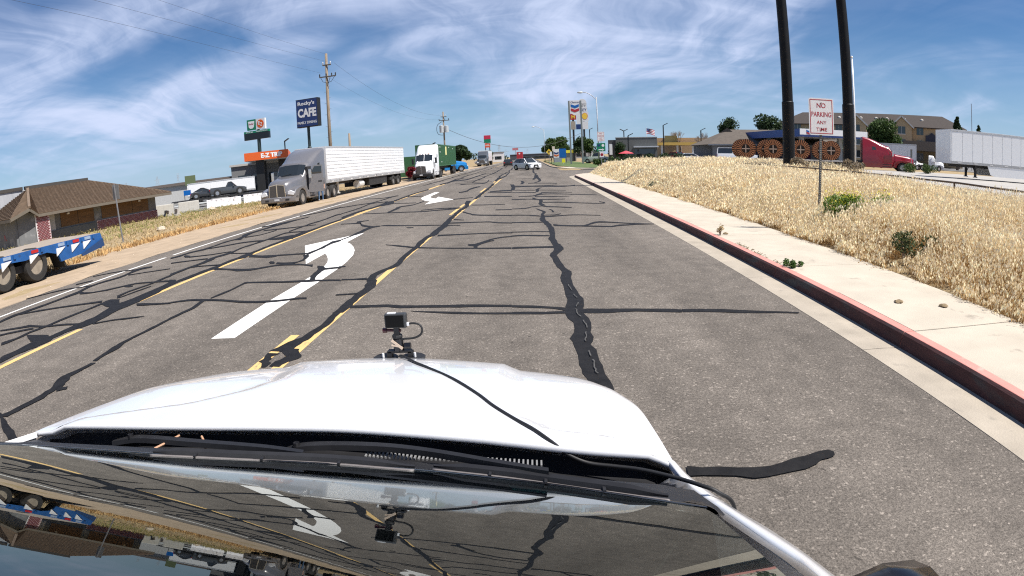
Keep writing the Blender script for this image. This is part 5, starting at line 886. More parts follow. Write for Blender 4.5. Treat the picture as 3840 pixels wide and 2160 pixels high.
# ---- cars
def car_model(name, label, loc, rotz, paint, L=4.5, W_=1.82, H_=1.5, kind='sedan', group=None, cat='car', scale=None):
    """Front at y=-L/2 (faces local -Y)."""
    t = thing(name, label, cat, loc, rotz, group, scale); h = W_/2; f, b = -L/2, L/2; bz = H_*.62 if kind != 'sedan' else H_*.64; r = .33 if kind in ('sedan', 'hatch') else .37
    hoodl = {'sedan': .27, 'hatch': .25, 'suv': .26, 'van': .15, 'pickup': .27}[kind]*L
    prof = {'sedan': [(f+hoodl*.85, bz), (f+hoodl+.75, H_-.04), (b-1.35, H_-.03), (b-.55, bz+.04)], 'hatch': [(f+hoodl*.85, bz), (f+hoodl+.8, H_-.03), (b-1.2, H_-.02), (b-.35, bz+.06)], 'suv': [(f+hoodl*.9, bz), (f+hoodl+.65, H_-.03), (b-.75, H_-.05), (b-.12, bz+.05)], 'van': [(f+hoodl*.9, bz), (f+hoodl+.7, H_-.05), (b-.18, H_-.05), (b-.06, bz)], 'pickup': [(f+hoodl, bz), (f+hoodl+.55, H_-.03), (b-2.15, H_-.04), (b-1.85, bz)]}[kind]
    low = [(f+.06, .25), (f, .42), (f+.03, bz*.72), (f+.18, bz*.86), (f+hoodl, bz+.01), (b-(.55 if kind == 'sedan' else .1), bz+.03), (b-.02, bz*.95), (b, .5), (b-.08, .25)]
    def wring(y, z, k): return None
    n = len(low); rings = []
    for x, ins in ((-h, .10), (-h*.985, .02), (-h*.80, 0), (h*.80, 0), (h*.985, .02), (h, .10)):
        cyv_ = 0; rings.append([(x, y+(-np.sign(y)*ins*1.2 if abs(y) > L*.44 else 0), z-(ins*.6 if z > bz*.8 else -ins*.3 if z < .3 else 0)) for y, z in low])
    part('body', MB().loft(rings), paint, t, smooth=True, auto=40)
    g = MB(); g.loft([[(-h*.90, y, z) for y, z in ((prof[0]), (prof[3]))]+[(-h*.72, y, z) for y, z in ((prof[2]), (prof[1]))], [(h*.90, y, z) for y, z in ((prof[0]), (prof[3]))]+[(h*.72, y, z) for y, z in ((prof[2]), (prof[1]))]]); part('window_glass', g, GLAS, t)
    rf = MB(); rf.loft([[(x*k, y+oy, z+dz) for x, k in ((-h*.74, 1), (-h*.6, 1), (h*.6, 1), (h*.74, 1)) for dz in (0,)][:4] for (y, z), oy, dz, k in ((prof[1], -.04, .0, 1), (prof[1], .25, .045, 1), (prof[2], -.2, .045, 1), (prof[2], .06, .0, 1))], caps=False, closed=False)
    part('roof', rf, paint, t, smooth=True)
    for s in (-1, 1):
        for (ya, za), (yb, zb_) in ((prof[0], prof[1]), (prof[3], prof[2])): q = MB(); q.bar((s*h*.905, ya, za), (s*h*.735, yb, zb_), .07, .08); part('pillar', q, paint, t)
        ym = (prof[1][0]+prof[2][0])/2; q = MB(); q.bar((s*h*.915, ym, bz), (s*h*.735, ym, H_-.03), .05, .03); part('pillar', q, paint if kind == 'van' else CHASSIS, t)
        q = MB(); q.bar((s*h*.735, prof[1][0], prof[1][1]), (s*h*.735, prof[2][0], prof[2][1]), .06, .07); part('roof_rail', q, paint, t)
        for y in (f+L*.19, b-L*.2):
            arc = MB(); arc.lathe([(r*1.16, -.02), (r*1.16, .012)] if s > 0 else [(r*1.16, -.012), (r*1.16, .02)], (s*h, y, r), 'x', 16); part('wheel_arch', arc, CHASSIS, t); wheel(t, s*(h-.06), y, r, .22, s, None, 16)
        q = MB(); q.prism([(s*h*.55, bz*.70), (s*h*.93, bz*.76), (s*h*.95, bz*.88), (s*h*.60, bz*.80)], 'y', f-.01, f+.12); part('headlight', q, LAMP, t); q = MB(); q.box(*sorted((s*h*.62, s*h*.95)), b-.08, b+.012, bz*.72, bz*.95); part('tail_light', q, REDL, t)
        q = MB(); q.box(*sorted((s*h*.98, s*h*1.14)), prof[0][0]+.25, prof[0][0]+.40, bz, bz+.15); part('mirror', q, paint, t, bevel=.02)
    q = MB(); q.prism([(-h*.50, .30), (h*.50, .30), (h*.36, bz*.74), (-h*.36, bz*.74)], 'y', f-.012, f+.05); gr = part('grille', q, CHASSIS, t); q = MB(); q.box(-.16, .16, f-.03, f-.012, .38, .52); part('number_plate', q, MATS['number_plate'], gr)
    part('underbody', MB().box(-h*.9, h*.9, f+.25, b-.25, .16, .34), CHASSIS, t)
    if kind == 'pickup': part('load_bed', MB().box(-h*.82, h*.82, b-1.8, b-.1, bz*.7, bz+.06), CHASSIS, t)
    return t
CWH = M('white_car_gloss', (.84, .84, .84), .3, coat=.7, var=.02); CDK = M('charcoal_car_paint', (.035, .037, .042), .3, coat=.6); CGR = M('slate_grey_car_paint', (.075, .08, .085), .35, coat=.6, metal=.3); CRD = M('red_car_paint', (.30, .01, .02), .3, coat=.6)
car_model('crossover_car', 'white crossover car turning across the road by the side street', (-.45, 81.0, 0), R_(36), CWH, 4.3, 1.86, 1.6, 'suv')
car_model('dark_car', 'dark car driving in the distance behind the white crossover', (-4.5, 122, 0), R_(180), CDK, 4.5, 1.8, 1.5, 'suv')
car_model('parked_car', 'white car parked on the dirt shoulder beyond the dark grey truck', (-17, 205, 0), R_(60), CWH, 4.6, 1.8, 1.5, 'sedan')
zl = .59
car_model('passenger_van', 'white passenger van parked behind the tall dry grass', (29.4, 80.2, .37), R_(76), CWH, 5.9, 2.0, 2.25, 'van', cat='van')
car_model('parked_car', 'white sedan parked by the black lamp post near the red car', (25.2, 90, .38), R_(80), CWH, 4.7, 1.8, 1.42, 'sedan')
car_model('parked_car', 'red car parked behind the white sedan at the forecourt', (26.2, 102, .40), R_(20), CRD, 4.5, 1.8, 1.6, 'suv')
car_model('parked_car', 'white sedan beside the hedge in the truck lot', (46.5, 62.5, .60), R_(100), CWH, 4.6, 1.8, 1.45, 'sedan')
car_model('pickup_truck', 'white and green pickup truck parked on the far lawn corner', (12.4, 108, .25), R_(70), M('white_green_paint', (.55, .62, .55), .35), 5.4, 1.9, 1.85, 'pickup', cat='pickup')
# ---- car carrier on the far lot, with its load
cc_ = thing('car_carrier', 'low car carrier trailer with white rails behind the painted barrier', 'trailer', (-33.2, 56.9, -.62), R_(121))
part('deck', MB().box(-1.2, 1.2, -6.5, 5.5, .80, .95), CHASSIS, cc_); part('lower_deck', MB().box(-1.2, 1.2, -6.5, 4.5, .34, .48), CHASSIS, cc_)
for s in (-1, 1):
    part('side_rail', MB().box(*sorted((s*1.18, s*1.28)), -4, 5.2, .42, .58), M('pale_rail', (.55, .57, .56), .5), cc_)
    for y in (-1.2, 1.2, 3.4): wheel(cc_, s*1.05, y, .38, .3, s, None, 14)
    for y in (-4.5, -1, 2.4): part('post', MB().box(*sorted((s*1.16, s*1.26)), y, y+.12, .4, .95), CHASSIS, cc_)
car_model('loaded_car', 'dark hatchback riding on the car carrier', (-34.75, 55.95, .30), R_(121), CDK, 3.0, 1.6, 1.15, 'hatch')
car_model('loaded_pickup', 'slate grey pickup riding on the car carrier', (-32.4, 57.3, .30), R_(121), CGR, 4.1, 1.7, 1.45, 'pickup', cat='pickup')
# ---- right-hand truck lot
RA = math.atan2(-.20, .98)
box_trailer('box_trailer', 'large white panelled trailer with landing legs across the truck lot', (31.75, 37.6, .58), RA-math.pi/2, 16.1, 1.15, 3.72, 2.6, WHT, 'v', 16, False, True, (12.8, 14.1))
RD = math.atan2(-3.2, 6.3)
rt = tractor('semi_truck', 'deep red sleeper semi truck pulling the cable reels', (37.6, 49.4, .55), RD+math.pi/2, REDT, (1, 1, .82), roof=3.95)
fb = thing('flatbed_trailer', 'low flatbed trailer loaded with wooden cable reels behind red truck', 'trailer', (31.6, 52.45, .55), RD-math.pi/2+math.pi)
part('deck', MB().box(-1.25, 1.25, 0, 12.2, .66, .78), M('aluminium_deck', (.55, .54, .52), .5), fb); part('frame', MB().box(-.5, .5, 0, 12, .40, .66), CHASSIS, fb)
part('headboard', MB().box(-1.2, 1.2, -.12, .0, .78, 2.0), M('aluminium_headboard', (.30, .31, .32), .4, metal=.4), fb, bevel=.03)
for s in (-1, 1):
    for y in (9.6, 10.8): wheel(fb, s*.95, y, .42, .5, s, None, 16)
REELW = M('orange_brown_reel_wood', (.46, .19, .085), .8, var=.3, scale=5, bump=.3); REELD = M('dark_reel_core', (.018, .011, .008), .8); REELP = M('pale_cross_timber', (.55, .42, .33), .8)
def reel():
    t = thing('cable_reel', 'wooden cable reel with slatted flanges and a cross shaped hub', 'cable reel', (0, 0, 0), 0, 'cable reels on the flatbed behind the red truck'); Rr = .97
    for yy in (-.5, .5):
        ring = MB(); ring.lathe([(Rr*.44, -.02), (Rr, -.02), (Rr, .02), (Rr*.44, .02), (Rr*.44, -.02)], (0, yy, Rr), 'y', 36); fl = part('flange', ring, REELD, t)
        q = MB()
        for i in range(26):
            a = 2*math.pi*i/26; c, s = math.cos(a), math.sin(a); w0, w1 = .032, .066
            for o in (-.045, .045): q.add([(c*Rr*.46-s*w0, yy+o, Rr+s*Rr*.46+c*w0), (c*Rr*.46+s*w0, yy+o, Rr+s*Rr*.46-c*w0), (c*Rr*.98+s*w1, yy+o, Rr+s*Rr*.98-c*w1), (c*Rr*.98-s*w1, yy+o, Rr+s*Rr*.98+c*w1)], [(0, 1, 2, 3)])
        part('flange_slat', q, REELW, fl, kind='stuff')
        part('hub', MB().lathe([(.001, -.03), (Rr*.44, -.03), (Rr*.44, .03), (.001, .03)], (0, yy, Rr), 'y', 20), REELD, t)
        part('cross_timber', MB().box(-.40, .40, yy-.07, yy+.07, Rr-.05, Rr+.05).box(-.05, .05, yy-.065, yy+.065, Rr-.40, Rr+.40), REELP, t)
    part('drum', MB().lathe([(Rr*.55, -.48), (Rr*.55, .48)], (0, 0, Rr), 'y', 20), REELD, t); return t
r0 = reel(); first = True; dirv = Vector((math.cos(RD), math.sin(RD)))
for i, u in enumerate((-1.9, -2.9, -5.0, -5.9, -7.8, -8.7, -10.6, -11.3)):
    o = r0 if first else copy_tree(r0); first = False; p = Vector((31.6, 52.45))+dirv*u+Vector((-dirv.y, dirv.x))*(-.55 if i % 2 == 0 else .55)
    o['label'] = 'wooden cable reel, %s one of the %s pair counted from the red truck' % ('camera side' if i % 2 == 0 else 'hotel side', ('first', 'second', 'third', 'fourth')[i//2]); o['label'] = o['label'].replace('camera side', 'roadside'); o.location = (p.x, p.y, 1.335); o.rotation_euler = (0, 0, RD+(.12 if i % 2 else -.05))
box_trailer('box_truck_body', 'white box trailer standing between the red truck and the hotel', (47.6, 61.9, .55), R_(-126)+math.pi, 6.5, .95, 3.1, 2.4, WHT, 'v', 6, False, False, (4.6, 5.6))
tractor('semi_truck', 'white cab of a truck just visible in front of the hotel', (50.6, 59.8, .55), R_(54), WHT, (.8, .5, .62), sleeper=0, flat_roof=True)
# ---- the driver standing at the open truck door
def person(label, loc, rotz):
    J = {'pel': (0, 0, .95), 'che': (.02, .02, 1.28), 'nec': (.02, .02, 1.46), 'hea': (.02, -.02, 1.56), 'top': (.02, -.02, 1.70), 'shr': (.19, .02, 1.42), 'elr': (.27, .05, 1.14), 'har': (.25, -.06, .90), 'hnr': (.245, -.09, .80), 'shl': (-.16, .02, 1.42), 'ell': (-.25, .0, 1.15), 'hal': (-.28, -.16, .96), 'hnl': (-.28, -.2, .87), 'hir': (.10, 0, .88), 'knr': (.12, -.02, .50), 'anr': (.12, .03, .09), 'tor': (.13, -.12, .04), 'hil': (-.10, 0, .88), 'knl': (-.12, .05, .50), 'anl': (-.13, .10, .09), 'tol': (-.14, -.04, .04)}
    E_ = [('pel', 'che'), ('che', 'nec'), ('nec', 'hea'), ('hea', 'top'), ('che', 'shr'), ('shr', 'elr'), ('elr', 'har'), ('har', 'hnr'), ('che', 'shl'), ('shl', 'ell'), ('ell', 'hal'), ('hal', 'hnl'), ('pel', 'hir'), ('hir', 'knr'), ('knr', 'anr'), ('anr', 'tor'), ('pel', 'hil'), ('hil', 'knl'), ('knl', 'anl'), ('anl', 'tol')]
    rad = {'pel': .15, 'che': .15, 'nec': .06, 'hea': .095, 'top': .07, 'shr': .075, 'elr': .05, 'har': .036, 'hnr': .045, 'shl': .075, 'ell': .05, 'hal': .036, 'hnl': .045, 'hir': .10, 'knr': .07, 'anr': .045, 'tor': .04, 'hil': .10, 'knl': .07, 'anl': .045, 'tol': .04}
    ks = list(J); me = bpy.data.meshes.new('b'); me.from_pydata([J[k] for k in ks], [(ks.index(a), ks.index(b)) for a, b in E_], []); ob = bpy.data.objects.new('b', me); COL.objects.link(ob)
    ob.modifiers.new('s', 'SKIN')
    for k, sv in zip(ks, me.skin_vertices[0].data): sv.radius = (rad[k], rad[k]*(.75 if k in ('pel', 'che') else 1)); sv.use_root = k == 'pel'
    ob.modifiers.new('u', 'SUBSURF').render_levels = 2; ob.modifiers[-1].levels = 2
    bpy.context.view_layer.update(); m2 = bpy.data.meshes.new_from_object(ob.evaluated_get(bpy.context.evaluated_depsgraph_get())); bpy.data.objects.remove(ob)
    for mt in (M('blue_jeans', (.08, .15, .27), .85, var=.2), M('dark_shirt', (.035, .03, .035), .85), M('skin_tone', (.42, .24, .17), .6), M('work_shoes', (.25, .23, .21), .8)): m2.materials.append(mt)
    for p_ in m2.polygons:
        c = p_.center; p_.use_smooth = True; arm = abs(c.x) > .17 and c.z < 1.2
        p_.material_index = 3 if c.z < .10 else 0 if (c.z < .97 and not (abs(c.x) > .20)) else 2 if (c.z > 1.47 or (arm and c.z < 1.12)) else 1
    t = thing('person', label, 'person', loc, rotz); mesh_obj('body', m2, None, t)
    hr = MB(); hr.lathe([(.001, .19), (.07, .175), (.105, .10), (.108, .04), (.10, .02)], (.02, -.005, 1.555), 'z', 14); part('hair', hr, M('dark_hair', (.03, .02, .015), .8), t, smooth=True)
    q = MB(); q.lathe([(.001, -.02), (.012, -.005), (.014, .01), (.001, .02)], (.02, -.118, 1.585), 'z', 6); part('nose', q, MATS['skin_tone'], t); return t
person('person in blue jeans and dark top standing at the open truck door', (-13.85, 37.0, -.15), R_(25))
# ================================================================== POLES, SIGNS, FENCES
STEEL = M('galvanised_steel', (.30, .30, .31), .5, metal=.6, var=.2); BLK = M('black_painted_steel', (.007, .007, .0075), .5, var=.3, scale=2, spec=.2); WOODP = M('weathered_pole_wood', (.23, .18, .13), .9, var=.3, scale=3, stretch=(4, 4, .4), bump=.4); DKGRN = M('dark_green_post', (.015, .03, .03), .5)
SIGNW = M('sign_white', (.70, .69, .69), .5, var=.03); SIGNR = M('sign_red', (.38, .02, .03), .5); SIGNB = M('sign_navy', (.012, .035, .14), .45); SIGNG = M('sign_green', (.0, .18, .09), .45); SIGNBL = M('sign_blue', (.0, .10, .36), .45); LETW = M('letter_white', (.74, .74, .74), .5, var=.02); LETB = M('letter_black', (.01, .01, .01), .5); ORNG = M('fascia_orange', (.62, .10, .012), .5, var=.05); SIGNY = M('sign_yellow', (.75, .50, .04), .5); BACKS = M('sign_back_grey', (.20, .20, .20), .6, metal=.3)
def panel(t, name, x0, x1, z0, z1, mat, y0=-.012, y1=.012, r=0):
    return part(name, MB().box(x0, x1, y0, y1, z0, z1), mat, t, bevel=r)
def round_panel(t, name, w, z0, z1, mat, y0, y1, r=.04):
    P = []
    for cx_, cz, a in ((w/2-r, z0+r, -90), (w/2-r, z1-r, 0), (-w/2+r, z1-r, 90), (-w/2+r, z0+r, 180)): P += [(cx_+r*math.cos(R_(a+q)), cz+r*math.sin(R_(a+q))) for q in (0, 30, 60, 90)]
    return part(name, MB().prism(P, 'y', y0, y1), mat, t)
def no_parking(t, w, z0, z1, y=-.03):
    p = round_panel(t, 'sign_plate', w, z0, z1, SIGNW, y-.004, y, w*.07); h = z1-z0; b = w*.045
    fr = MB(); fy = y-.0055
    for x0, x1, a, c in ((-w/2+b, w/2-b, z0+b, z0+b*1.55), (-w/2+b, w/2-b, z1-b*1.55, z1-b), (-w/2+b, -w/2+b*1.55, z0+b*1.55, z1-b*1.55), (w/2-b*1.55, w/2-b, z0+b*1.55, z1-b*1.55)):
        part('red_border', MB().box(x0, x1, fy-.001, fy+.002, a, c), SIGNR, p)
    for s, cz, hh, ww in (('NO', .80, .135, .36), ('PARKING', .56, .135, .80), ('ANY', .34, .095, .40), ('TIME', .15, .095, .44)): text(p, s, SIGNR, 0, z0+h*cz, h*hh, y-.006, w*ww, .012)
    return p
ns = thing('street_sign', 'NO PARKING ANY TIME sign on a perforated post in the dry grass', 'sign', (6.5, 12.17, .2), -.04)
part('post', MB().bar((0, 0, -.3), (.073, 0, 2.88), .055, .03), M('dark_post_steel', (.10, .10, .10), .5, metal=.5), ns)
q = MB()
for i in range(52): z = .35+i*.05; x = .075*(z+.3)/3.3; q.add([(x-.009, -.0165, z-.009), (x+.009, -.0165, z-.009), (x+.009, -.0165, z+.009), (x-.009, -.0165, z+.009)], [(0, 1, 2, 3)])
part('perforation', q, M('post_hole', (.5, .45, .36), .8), ns, kind='stuff'); o = no_parking(ns, .64, 2.10, 2.93); o.location.x = .07
for z in (2.24, 2.82): part('bolt', MB().lathe([(.001, -.012), (.013, -.012), (.014, 0)], (.07, -.036, z), 'y', 8), CHASSIS, ns)
s2 = thing('street_sign', 'distant post with NO PARKING plate, green arrow plate and small round-bar plate', 'sign', (7.3, 59.6, .14), -.05); part('post', MB().box(-.03, .03, -.02, .02, 0, 4), STEEL, s2); no_parking(s2, .72, 3.0, 3.98)
gp = panel(s2, 'direction_plate', -.46, .42, 1.98, 2.82, SIGNG, -.045, -.03); panel(gp, 'arrow', -.28, .12, 2.10, 2.20, LETW, -.052, -.046); part('arrow_head', MB().prism([(.10, 2.03), (.30, 2.15), (.10, 2.27)], 'y', -.052, -.046), LETW, gp); part('route_shield', MB().lathe([(.001, -.050), (.14, -.050), (.14, -.046)], (.18, 0, 2.58), 'y', 14), LETW, gp); part('route_shield', MB().prism([(-.36, 2.70), (-.12, 2.70), (-.10, 2.58), (-.24, 2.42), (-.38, 2.58)], 'y', -.052, -.046), SIGNB, gp)
sp_ = panel(s2, 'small_plate', -.16, .24, 1.38, 1.95, SIGNW, -.045, -.03); part('ban_ring', MB().lathe([(.10, -.050), (.15, -.050), (.15, -.046), (.10, -.046), (.10, -.050)], (.04, 0, 1.64), 'y', 18), SIGNR, sp_); panel(sp_, 'ban_bar', -.05, .13, 1.62, 1.66, SIGNR, -.052, -.047)
ls = thing('street_sign', 'grey back of a small traffic sign on a leaning post by the dirt shoulder', 'sign', (-18.5, 21.9, -.28), -.05); part('post', MB().bar((0, 0, -.2), (-.20, 0, 2.68), .05, .05), STEEL, ls); part('sign_plate', MB().box(-.38, .06, .03, .045, 1.98, 2.66), BACKS, ls, bevel=.006)
for i, (x, y, lb_) in enumerate(((14.05, 29.85, 'tall thick black steel pole rising behind the no parking sign, nearer the cable reels'), (17.52, 29.13, 'tall thick black steel pole with a white flagpole beside it'))):
    t = thing('sign_pole', lb_, 'pole', (x, y, .55), .3*i, 'pair of tall black sign poles'); part('lower_sleeve', MB().lathe([(.335, -.3), (.335, 4.12), (.30, 4.16)], (0, 0, 0), 'z', 28), BLK, t, smooth=True, auto=40); part('shaft', MB().lathe([(.298, 4.0), (.285, 14), (.28, 22)], (0, 0, 0), 'z', 28), BLK, t, smooth=True, auto=40)
fp_ = thing('flagpole', 'thin white flagpole with a ball top beside the black pole', 'flagpole', (18.88, 30.65, .55)); part('pole', MB().tube([(0, 0, 0), (0, 0, 7.0)], .065, 10, .05), WHT, fp_, smooth=True); part('ball', MB().lathe([(.001, 7.02), (.06, 7.05), (.08, 7.1), (.06, 7.16), (.001, 7.19)], (0, 0, 0), 'z', 12), WHT, fp_, smooth=True)
# cafe sign
cf = thing('roadside_sign', 'tall navy sign box reading Rocky\'s CAFE on a dark post', 'sign', (-27.7, 70.8, -.4), -.16); part('box', MB().box(-1.58, 1.58, .01, .95, 8.05, 11.6), LETB, cf, bevel=.03); part('face', MB().box(-1.53, 1.53, -.008, .012, 8.1, 11.55), SIGNB, cf); [part('frame', MB().box(-1.62, 1.62, .03, .82, a, a+.06), LETB, cf) for a in (8.0, 11.58)]; part('post', MB().lathe([(.27, 0), (.27, 5.4), (.19, 5.5), (.19, 8.1)], (-.1, .42, 0), 'z', 14), DKGRN, cf)
text(cf, 'Rocky\'s', LETW, -.05, 11.02, .62, -.02, 2.5, .035); text(cf, 'CAFE', LETW, .05, 9.85, 1.15, -.02, 2.75, .045); text(cf, 'FAMILY DINING', LETW, 0, 8.60, .34, -.02, 2.85, .02)
# fuel price sign
ez = thing('fuel_sign', 'two tier fuel sign with green and white panels over a dark price board', 'sign', (-39.9, 80.7, -.6), -.12); part('post', MB().lathe([(.28, 0), (.28, 8.3), (.2, 9.7)], (.15, .3, 0), 'z', 12), DKGRN, ez); part('price_board', MB().box(-2.35, 2.15, 0, .5, 8.15, 9.15), M('price_board_black', (.008, .012, .016), .3), ez); pb = panel(ez, 'green_strip', -2.35, 2.15, 9.16, 9.48, SIGNG, 0, .5)
text(pb, 'DIESEL #2', LETW, -1.3, 9.32, .20, -.02, 1.3, .01); text(pb, 'UNLEADED REGULAR', LETW, .95, 9.32, .18, -.02, 2.1, .01)
part('brand_panel', MB().box(-1.72, -.10, 0, .4, 9.62, 11.2), SIGNG, ez); part('shield', MB().prism([(-1.5, 10.95), (-.32, 10.95), (-.45, 10.05), (-.7, 9.85), (-1.12, 9.85), (-1.37, 10.05)], 'y', -.02, .01), LETW, ez); text(ez, 'Sinclair', SIGNR, -.91, 10.55, .26, -.03, .95, .02)
part('brand_panel', MB().box(-.06, 1.56, 0, .4, 9.62, 11.2), SIGNW, ez); part('disc', MB().lathe([(.001, -.02), (.62, -.02), (.62, .01)], (.75, 0, 10.41), 'y', 24), ORNG, ez); text(ez, 'E', LETW, .52, 10.53, .5, -.035, .34, .03); text(ez, 'Z', LETW, .92, 10.32, .5, -.035, .36, .03)
# truck-stop canopy
cn = thing('fuel_canopy', 'orange fascia fuel canopy lettered E-Z TRIP on black columns', 'canopy', (-34.5, 72.2, -.6), .38); part('roof', MB().box(-2.9, 2.9, .1, 13, 4.75, 5.75), M('canopy_grey', (.25, .25, .25), .6), cn)
for nm, b in (('fascia', (-3, 3, 0, .1, 4.72, 5.8)), ('fascia', (-3, -2.9, .1, 13, 4.72, 5.8)), ('fascia', (2.9, 3, .1, 13, 4.72, 5.8))): part(nm, MB().box(*b), ORNG, cn)
text(cn, 'E-Z TRIP', LETW, .75, 5.27, .62, -.02, 2.9, .05); part('soffit', MB().box(-2.88, 2.88, .1, 12.9, 4.72, 4.748), M('pale_soffit', (.5, .5, .5), .6), cn)
for x, y in ((-1.0, 1.2), (-1.0, 6), (-1.0, 11), (1.9, 6), (1.9, 11)): part('column', MB().box(x-.55, x+.55, y-.35, y+.35, -.2, 4.72), LETB, cn)
part('pump', MB().box(.6, 1.4, 1.0, 1.6, 0, 1.9).box(.55, 1.45, .95, 1.65, 1.9, 2.3), M('pump_grey', (.22, .24, .25), .4), cn)
sto = thing('truck_stop_store', 'dark truck stop store behind the orange canopy with large windows', 'building', (-33, 84, -.6), .38); part('wall', MB().box(-12, 4, 0, 9, 0, 4.4), M('store_grey', (.16, .16, .16), .7), sto); part('roof', MB().box(-12.2, 4.2, -.3, 9.2, 4.4, 4.7), M('store_trim', (.4, .38, .35), .6), sto)
for i in range(6): part('window', MB().box(-11+i*2.4, -9+i*2.4, -.05, .02, .6, 3), GLAS, sto)
# utility poles and wires
def pole(name, label, x, y, h, r=.16, arms=(), rot=0):
    t = thing(name, label, 'utility pole', (x, y, float(gz(x, y))), rot); part('shaft', MB().tube([(0, 0, -.3), (0, 0, h*.5), (0, 0, h)], r, 12, r*.62), WOODP, t, smooth=True)
    for z, w, dy, pins in arms:
        a = part('cross_arm', MB().bar((-w*.42, dy, z), (w*.58, dy, z), .10, .12), M('dark_arm_wood', (.08, .07, .06), .8), t)
        for p_ in pins: part('insulator', MB().lathe([(.02, 0), (.07, .06), (.05, .14), (.08, .20), (.05, .30), (.001, .34)], (p_, dy, z+.05), 'z', 8), LETB if z < h*.9 else M('insulator_grey', (.5, .52, .55), .3), a)
    return t
up = pole('utility_pole', 'tall brown wooden utility pole with insulator arms behind the ribbed trailer', -21.1, 60.4, 14.9, .22, ((13.6, .95, -.15, (-.36, .5)), (12.3, 1.9, -.2, (-.75, .0, .62, 1.05))))
for z0, x1 in ((11.6, .95), (11.5, .45), (11.65, -.65)): part('brace', MB().tube([(0, -.2, z0), (x1*.6, -.22, z0+.12), (x1, -.2, 12.25)], .025, 5), LETB, up)
for i in range(14): part('step', MB().bar((.17 if i % 2 else -.17, -.05, 3.2+i*.62), (.36 if i % 2 else -.36, -.05, 3.2+i*.62), .025, .025), STEEL, up)
pole('utility_pole', 'short bare wooden pole stump rising over the ribbed trailer roof', -20.9, 66.8, 6.3, .2)
up2 = pole('utility_pole', 'distant utility pole with two arms and a grey transformer', -15.95, 110.9, 11.5, .2, ((10.5, 1.1, -.15, (-.4, .5)), (9.8, 2.0, -.15, (-.8, .3, 1.0))))
part('transformer', MB().lathe([(.001, 7.5), (.42, 7.5), (.42, 8.8), (.001, 8.9)], (-.35, -.5, 0), 'z', 14), M('transformer_grey', (.42, .45, .47), .4), up2); part('transformer', MB().lathe([(.001, 7.5), (.42, 7.5), (.42, 8.7), (.001, 8.8)], (.55, -.4, 0), 'z', 14), MATS['transformer_grey'], up2); part('cable_loop', MB().tube(catmull([(-.2, -.3, 9.6), (-1.1, -.4, 9.0), (-1.3, -.4, 8.0), (-1.0, -.4, 7.2), (-.2, -.2, 7.0)], 5), .05, 6), LETB, up2)
WIRE = M('dark_wire', (.05, .05, .055), .6)
def wire(label, a, b, sag, r=.007):
    a = Vector(a); b = Vector(b); mb = MB(); mb.tube([a.lerp(b, t)-Vector((0, 0, sag*4*t*(1-t))) for t in np.linspace(0, 1, 22)], r, 5); tag(part('overhead_wire', mb, WIRE, smooth=True), label, 'wire')
wire('overhead wire from the outer arm of the tall pole to the pole out of view', (-21.6, 60.2, 12.4), (-21.2, 6, 11.1), .35); wire('overhead wire from the middle arm of the tall pole to the pole out of view', (-20.9, 60.2, 13.6), (-20.8, 6, 11.8), .5); wire('topmost overhead wire leaving the peak of the tall pole', (-21.1, 60.4, 14.5), (-20.9, 6, 13.3), .6)
wire('wire running from the tall pole down to the distant transformer pole', (-20.2, 60.3, 13.4), (-16.1, 110.8, 10.6), 1.6, .010); wire('lower wire between the tall pole and the distant transformer pole', (-20.9, 60.3, 11.9), (-16.3, 110.8, 9.8), 1.5, .007); wire('heavy sagging cable crossing high over the road', (-15.9, 110.8, 8.2), (11.5, 128, 6.6), 3.6, .035)
def pylon(label, x, y, h, w, arms=3):
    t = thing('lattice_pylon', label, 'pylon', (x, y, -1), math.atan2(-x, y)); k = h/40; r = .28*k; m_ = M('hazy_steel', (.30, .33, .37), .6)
    def hw(z): return w/2*(1-.86*min(1, z/(h*.72)))+.9*k
    for sx in (-1, 1):
        for sy in (-1, 1): part('leg', MB().tube([(sx*hw(z), sy*hw(z), z) for z in (0, h*.36, h*.72, h*.92)], r, 4), m_, t)
    lat = MB(); zs = np.linspace(0, h*.9, 9)
    for z0, z1 in zip(zs[:-1], zs[1:]):
        for sy in (-1, 1): lat.tube([(-hw(z0), sy*hw(z0), z0), (hw(z1), sy*hw(z1), z1)], r*.6, 4); lat.tube([(hw(z0), sy*hw(z0), z0), (-hw(z1), sy*hw(z1), z1)], r*.6, 4)
    part('lattice', lat, m_, t, kind='stuff')
    for i in range(arms): z = h*(.70+.13*i); part('cross_arm', MB().bar((-w*.55+i*.6, 0, z), (w*.55-i*.6, 0, z), .5*k, .7*k), m_, t)
    return t
pylon('lattice pylon with three arms far beyond the brown tiled building', -844, 1240, 37, 9); pylon('wide portal pylon to the left of the three armed one', -887, 1209, 39, 14, 1); pylon('smallest far pylon left of the wide portal pylon', -950, 1160, 34, 10, 2)
pylon('slim far pylon above the road end', -61, 1198, 30, 7); pylon('broad far pylon beside the slim one above the road end', -48, 1199, 21, 13, 1); pylon('faint far pylon right of the red lorry', -4, 1200, 20, 12, 1)
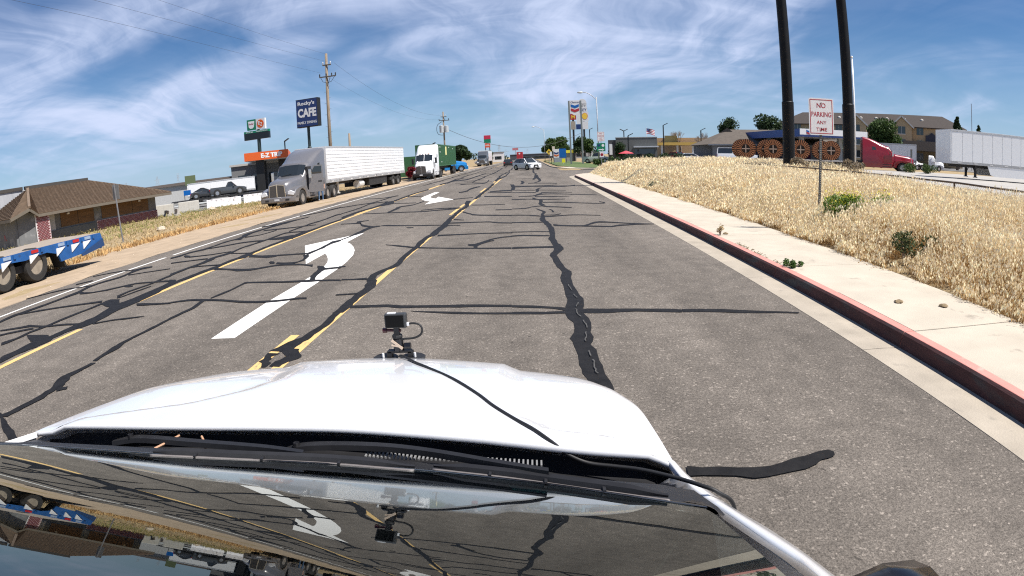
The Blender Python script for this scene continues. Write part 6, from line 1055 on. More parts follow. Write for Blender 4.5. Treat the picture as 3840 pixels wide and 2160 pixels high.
# street lights
def street_light(label, x, y, h, arm, z0, r=.09):
    t = thing('street_light', label, 'street light', (x, y, z0)); part('pole', MB().tube([(0, 0, 0), (0, 0, h)], r, 10, r*.6), STEEL, t, smooth=True); part('arm', MB().tube(catmull([(0, 0, h-.35), (arm*.35, 0, h+.25), (arm*.7, 0, h+.62), (arm, 0, h+.72)], 5), .045, 8), STEEL, t, smooth=True); part('lamp_head', MB().lathe([(.001, -.42), (.10, -.36), (.15, 0), (.10, .3), (.001, .36)], (arm+(-.25 if arm < 0 else .25), 0, h+.68), 'x', 10), M('lamp_head_grey', (.5, .52, .52), .4), t, smooth=True)
street_light('curved arm street light near the NO PARKING post across the side street', 9.35, 79.4, 9.5, -1.9, .14); street_light('smaller curved arm street light beyond the blue monument sign', 3.9, 150, 8.6, -2.4, .1)
def lot_light(label, x, y, h, double=False):
    t = thing('lot_light', label, 'lamp post', (x, y, float(gz(x, y)))); part('pole', MB().tube([(0, 0, 0), (0, 0, h)], .10, 8), LETB, t)
    for s in ((-1, 1) if double else (1,)): part('lamp_head', MB().bar((0, 0, h), (.75*s, -.2, h+.35), .35, .10), LETB, t)
lot_light('black lamp post beside the grey block building', 22.6, 97.4, 6.2); lot_light('black lamp post in front of the hip roofed store', 28.2, 94, 5.2); lot_light('black twin headed lamp post behind the grey block building roof', 18.2, 112, 5.9, True); lot_light('black lamp post between the tall pylon signs and the street light', 14.4, 139, 7.5); lot_light('black lamp post standing on the lawn by the grey block building', 15.6, 92, 4.4); lot_light('slim black lamp post behind the orange canopy', -36.1, 82.4, 7.4); lot_light('black lamp post rising over the white truck cab', -14.6, 86.8, 4.5)
# chain-link fence
fe = thing('chain_link_fence', 'low rusty chain link fence with a dark top rail behind the dry grass', 'fence', (0, 0, 0)); FR = M('rusty_rail', (.09, .065, .05), .7, var=.3); fy = list(np.arange(4.5, 54, 3.05))
for y in fy: part('post', MB().tube([(12.0, y, .3), (12.0, y, 1.27)], .032, 8), FR, fe)
for a, b in zip(fy[:-1], fy[1:]): part('top_rail', MB().tube([(12.0, a+.01, 1.275+random.uniform(-.01, .01)), (12.0, (a+b)/2, 1.262), (12.0, b-.01, 1.275)], .028, 8), FR, fe)
V = []; F = []; w = .0035
for y in np.arange(4.5, 53.3, .085):
    for sgn in (1, -1):
        a = (12.0, y if sgn > 0 else y+.66, .58); b = (12.0, y+.66 if sgn > 0 else y, 1.26); o = len(V); V += [(a[0], a[1]-w, a[2]), (a[0], a[1]+w, a[2]), (b[0], b[1]+w, b[2]), (b[0], b[1]-w, b[2])]; F.append((o, o+1, o+2, o+3))
np_mesh('wire_mesh', np.array(V), np.array(F), STEEL, fe, kind='stuff')
# ---- petrol-station pylon signs
ch = thing('pylon_sign', 'tall two post sign with blue and red chevrons on white', 'sign', (8.4, 104.6, .14), -.03); 
for x in (-1.05, 1.05): part('post', MB().box(x-.14, x+.14, -.2, .2, 0, 11.4), M('post_grey_green', (.17, .19, .19), .5), ch)
part('panel', MB().prism([(-.90, 9.15), (0, 8.75), (.90, 9.15), (.90, 11.45), (-.90, 11.45)], 'y', -.15, .15), SIGNW, ch); text(ch, 'Chevron', SIGNB, 0, 11.12, .36, -.17, 1.45, .01)
for z, m_ in ((10.35, SIGNBL), (9.62, SIGNR)): part('chevron', MB().prism([(-.72, z+.42), (0, z+.16), (.72, z+.42), (.72, z-.06), (0, z-.34), (-.72, z-.06)], 'y', -.175, -.15), m_, ch)
ms = thing('pylon_sign', 'crowded multi panel sign tower behind the chevron sign', 'sign', (13.1, 149.4, .1), -.08)
for x in (-1.7, 1.0): part('post', MB().tube([(x, .2, 0), (x, .2, 14)], .26, 10), LETB, ms)
panel(ms, 'arched_panel', -.2, 1.9, 13.7, 14.9, SIGNW, -.1, .2); part('arch', MB().lathe([(.001, -.1), (1.1, -.1), (1.1, .1), (.001, .1)], (.8, 0, 14.9), 'y', 24), SIGNW, ms); q = panel(ms, 'city_panel', .3, 2.0, 12.7, 13.7, SIGNW, -.1, .2); text(q, 'CITY', SIGNB, 1.1, 13.2, .6, -.12, 1.5, .03)
q = panel(ms, 'shell_panel', .35, 2.25, 10.3, 12.6, SIGNW, -.1, .2)
sc = [(1.3+.68*math.cos(a)*(1 if abs(math.cos(a)) > .5 else 1), 11.55+.78*math.sin(a)) for a in np.linspace(-.25*math.pi, 1.25*math.pi, 16)]+[(1.02, 10.75), (1.58, 10.75)]; part('shell_rim', MB().prism([(1.3+(x-1.3)*1.12, 11.5+(z-11.5)*1.1) for x, z in sc], 'y', -.115, -.1), SIGNR, q); part('shell_emblem', MB().prism(sc, 'y', -.13, -.116), M('shell_yellow', (.80, .52, .06), .5), q)
q = panel(ms, 'red_panel', -2.4, -.9, 10.7, 12.2, SIGNR, -.1, .2); text(q, 'M', M('arches_yellow', (.8, .5, .05), .5), -1.65, 11.45, .9, -.12, .9, .02); panel(ms, 'white_panel', -.8, .2, 9.6, 12.4, SIGNW, -.1, .2); panel(ms, 'navy_panel', -1.0, .3, 8.2, 9.5, SIGNB, -.1, .2); panel(ms, 'photo_panel', -2.3, -1.1, 8.2, 10.3, M('tan_panel', (.35, .30, .24), .5), -.1, .2); panel(ms, 'price_panel', .5, 2.1, 8.2, 10.2, SIGNW, -.1, .2)
mo = thing('monument_sign', 'low blue and white monument sign with chevrons on the lawn', 'sign', (5.9, 114.8, .17), 0); part('base', MB().box(-1.25, 1.25, -.1, .3, .3, 1.2), M('monument_grey', (.25, .28, .32), .6), mo); panel(mo, 'white_panel', -1.22, -.15, 1.2, 2.9, SIGNW, -.12, .3); q = panel(mo, 'blue_panel', -.13, 1.22, 1.2, 2.95, SIGNBL, -.12, .3)
for z, m_ in ((2.05, SIGNB), (1.58, M('chevron_orange', (.55, .12, .03), .5))): part('chevron', MB().prism([(-1.15, z+.30), (-.69, z+.12), (-.22, z+.30), (-.22, z), (-.69, z-.18), (-1.15, z)], 'y', -.14, -.12), m_, mo)
for x in (-1.2, 1.2): part('post', MB().box(x-.06, x+.06, -.1, .1, 0, 1.2), STEEL, mo)
dm = thing('warning_sign', 'yellow diamond warning sign on a post beside the far lane', 'sign', (3.95, 119.5, .1)); part('post', MB().box(-.04, .04, -.02, .02, 0, 2.6), STEEL, dm); q = part('diamond', MB().prism([(0, 1.9), (.6, 2.5), (0, 3.1), (-.6, 2.5)], 'y', -.05, -.02), SIGNY, dm); part('symbol', MB().prism([(-.10, 2.25), (.10, 2.25), (.10, 2.55), (.2, 2.55), (0, 2.8), (-.2, 2.55), (-.10, 2.55)], 'y', -.06, -.05), LETB, q)
ys_ = thing('yard_sign', 'small bright yellow board on a stake in the lawn', 'sign', (6.4, 111.5, .17)); part('board', MB().box(-.32, .32, -.02, .02, .25, 1.0), M('bright_yellow', (.78, .72, .02), .5), ys_); part('stake', MB().box(-.03, .03, -.02, .02, -.1, .25), WHT, ys_)
for lb_, x, y, w, z0, z1, m_ in (('white roadside plate on a dark post left of the monument sign', 4.3, 118.2, .45, 1.6, 2.5, SIGNW), ('beige plate standing above the monument sign', 4.95, 121, .55, 2.6, 3.6, M('beige_plate', (.6, .52, .42), .6))):
    t = thing('roadside_plate', lb_, 'sign', (x, y, .12)); part('post', MB().box(-.05, .05, 0, .05, 0, z1), LETB, t); panel(t, 'plate', -w/2, w/2, z0, z1, m_, -.03, -.005)
qs = thing('motel_sign', 'distant red and green two panel sign on twin posts', 'sign', (-16.2, 229.5, 0)); q = panel(qs, 'top_panel', -1.3, 1.3, 7.9, 10.9, SIGNG, 0, .4); panel(qs, 'red_band', -1.32, 1.32, 9.4, 10.9, M('magenta_red', (.45, .02, .06), .5), -.03, .42); panel(qs, 'lower_panel', -1.05, 1.05, 6.1, 7.8, M('orange_red', (.6, .08, .02), .5), 0, .4); text(qs, 'MOTEL', LETW, 0, 6.95, .6, -.03, 1.6, .02); 
for x in (-.8, .8): part('post', MB().box(x-.15, x+.15, .1, .3, 0, 6.1), LETB, qs)
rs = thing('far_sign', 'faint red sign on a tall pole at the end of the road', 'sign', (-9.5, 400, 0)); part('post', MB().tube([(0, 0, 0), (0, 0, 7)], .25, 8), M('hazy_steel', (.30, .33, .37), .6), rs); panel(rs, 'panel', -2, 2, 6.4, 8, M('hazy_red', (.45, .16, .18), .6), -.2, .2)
rl = thing('red_lorry', 'square red rear of a lorry at the end of the road', 'truck', (-4.2, 250, 0)); part('box', MB().box(-1.3, 1.3, 0, 9, .9, 3.9), SIGNR, rl); part('emblem', MB().lathe([(.001, -.04), (.35, -.04), (.35, 0)], (-.1, 0, 3.2), 'y', 12), LETW, rl); part('bumper', MB().box(-1.3, 1.3, -.1, .2, .4, .9), CHASSIS, rl)
for s in (-1, 1): wheel(rl, s*1.0, 1.5, .5, .4, s, None, 12)
# ================================================================== BUILDINGS
PLAST = M('grey_plaster', (.15, .155, .16), .9, var=.15, scale=1.2, streak=((.30, .30, .30), 1.1, .58)); PLYW = M('boarded_plywood', (.13, .07, .03), .85, var=.25, scale=2, stretch=(.6, 1, 3)); BRICK = M('maroon_brick', (.15, .035, .04), .85, var=.3, scale=9); MORT = M('pale_mortar', (.48, .38, .38), .9); TILE = M('brown_roof_tile', (.165, .118, .082), .85, var=.22, scale=3, bump=.4, bscale=12); TILED = M('ridge_black', (.05, .045, .04), .8); FASC = M('fascia_brown', (.13, .11, .085), .8)
def tile_rows(parent, E0, E1, R0, R1, n, thick=.11, wave=True):
    E0, E1, R0, R1 = map(Vector, (E0, E1, R0, R1)); nrm = (E1-E0).cross(R0-E0).normalized()
    if nrm.z < 0: nrm = -nrm
    for i in range(n):
        a, b = i/n, (i+1.12)/n; A0, A1, B0, B1 = E0.lerp(R0, a), E1.lerp(R1, a), E0.lerp(R0, min(b, 1)), E1.lerp(R1, min(b, 1))
        if (A1-A0).length < .15: continue
        k = max(1, int((A1-A0).length/.34)); mb = MB(); rings = []
        for j in range(2*k+1):
            t = j/(2*k); w = (thick*.16 if j % 2 else 0) if wave else 0; P = A0.lerp(A1, t); Q = B0.lerp(B1, t); rings.append([P+nrm*.005, P+nrm*(thick+w), Q+nrm*(.012+w*.6), Q-nrm*.01])
        mb.loft(rings); part('tile_course', mb, TILE, parent)
    return nrm
rb = thing('boarded_restaurant', 'boarded up low building with brown tiled hip roof and brick corner', 'building', (-35.0, 31.0, -.5), math.atan2(.965, .262))
part('front_wall', MB().box(0, 12.2, 0, .25, -.3, 2.0), PLAST, rb); part('end_wall', MB().box(12.0, 12.2, .25, 4.3, -.3, 2.0), PLAST, rb); part('side_wall', MB().box(-2.2, -2.0, -.9, 4.3, -.3, 2.0), PLAST, rb); part('gable_wall', MB().prism([(-2.0, -.3), (-.35, -.3), (-.35, 2.0), (-1.2, 2.35), (-2.0, 2.0)], 'y', -.95, -.75), PLAST, rb); part('corner_wall', MB().box(-.35, -.15, -.75, 0, -.3, 2.0), PLAST, rb)
for i, (x0, x1) in enumerate(((2.3, 3.9), (3.95, 5.5), (6.3, 7.9), (7.95, 9.5), (9.55, 11.3))): part('window_board', MB().box(x0, x1, -.06, -.005, .75+.06*(i > 1), 1.80), PLYW, rb)
part('window_sill', MB().box(1.2, 5.6, -.10, -.005, .05, .62), M('dark_grey_paint_wall', (.10, .11, .115), .85, var=.15), rb)
part('wall_light', MB().box(2.9, 3.1, -.16, -.065, 1.6, 1.72), SIGNW, rb); part('wall_light', MB().box(10.2, 10.4, -.16, -.065, 1.62, 1.74), SIGNW, rb)
bw = part('brick_backing', MB().box(5.7, 12.25, -.07, -.002, -.3, .70), MORT, rb); bc = part('brick_pier', MB().box(-.45, .75, -1.05, -.96, -.3, 1.98), MORT, rb)
def brick_mesh():
    me = bpy.data.meshes.new('brick'); b = MB(); b.box(0, .200, -.022, 0, 0, .068); me.from_pydata(b.v, [], b.f); me.materials.append(BRICK); return me
bme = brick_mesh()
for r in range(24):
    for c in range(5):
        x = -.45+c*.236-(.118 if r % 2 else 0)
        if x < -.46 or x+.215 > .76: continue
        o = mesh_obj('brick', bme, None, bc); o.location = (x, -1.052, -.28+r*.094)
for r in range(10):
    for c in range(27):
        o = mesh_obj('brick', bme, None, bw); o.location = (5.72+c*.238+(.11 if r % 2 else 0), -.072, -.26+r*.094)
part('pale_render_patch', MB().box(.75, 1.75, -.05, -.002, .55, 1.98), M('pale_render', (.40, .40, .40), .9, var=.1), rb); part('downpipe', MB().box(-.52, -.46, -1.1, -1.0, -.3, 2.0), M('white_trim', (.6, .6, .6), .6), rb)
part('red_graffiti', MB().bar((-2.21, 1.0, .5), (-2.21, 1.35, .95), .01, .06).bar((-2.21, 1.35, .95), (-2.21, 1.4, .5), .01, .06), SIGNR, rb)
EV = 1.98; RZ = 4.02; rf_ = part('roof', MB().add([(-.3, -1.25, EV), (13.1, -1.25, EV), (7.6, 4, RZ), (1.6, 4, RZ), (13.1, 4.2, EV), (-2.9, 4.2, EV), (-2.9, -1.75, EV), (-1.25, -1.75, 2.52)], [(0, 1, 2, 3), (1, 4, 2), (7, 0, 3), (6, 7, 3), (5, 6, 3)]), TILE, rb)
tile_rows(rf_, (-.3, -1.25, EV), (13.1, -1.25, EV), (1.6, 4, RZ), (7.6, 4, RZ), 22); tile_rows(rf_, (13.1, -1.25, EV), (13.1, 4.2, EV), (7.6, 3.98, RZ), (7.6, 4.02, RZ), 22); tile_rows(rf_, (-2.9, 4.2, EV), (-2.9, -1.75, EV), (1.6, 4.02, RZ), (1.6, 3.98, RZ), 22)
tile_rows(rf_, (-1.25, -1.75, 2.50), (-.3, -1.25, EV), (1.58, 4, RZ), (1.62, 4, RZ), 20, wave=False); tile_rows(rf_, (-2.9, -1.75, EV), (-1.25, -1.75, 2.50), (1.58, 4, RZ), (1.62, 4, RZ), 20, wave=False)
part('ridge_cap', MB().bar((-1.25, -1.8, 2.60), (1.6, 4, RZ+.1), .22, .14), TILE, rf_); part('ridge_cap', MB().bar((1.3, 4, RZ+.14), (7.7, 4, RZ+.14), .3, .26), TILED, rf_); part('ridge_cap', MB().bar((7.6, 4, RZ+.06), (13.05, -1.2, EV+.1), .16, .10), TILE, rf_)
for p_, q_ in (((-.3, -1.27, EV-.07), (13.1, -1.27, EV-.07)), ((13.12, -1.25, EV-.07), (13.12, 4.2, EV-.07)), ((-2.92, 4.2, EV-.07), (-2.92, -1.75, EV-.07)), ((-2.9, -1.77, EV-.05), (-1.25, -1.77, 2.42)), ((-1.25, -1.77, 2.42), (-.3, -1.27, EV-.05))): part('fascia_board', MB().bar(p_, q_, .06, .2), FASC, rf_)
part('soffit', MB().add([(-.3, -1.24, EV-.13), (13.08, -1.24, EV-.13), (13.08, .02, EV-.10), (-.3, .02, EV-.10)], [(0, 1, 2, 3)]), FASC, rb)
bk = thing('flat_roofed_block', 'tall stained grey wall with black parapet behind the tiled roof', 'building', (-35.0, 31.0, -.5), math.atan2(.965, .262)); part('wall', MB().box(-18, 8.2, 4.35, 16, -.3, 4.05), M('stained_grey_wall', (.36, .37, .39), .9, var=.2, scale=1.5, stretch=(1, 1, .3), streak=((.2, .2, .21), 1.5, .6)), bk); part('parapet', MB().box(-18.1, 1.25, 4.25, 4.6, 4.05, 4.30), TILED, bk)
part('roof_unit', MB().box(-4.6, -2.6, 9, 10.5, 4.05, 5.2), M('roof_unit_grey', (.25, .25, .23), .7), bk); part('roof_unit', MB().box(-2.4, -1.6, 9, 10.2, 4.05, 5.25), M('roof_unit_brown', (.12, .11, .10), .7), bk)
# painted concrete barriers
JER = M('flaking_white_barrier_paint', (.66, .65, .66), .9, var=.12, scale=3, streak=((.22, .20, .20), 4.5, .57)); JP = [(-.34, 0), (.34, 0), (.30, .12), (.13, .38), (.09, .80), (-.09, .80), (-.13, .38), (-.30, .12)]
def barrier(label, x, y, rot, L, k=1.0, mat=JER):
    o = part('concrete_barrier', MB().prism([(a*k, b*k) for a, b in JP], 'y', -L/2, L/2), mat, bevel=.02); o.location = (x, y, float(gz(x, y))-.02); o.rotation_euler = (0, 0, rot); tag(o, label, 'barrier')
bd = math.atan2(3.2, 5.7)-math.pi/2
barrier('flaking white concrete barrier ending at the silver truck grille', -25.8, 51.9, bd, 3.3); barrier('flaking white concrete barrier in front of the car carrier', -28.95, 50.15, bd, 3.4); barrier('low grey concrete block beside the dark pipe', -31.2, 43.6, .9, 1.5, .7, M('bare_concrete', (.40, .38, .35), .9, var=.2)); barrier('grey concrete block next to the tiled building corner', -29.3, 42.4, .8, 1.2, .8, M('bare_concrete', (.40, .38, .35), .9))
for i, (x, y, r, lb_) in enumerate(((-27.0, 44.5, .35, 'pale boulder lying in the verge grass near the barriers'), (-19.6, 26.6, .28, 'pale rock at the verge edge beside the leaning sign post'))):
    m_ = MB(); m_.lathe([(.001, 0), (r*.9, .02), (r, r*.35), (r*.7, r*.8), (.001, r)], (0, 0, 0), 'z', 9); rr2 = random.Random(i); m_.v = [(a+rr2.uniform(-.2, .2)*r, b+rr2.uniform(-.2, .2)*r, c*rr2.uniform(.8, 1.1)) for a, b, c in m_.v]; o = tag(part('boulder', m_, M('pale_rock', (.45, .38, .29), .95, var=.2)), lb_, 'rock'); o.location = (x, y, float(gz(x, y))-.03)
box_trailer('box_trailer', 'plain white trailer parked behind the car carrier', (-33.9, 66.9, -.6), R_(120), 8.5, 1.0, 2.68, 2.2, WHT, 'v', 3, False, False, (6.4, 7.4), rail=False)
wh = thing('warehouse', 'long low warehouse with brown roof edge behind the white trailer', 'building', (-45, 80, -.6), .53); part('wall', MB().box(-14, 9, 0, 12, 0, 2.7), M('warehouse_grey', (.4, .4, .39), .8), wh); part('roof', MB().box(-14.3, 9.3, -.4, 12.3, 2.7, 3.1), M('warehouse_roof_brown', (.11, .09, .08), .8), wh); part('roof_unit', MB().box(3, 6, 3, 5, 3.1, 3.5), WHT, wh)
gb = thing('roof_billboard', 'small green board beside the warehouse', 'sign', (-48.6, 74.6, -.6), .4); part('board', MB().box(-.8, .8, 0, .2, 2.5, 3.9), M('dull_green_board', (.10, .13, .06), .7), gb); part('post', MB().box(-.1, .1, .05, .15, 0, 2.5), LETB, gb)
br_ = thing('direction_board', 'small blue board on two posts beyond the tiled building', 'sign', (-40, 60.5, -.6), .4); part('board', MB().box(-.45, .45, 0, .06, 1.35, 1.95), SIGNBL, br_); part('post', MB().box(-.4, -.33, 0, .05, 0, 1.35), LETB, br_); part('post', MB().box(.33, .4, 0, .05, 0, 1.35), LETB, br_)
for x, y, lb_ in ((-33.8, 46.6, 'pale utility cabinet next to the end of the tiled building'), (-31.6, 47.8, 'second pale cabinet closer to the car carrier')):
    t = thing('utility_cabinet', lb_, 'cabinet', (x, y, -.55), .5); part('body', MB().box(-1.0, 1.0, 0, .8, 0, .95), M('cabinet_beige', (.5, .48, .43), .7), t, bevel=.02); part('door', MB().box(-.95, -.02, -.012, 0, .08, .88), MATS['cabinet_beige'], t); part('door', MB().box(.02, .95, -.012, 0, .08, .88), MATS['cabinet_beige'], t)
lv = MB(); lv.loft([[(x, y+0, -1), (x, y+6, 1.9+.25*math.sin(x*.05)), (x, y+14, 2.0), (x, y+22, -1)] for x, y in ((-420, 60), (-300, 100), (-200, 118), (-140, 126), (-95, 131), (-60, 138), (-30, 190))]); struct(part('levee', lv, M('dry_levee', (.30, .22, .13), .95, var=.2, scale=.2)))
# ---- right-hand buildings
tanw = M('tan_stucco', (.46, .34, .20), .85, var=.06); hroof = M('dark_brown_shingle', (.045, .035, .029), .9, var=.25, scale=3, bump=.3); WTRIM = M('cream_trim', (.66, .62, .55), .6)
ho = thing('hotel', 'three storey tan hotel with dark brown gabled roof', 'building', (65.7, 115.7, .6), math.atan2(-.575, .82)); part('wall', MB().box(-12, 29, 0, 14, 0, 8.2), tanw, ho)
part('roof', MB().add([(-13, -.8, 8.0), (30, -.8, 8.0), (25, 7, 11.0), (-8, 7, 11.0), (30, 14.8, 8.0), (-13, 14.8, 8.0)], [(0, 1, 2, 3), (1, 4, 2), (4, 5, 3, 2), (5, 0, 3)]), hroof, ho); part('eave', MB().box(-12.9, 29.9, -.75, -.1, 7.85, 8.0), hroof, ho)
for bx in (3.0, 13.0):
    b_ = part('bay', MB().prism([(bx, 0), (bx+4.4, 0), (bx+4.4, 7.9), (bx+2.2, 9.9), (bx, 7.9)], 'y', -2.4, 0), tanw, ho); part('bay_roof', MB().add([(bx-.5, -2.8, 7.7), (bx+2.2, -2.8, 10.15), (bx+2.2, 5, 10.15), (bx-.5, 3, 7.7), (bx+4.9, -2.8, 7.7), (bx+4.9, 3, 7.7)], [(0, 1, 2, 3), (1, 4, 5, 2)]), hroof, ho)
    for p_, q_ in (((bx-.5, -2.85, 7.62), (bx+2.2, -2.85, 10.07)), ((bx+4.9, -2.85, 7.62), (bx+2.2, -2.85, 10.07))): part('barge_board', MB().bar(p_, q_, .1, .28), WTRIM, ho)
    for fl in range(3): w_ = part('window', MB().box(bx+1.4, bx+3.0, -2.46, -2.38, 1.1+fl*2.65, 2.6+fl*2.65), GLAS, ho); part('frame', MB().box(bx+2.17, bx+2.23, -2.48, -2.46, 1.1+fl*2.65, 2.6+fl*2.65), WTRIM, w_); part('sill', MB().box(bx+1.3, bx+3.1, -2.5, -2.39, .95+fl*2.65, 1.1+fl*2.65), WTRIM, w_)
for wx in (-9, -5, .4, 9, 10.9, 18.6, 24.6, 26.8):
    for fl in range(3): w_ = part('window', MB().box(wx, wx+1.5, -.06, .02, 1.1+fl*2.65, 2.6+fl*2.65), GLAS, ho); part('frame', MB().box(wx+.72, wx+.78, -.09, -.06, 1.1+fl*2.65, 2.6+fl*2.65), WTRIM, w_)
for vx in (-4, 1, 6, 9.5, 12, 16, 20): part('roof_vent', MB().lathe([(.35, 0), (.35, .35), (.001, .5)], (vx, 3.6, 9.55), 'z', 8), WTRIM, ho)
part('wall_crest', MB().box(20.6, 23.4, -.3, -.02, 5.0, 6.4).prism([(21.2, 6.4), (22.8, 6.4), (22, 7.0)], 'y', -.28, -.05), M('dark_crest', (.03, .03, .05), .5), ho); part('porch', MB().box(15.5, 28, -8, -.1, 3.0, 4.9).box(16, 16.8, -7.6, -7, 0, 3).box(26.8, 27.5, -7.6, -7, 0, 3), M('porch_brown', (.16, .12, .09), .8), ho)
stg = M('store_grey_wall', (.20, .20, .205), .8, var=.08); st = thing('station_store', 'grey store with big brown hip roof behind the blue canopy', 'building', (28.3, 90.4, .35), math.atan2(-3.8, 9.7)); part('wall', MB().box(.6, 23, .8, 14, 0, 3.0), stg, st); part('entrance_wall', MB().box(-2.6, .6, 2.5, 13, 0, 2.8), stg, st)
part('roof', MB().add([(0, 0, 2.85), (24, 0, 2.85), (19, 7.5, 5.5), (3.0, 7.5, 5.5), (24, 15, 2.85), (-3.2, 15, 2.7), (-3.2, 2.0, 2.7)], [(0, 1, 2, 3), (1, 4, 2), (4, 5, 3, 2), (6, 0, 3), (5, 6, 3)]), M('taupe_shingle', (.10, .082, .066), .9, var=.2, scale=2, bump=.3, bscale=14), st); part('fascia', MB().bar((0, -.02, 2.80), (24, -.02, 2.80), .08, .2), M('grey_fascia', (.3, .3, .3), .6), st); part('gable_vent', MB().prism([(1.6, 4.9), (4.0, 4.9), (2.9, 5.75)], 'y', 6.2, 8.2), MATS['taupe_shingle'], st)
for x0, x1 in ((6.2, 8.3), (8.4, 11), (11.1, 13.8), (14, 16.5)): part('window', MB().box(x0, x1, .72, .82, .1, 2.6), glass_mat('blue_glass', (.01, .025, .06)), st)
part('arc_sign', MB().prism([(4.0+1.2*math.cos(a)*1.0-1.0, 1.75+.55*math.sin(a)) for a in np.linspace(0, math.pi, 12)], 'y', .68, .79), M('maroon_sign', (.22, .015, .03), .5), st)
gcn = thing('station_canopy', 'white and blue petrol canopy with a chevron emblem', 'canopy', (36, 72.8, .55), 0); part('roof', MB().box(.1, 10.9, .1, 31.9, 3.75, 4.65), M('canopy_white', (.6, .6, .6), .5), gcn); part('front_fascia', MB().box(0, 11, 0, .1, 3.95, 4.75), LETW, gcn); part('front_stripe', MB().box(0, 11, -.01, .1, 3.68, 3.94), SIGNB, gcn); part('side_fascia', MB().box(0, .1, .1, 32, 3.68, 4.75), M('canopy_blue', (.012, .06, .24), .5), gcn)
for z, m_ in ((4.42, SIGNBL), (4.16, SIGNR)): part('chevron', MB().prism([(1.0, z+.18), (1.4, z+.05), (1.8, z+.18), (1.8, z-.04), (1.4, z-.17), (1.0, z-.04)], 'y', -.03, -.002), m_, gcn)
for x, y in ((2.2, 4), (8.6, 4), (2.2, 16), (8.6, 16), (2.2, 28), (8.6, 28)): part('column', MB().box(x-.3, x+.3, y-.3, y+.3, -.2, 3.75), M('column_grey', (.35, .36, .36), .6), gcn)
for y in (5.5, 17): part('pump', MB().box(1.8, 2.6, y, y+.7, 0, 1.9), MATS['pump_grey'], gcn)
mc = thing('grey_block_building', 'plain dark grey block building with a pale awning strip', 'building', (13.6, 98.9, .28), -.16); part('wall', MB().box(1.0, 8.0, 0, 13, 0, 4.2), M('dark_grey_cladding', (.105, .108, .105), .7, var=.05), mc); part('entrance_block', MB().box(-.3, 1.0, .4, 12, 0, 3.9), M('charcoal_cladding', (.05, .05, .055), .7), mc); part('coping', MB().box(.95, 8.05, -.05, 13.05, 4.2, 4.32), M('coping_grey', (.3, .3, .3), .6), mc); part('awning', MB().box(4.0, 8.2, -.9, -.002, 2.55, 2.75), M('awning_pale', (.5, .52, .54), .5), mc); part('window', MB().box(4.2, 7.6, -.03, .02, .7, 2.3), GLAS, mc); part('door', MB().box(1.8, 2.9, -.03, .02, 0, 2.2), GLAS, mc); part('white_banner', MB().box(-.1, .4, -.05, .38, 1.4, 3.2), LETW, mc)
shc = thing('far_fuel_canopy', 'yellow edged far petrol canopy with a tan store behind it', 'canopy', (32.3, 146, .4), -.25); part('roof', MB().box(0, 10, 0, 12, 3.4, 4.1), M('canopy_yellow', (.72, .45, .10), .5), shc); part('store', MB().box(-2, 18, 14, 24, 0, 5.6), M('peach_wall', (.55, .38, .22), .8), shc); part('store_roof', MB().box(1.5, 5, 13, 15, 4.2, 6.2), M('olive_panel', (.16, .16, .09), .8), shc)
for x in (1, 5, 9): part('column', MB().box(x-.25, x+.25, 2, 2.5, -.3, 3.4), LETW, shc)
um = thing('parasol', 'red parasol outside the grey block building', 'parasol', (14.2, 86, .28)); part('canopy', MB().lathe([(1.15, 1.55), (.9, 1.68), (.001, 1.98)], (0, 0, 0), 'z', 10), M('pink_red_cloth', (.5, .06, .08), .8), um); part('pole', MB().tube([(0, 0, 0), (0, 0, 1.95)], .03, 6), STEEL, um)
fg = thing('flag', 'American flag flying from a pole over the grey block building', 'flag', (25.7, 127.4, .4)); part('pole', MB().tube([(0, 0, 0), (0, 0, 7.1)], .06, 8), WHT, fg)
def flag_mesh(name, u0, u1, v0, v1, mat):
    mb = MB(); n = 8; rows = []
    for i in range(n+1):
        u = u0+(u1-u0)*i/n; rows.append([(1.9*u, .12*math.sin(u*7), 6.95-.25*u-1.2*v-.25*u*u) for v in (v0, v1)])
    mb.loft(rows, caps=False, closed=False); return part(name, mb, mat, fg, smooth=True)
for i in range(7): flag_mesh('stripe', .42 if i < 4 else 0, 1, i*.143, (i+1)*.143, SIGNR if i % 2 == 0 else LETW)
flag_mesh('canton', 0, .42, 0, .572, SIGNB)
for i in range(4): flag_mesh('star_row', .04, .38, .08+i*.13, .11+i*.13, LETW)
# far end of the road
for nm, lb_, x, y, w, d, h, m_ in (('far_building', 'white and black shopfront far down the left side of the road', -14, 262, 5, 6, 4.2, WHT), ('far_building', 'long dark low building across the far end of the road', 4, 330, 30, 8, 3.0, M('far_dark', (.07, .075, .085), .8)), ('far_building', 'grey flat roofed store beyond the far lawn', 18, 240, 16, 10, 4.0, M('far_grey', (.3, .3, .3), .8))):
    t = thing(nm, lb_, 'building', (x, y, 0)); part('wall', MB().box(-w/2, w/2, 0, d, 0, h), m_, t); part('roof', MB().box(-w/2-.2, w/2+.2, -.2, d+.2, h, h+.3), M('far_roof', (.16, .16, .17), .8), t); part('window', MB().box(-w*.3, w*.3, -.03, .02, h*.25, h*.6), GLAS, t)
pay = thing('pay_kiosk', 'yellow roofed kiosk behind the monument sign', 'kiosk', (10.5, 150, .15)); part('body', MB().box(-1.4, 1.4, 0, 2.5, 0, 2.2), M('kiosk_grey', (.3, .28, .26), .8), pay); part('roof', MB().box(-1.7, 1.7, -.3, 2.8, 2.2, 2.9), M('kiosk_yellow', (.75, .62, .04), .5), pay)
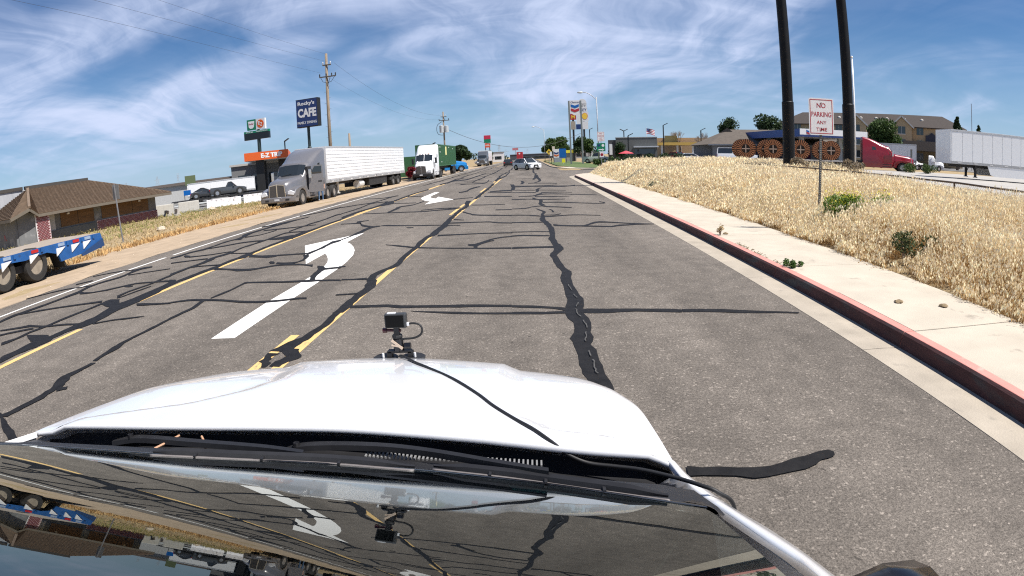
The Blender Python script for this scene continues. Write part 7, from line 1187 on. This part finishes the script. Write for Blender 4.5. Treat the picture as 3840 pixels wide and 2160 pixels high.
# ---- trees and shrubs
tree('roadside_tree', 'round dark green tree beside the dark grey truck', -18.6, 158, 6.4, 3.4, 1.0, DGREEN, 1, 5200, .30); tree('roadside_tree', 'smaller green tree behind the dark grey truck trailer', -13.6, 196, 4.6, 3.0, .8, GREEN, 2, 3000, .3)
tree('lawn_tree', 'leafy green tree behind the yellow diamond sign', 6.2, 168, 7.0, 3.0, 1.2, GREEN, 3, 3600, .3); tree('lawn_tree', 'broad green tree behind the monument sign', 9.6, 172, 7.4, 3.6, 1.2, GREEN, 4, 4200, .3); tree('lawn_tree', 'dark tree between the legs of the chevron sign', 11.8, 132, 6.0, 2.4, 1.2, DGREEN, 5, 3600, .25); tree('lawn_tree', 'small dark tree right of the chevron sign with a clear trunk', 10.9, 108, 4.6, 1.7, 1.3, GREEN, 6, 2600, .2); tree('lawn_tree', 'dense dark tree in front of the grey block building entrance', 14.0, 90.5, 3.6, 1.35, .5, DGREEN, 7, 2600, .16)
tree('background_tree', 'dark green tree rising over the left of the store roof', 44, 124, 9.6, 3.0, 2.2, DGREEN, 8, 3600, .28); tree('background_tree', 'broad dark tree rising over the middle of the store roof', 52.5, 120, 10.0, 4.4, 2.2, DGREEN, 9, 5200, .3); tree('background_tree', 'small dark treetop at the right end of the store roof', 58, 116, 7.6, 1.6, 2, DGREEN, 10, 1500, .25)
tree('hotel_tree', 'large bushy green tree in front of the hotel gables', 61.5, 90.5, 8.6, 4.2, 1.6, GREEN, 11, 6500, .26); tree('hotel_tree', 'dark leafy tree under the white canopy end', 47.8, 82, 4.2, 2.6, .8, DGREEN, 14, 3000, .2); tree('conifer', 'dark conifer at the right end of the hotel roof', 73, 82.3, 9.2, 2.0, 3.4, DGREEN, 12, 3000, .24, narrow=True); tree('conifer', 'small conifer tip above the large white trailer', 75.9, 79.6, 7.9, 1.0, 4, DGREEN, 13, 1200, .2, narrow=True)
an = thing('radio_mast', 'thin grey mast right of the hotel conifer', 'mast', (75, 80.5, .6)); part('mast', MB().tube([(0, 0, 0), (0, 0, 11.4)], .06, 6), STEEL, an)
def bare_tree(label, x, y, h, seed):
    rng = random.Random(seed); t = thing('bare_tree', label, 'tree', (x, y, .4)); mb = MB(); mb.tube([(0, 0, 0), (.1, 0, h*.35)], .22, 7, .16); tw = MB()
    def grow(p, d, l, r, k):
        q = p+d*l; (mb if k < 2 else tw).tube([p, q], r, 4, r*.6)
        if k < 5:
            for _ in range(3 if k < 4 else 2): e = (d+Vector((rng.uniform(-.7, .7), rng.uniform(-.7, .7), rng.uniform(-.15, .6)))).normalized(); grow(q, e, l*rng.uniform(.62, .85), r*.62, k+1)
    for _ in range(3): grow(Vector((.1, 0, h*.33)), Vector((rng.uniform(-.6, .6), rng.uniform(-.6, .6), 1)).normalized(), h*.2, .13, 0)
    part('trunk', mb, M('pale_bark', (.22, .19, .17), .9), t); part('twigs', tw, MATS['pale_bark'], t, kind='stuff')
bare_tree('bare leafless tree over the yellow canopy', 41.5, 158, 8.0, 3); bare_tree('second bare leafless tree left of the store roof', 46, 152, 7.0, 8)
for i, (x, y, h, r, lb_) in enumerate(((8.6, 73.5, 1.2, .8, 'rounded green shrub at the far street corner'), (10.6, 73.2, 1.45, .9, 'taller green shrub in the corner hedge'), (12.6, 73.4, 1.5, 1.0, 'dark shrub right of the taller corner shrub'), (15.0, 74, 1.6, 1.0, 'dark shrub in front of the grey block building window'), (17.2, 74.4, 1.7, 1.1, 'wide dark shrub under the pale awning strip'), (19.4, 75, 1.6, 1.0, 'dark shrub near the black lamp post base'))): bush('hedge_shrub', lb_, x, y, h, r, DGREEN if i > 1 else GREEN, 40+i, 1300, .09, 'shrubs along the street corner hedge', 'shrub')
for i, (x, y, h, r, lb_) in enumerate(((35.0, 46.6, 1.0, .9, 'green hedge shrub in front of the red truck nose'), (36.2, 45.6, .9, .8, 'green hedge shrub next to the white sedan'), (13.9, 28.6, 1.3, .6, 'dry grey weeds at the foot of the black pole by the reels'), (17.0, 28.0, 1.3, .7, 'dry grey weeds at the foot of the black pole by the flagpole'))): bush('lot_shrub', lb_, x, y, h, r, GREEN if i < 2 else [(.20, .16, .11), (.28, .22, .15)], 60+i, 1200, .07, None, 'shrub')
lot_sign = thing('lot_sign', 'small dark sign plate on a post in front of the white box trailer', 'sign', (36.2, 47.85, .58), .6); part('plate', MB().box(-.25, .25, 0, .03, 1.4, 2.2), CHASSIS, lot_sign); part('post', MB().box(-.03, .03, 0, .04, 0, 1.4), STEEL, lot_sign)
def tree_belt(label, a0_, a1_, D, n, h, seed, gap=0):
    rng = np.random.default_rng(seed); L_ = []
    for az in np.linspace(a0_, a1_, n):
        if rng.random() < gap: continue
        x, y = D*math.sin(az), D*math.cos(az); hh = h*rng.uniform(.6, 1.2); cs = [(x+rng.normal(0, hh*.7), y+rng.normal(0, 3), hh*rng.uniform(.3, .75)) for _ in range(5)]; L_.append(leaf_cloud(150, cs, [hh*.42]*5, .9, DGREEN, rng))
    V, F, C = join_arrays(L_); tag(np_mesh('far_trees', V, F, LEAFM, None, C, 'stuff'), label, 'trees')
tree_belt('dark belt of far trees beyond the petrol stations', .06, .95, 420, 60, 7.5, 2, .25); tree_belt('thin far tree line at the end of the road on the left', -.20, -.05, 520, 16, 7, 5, .3)
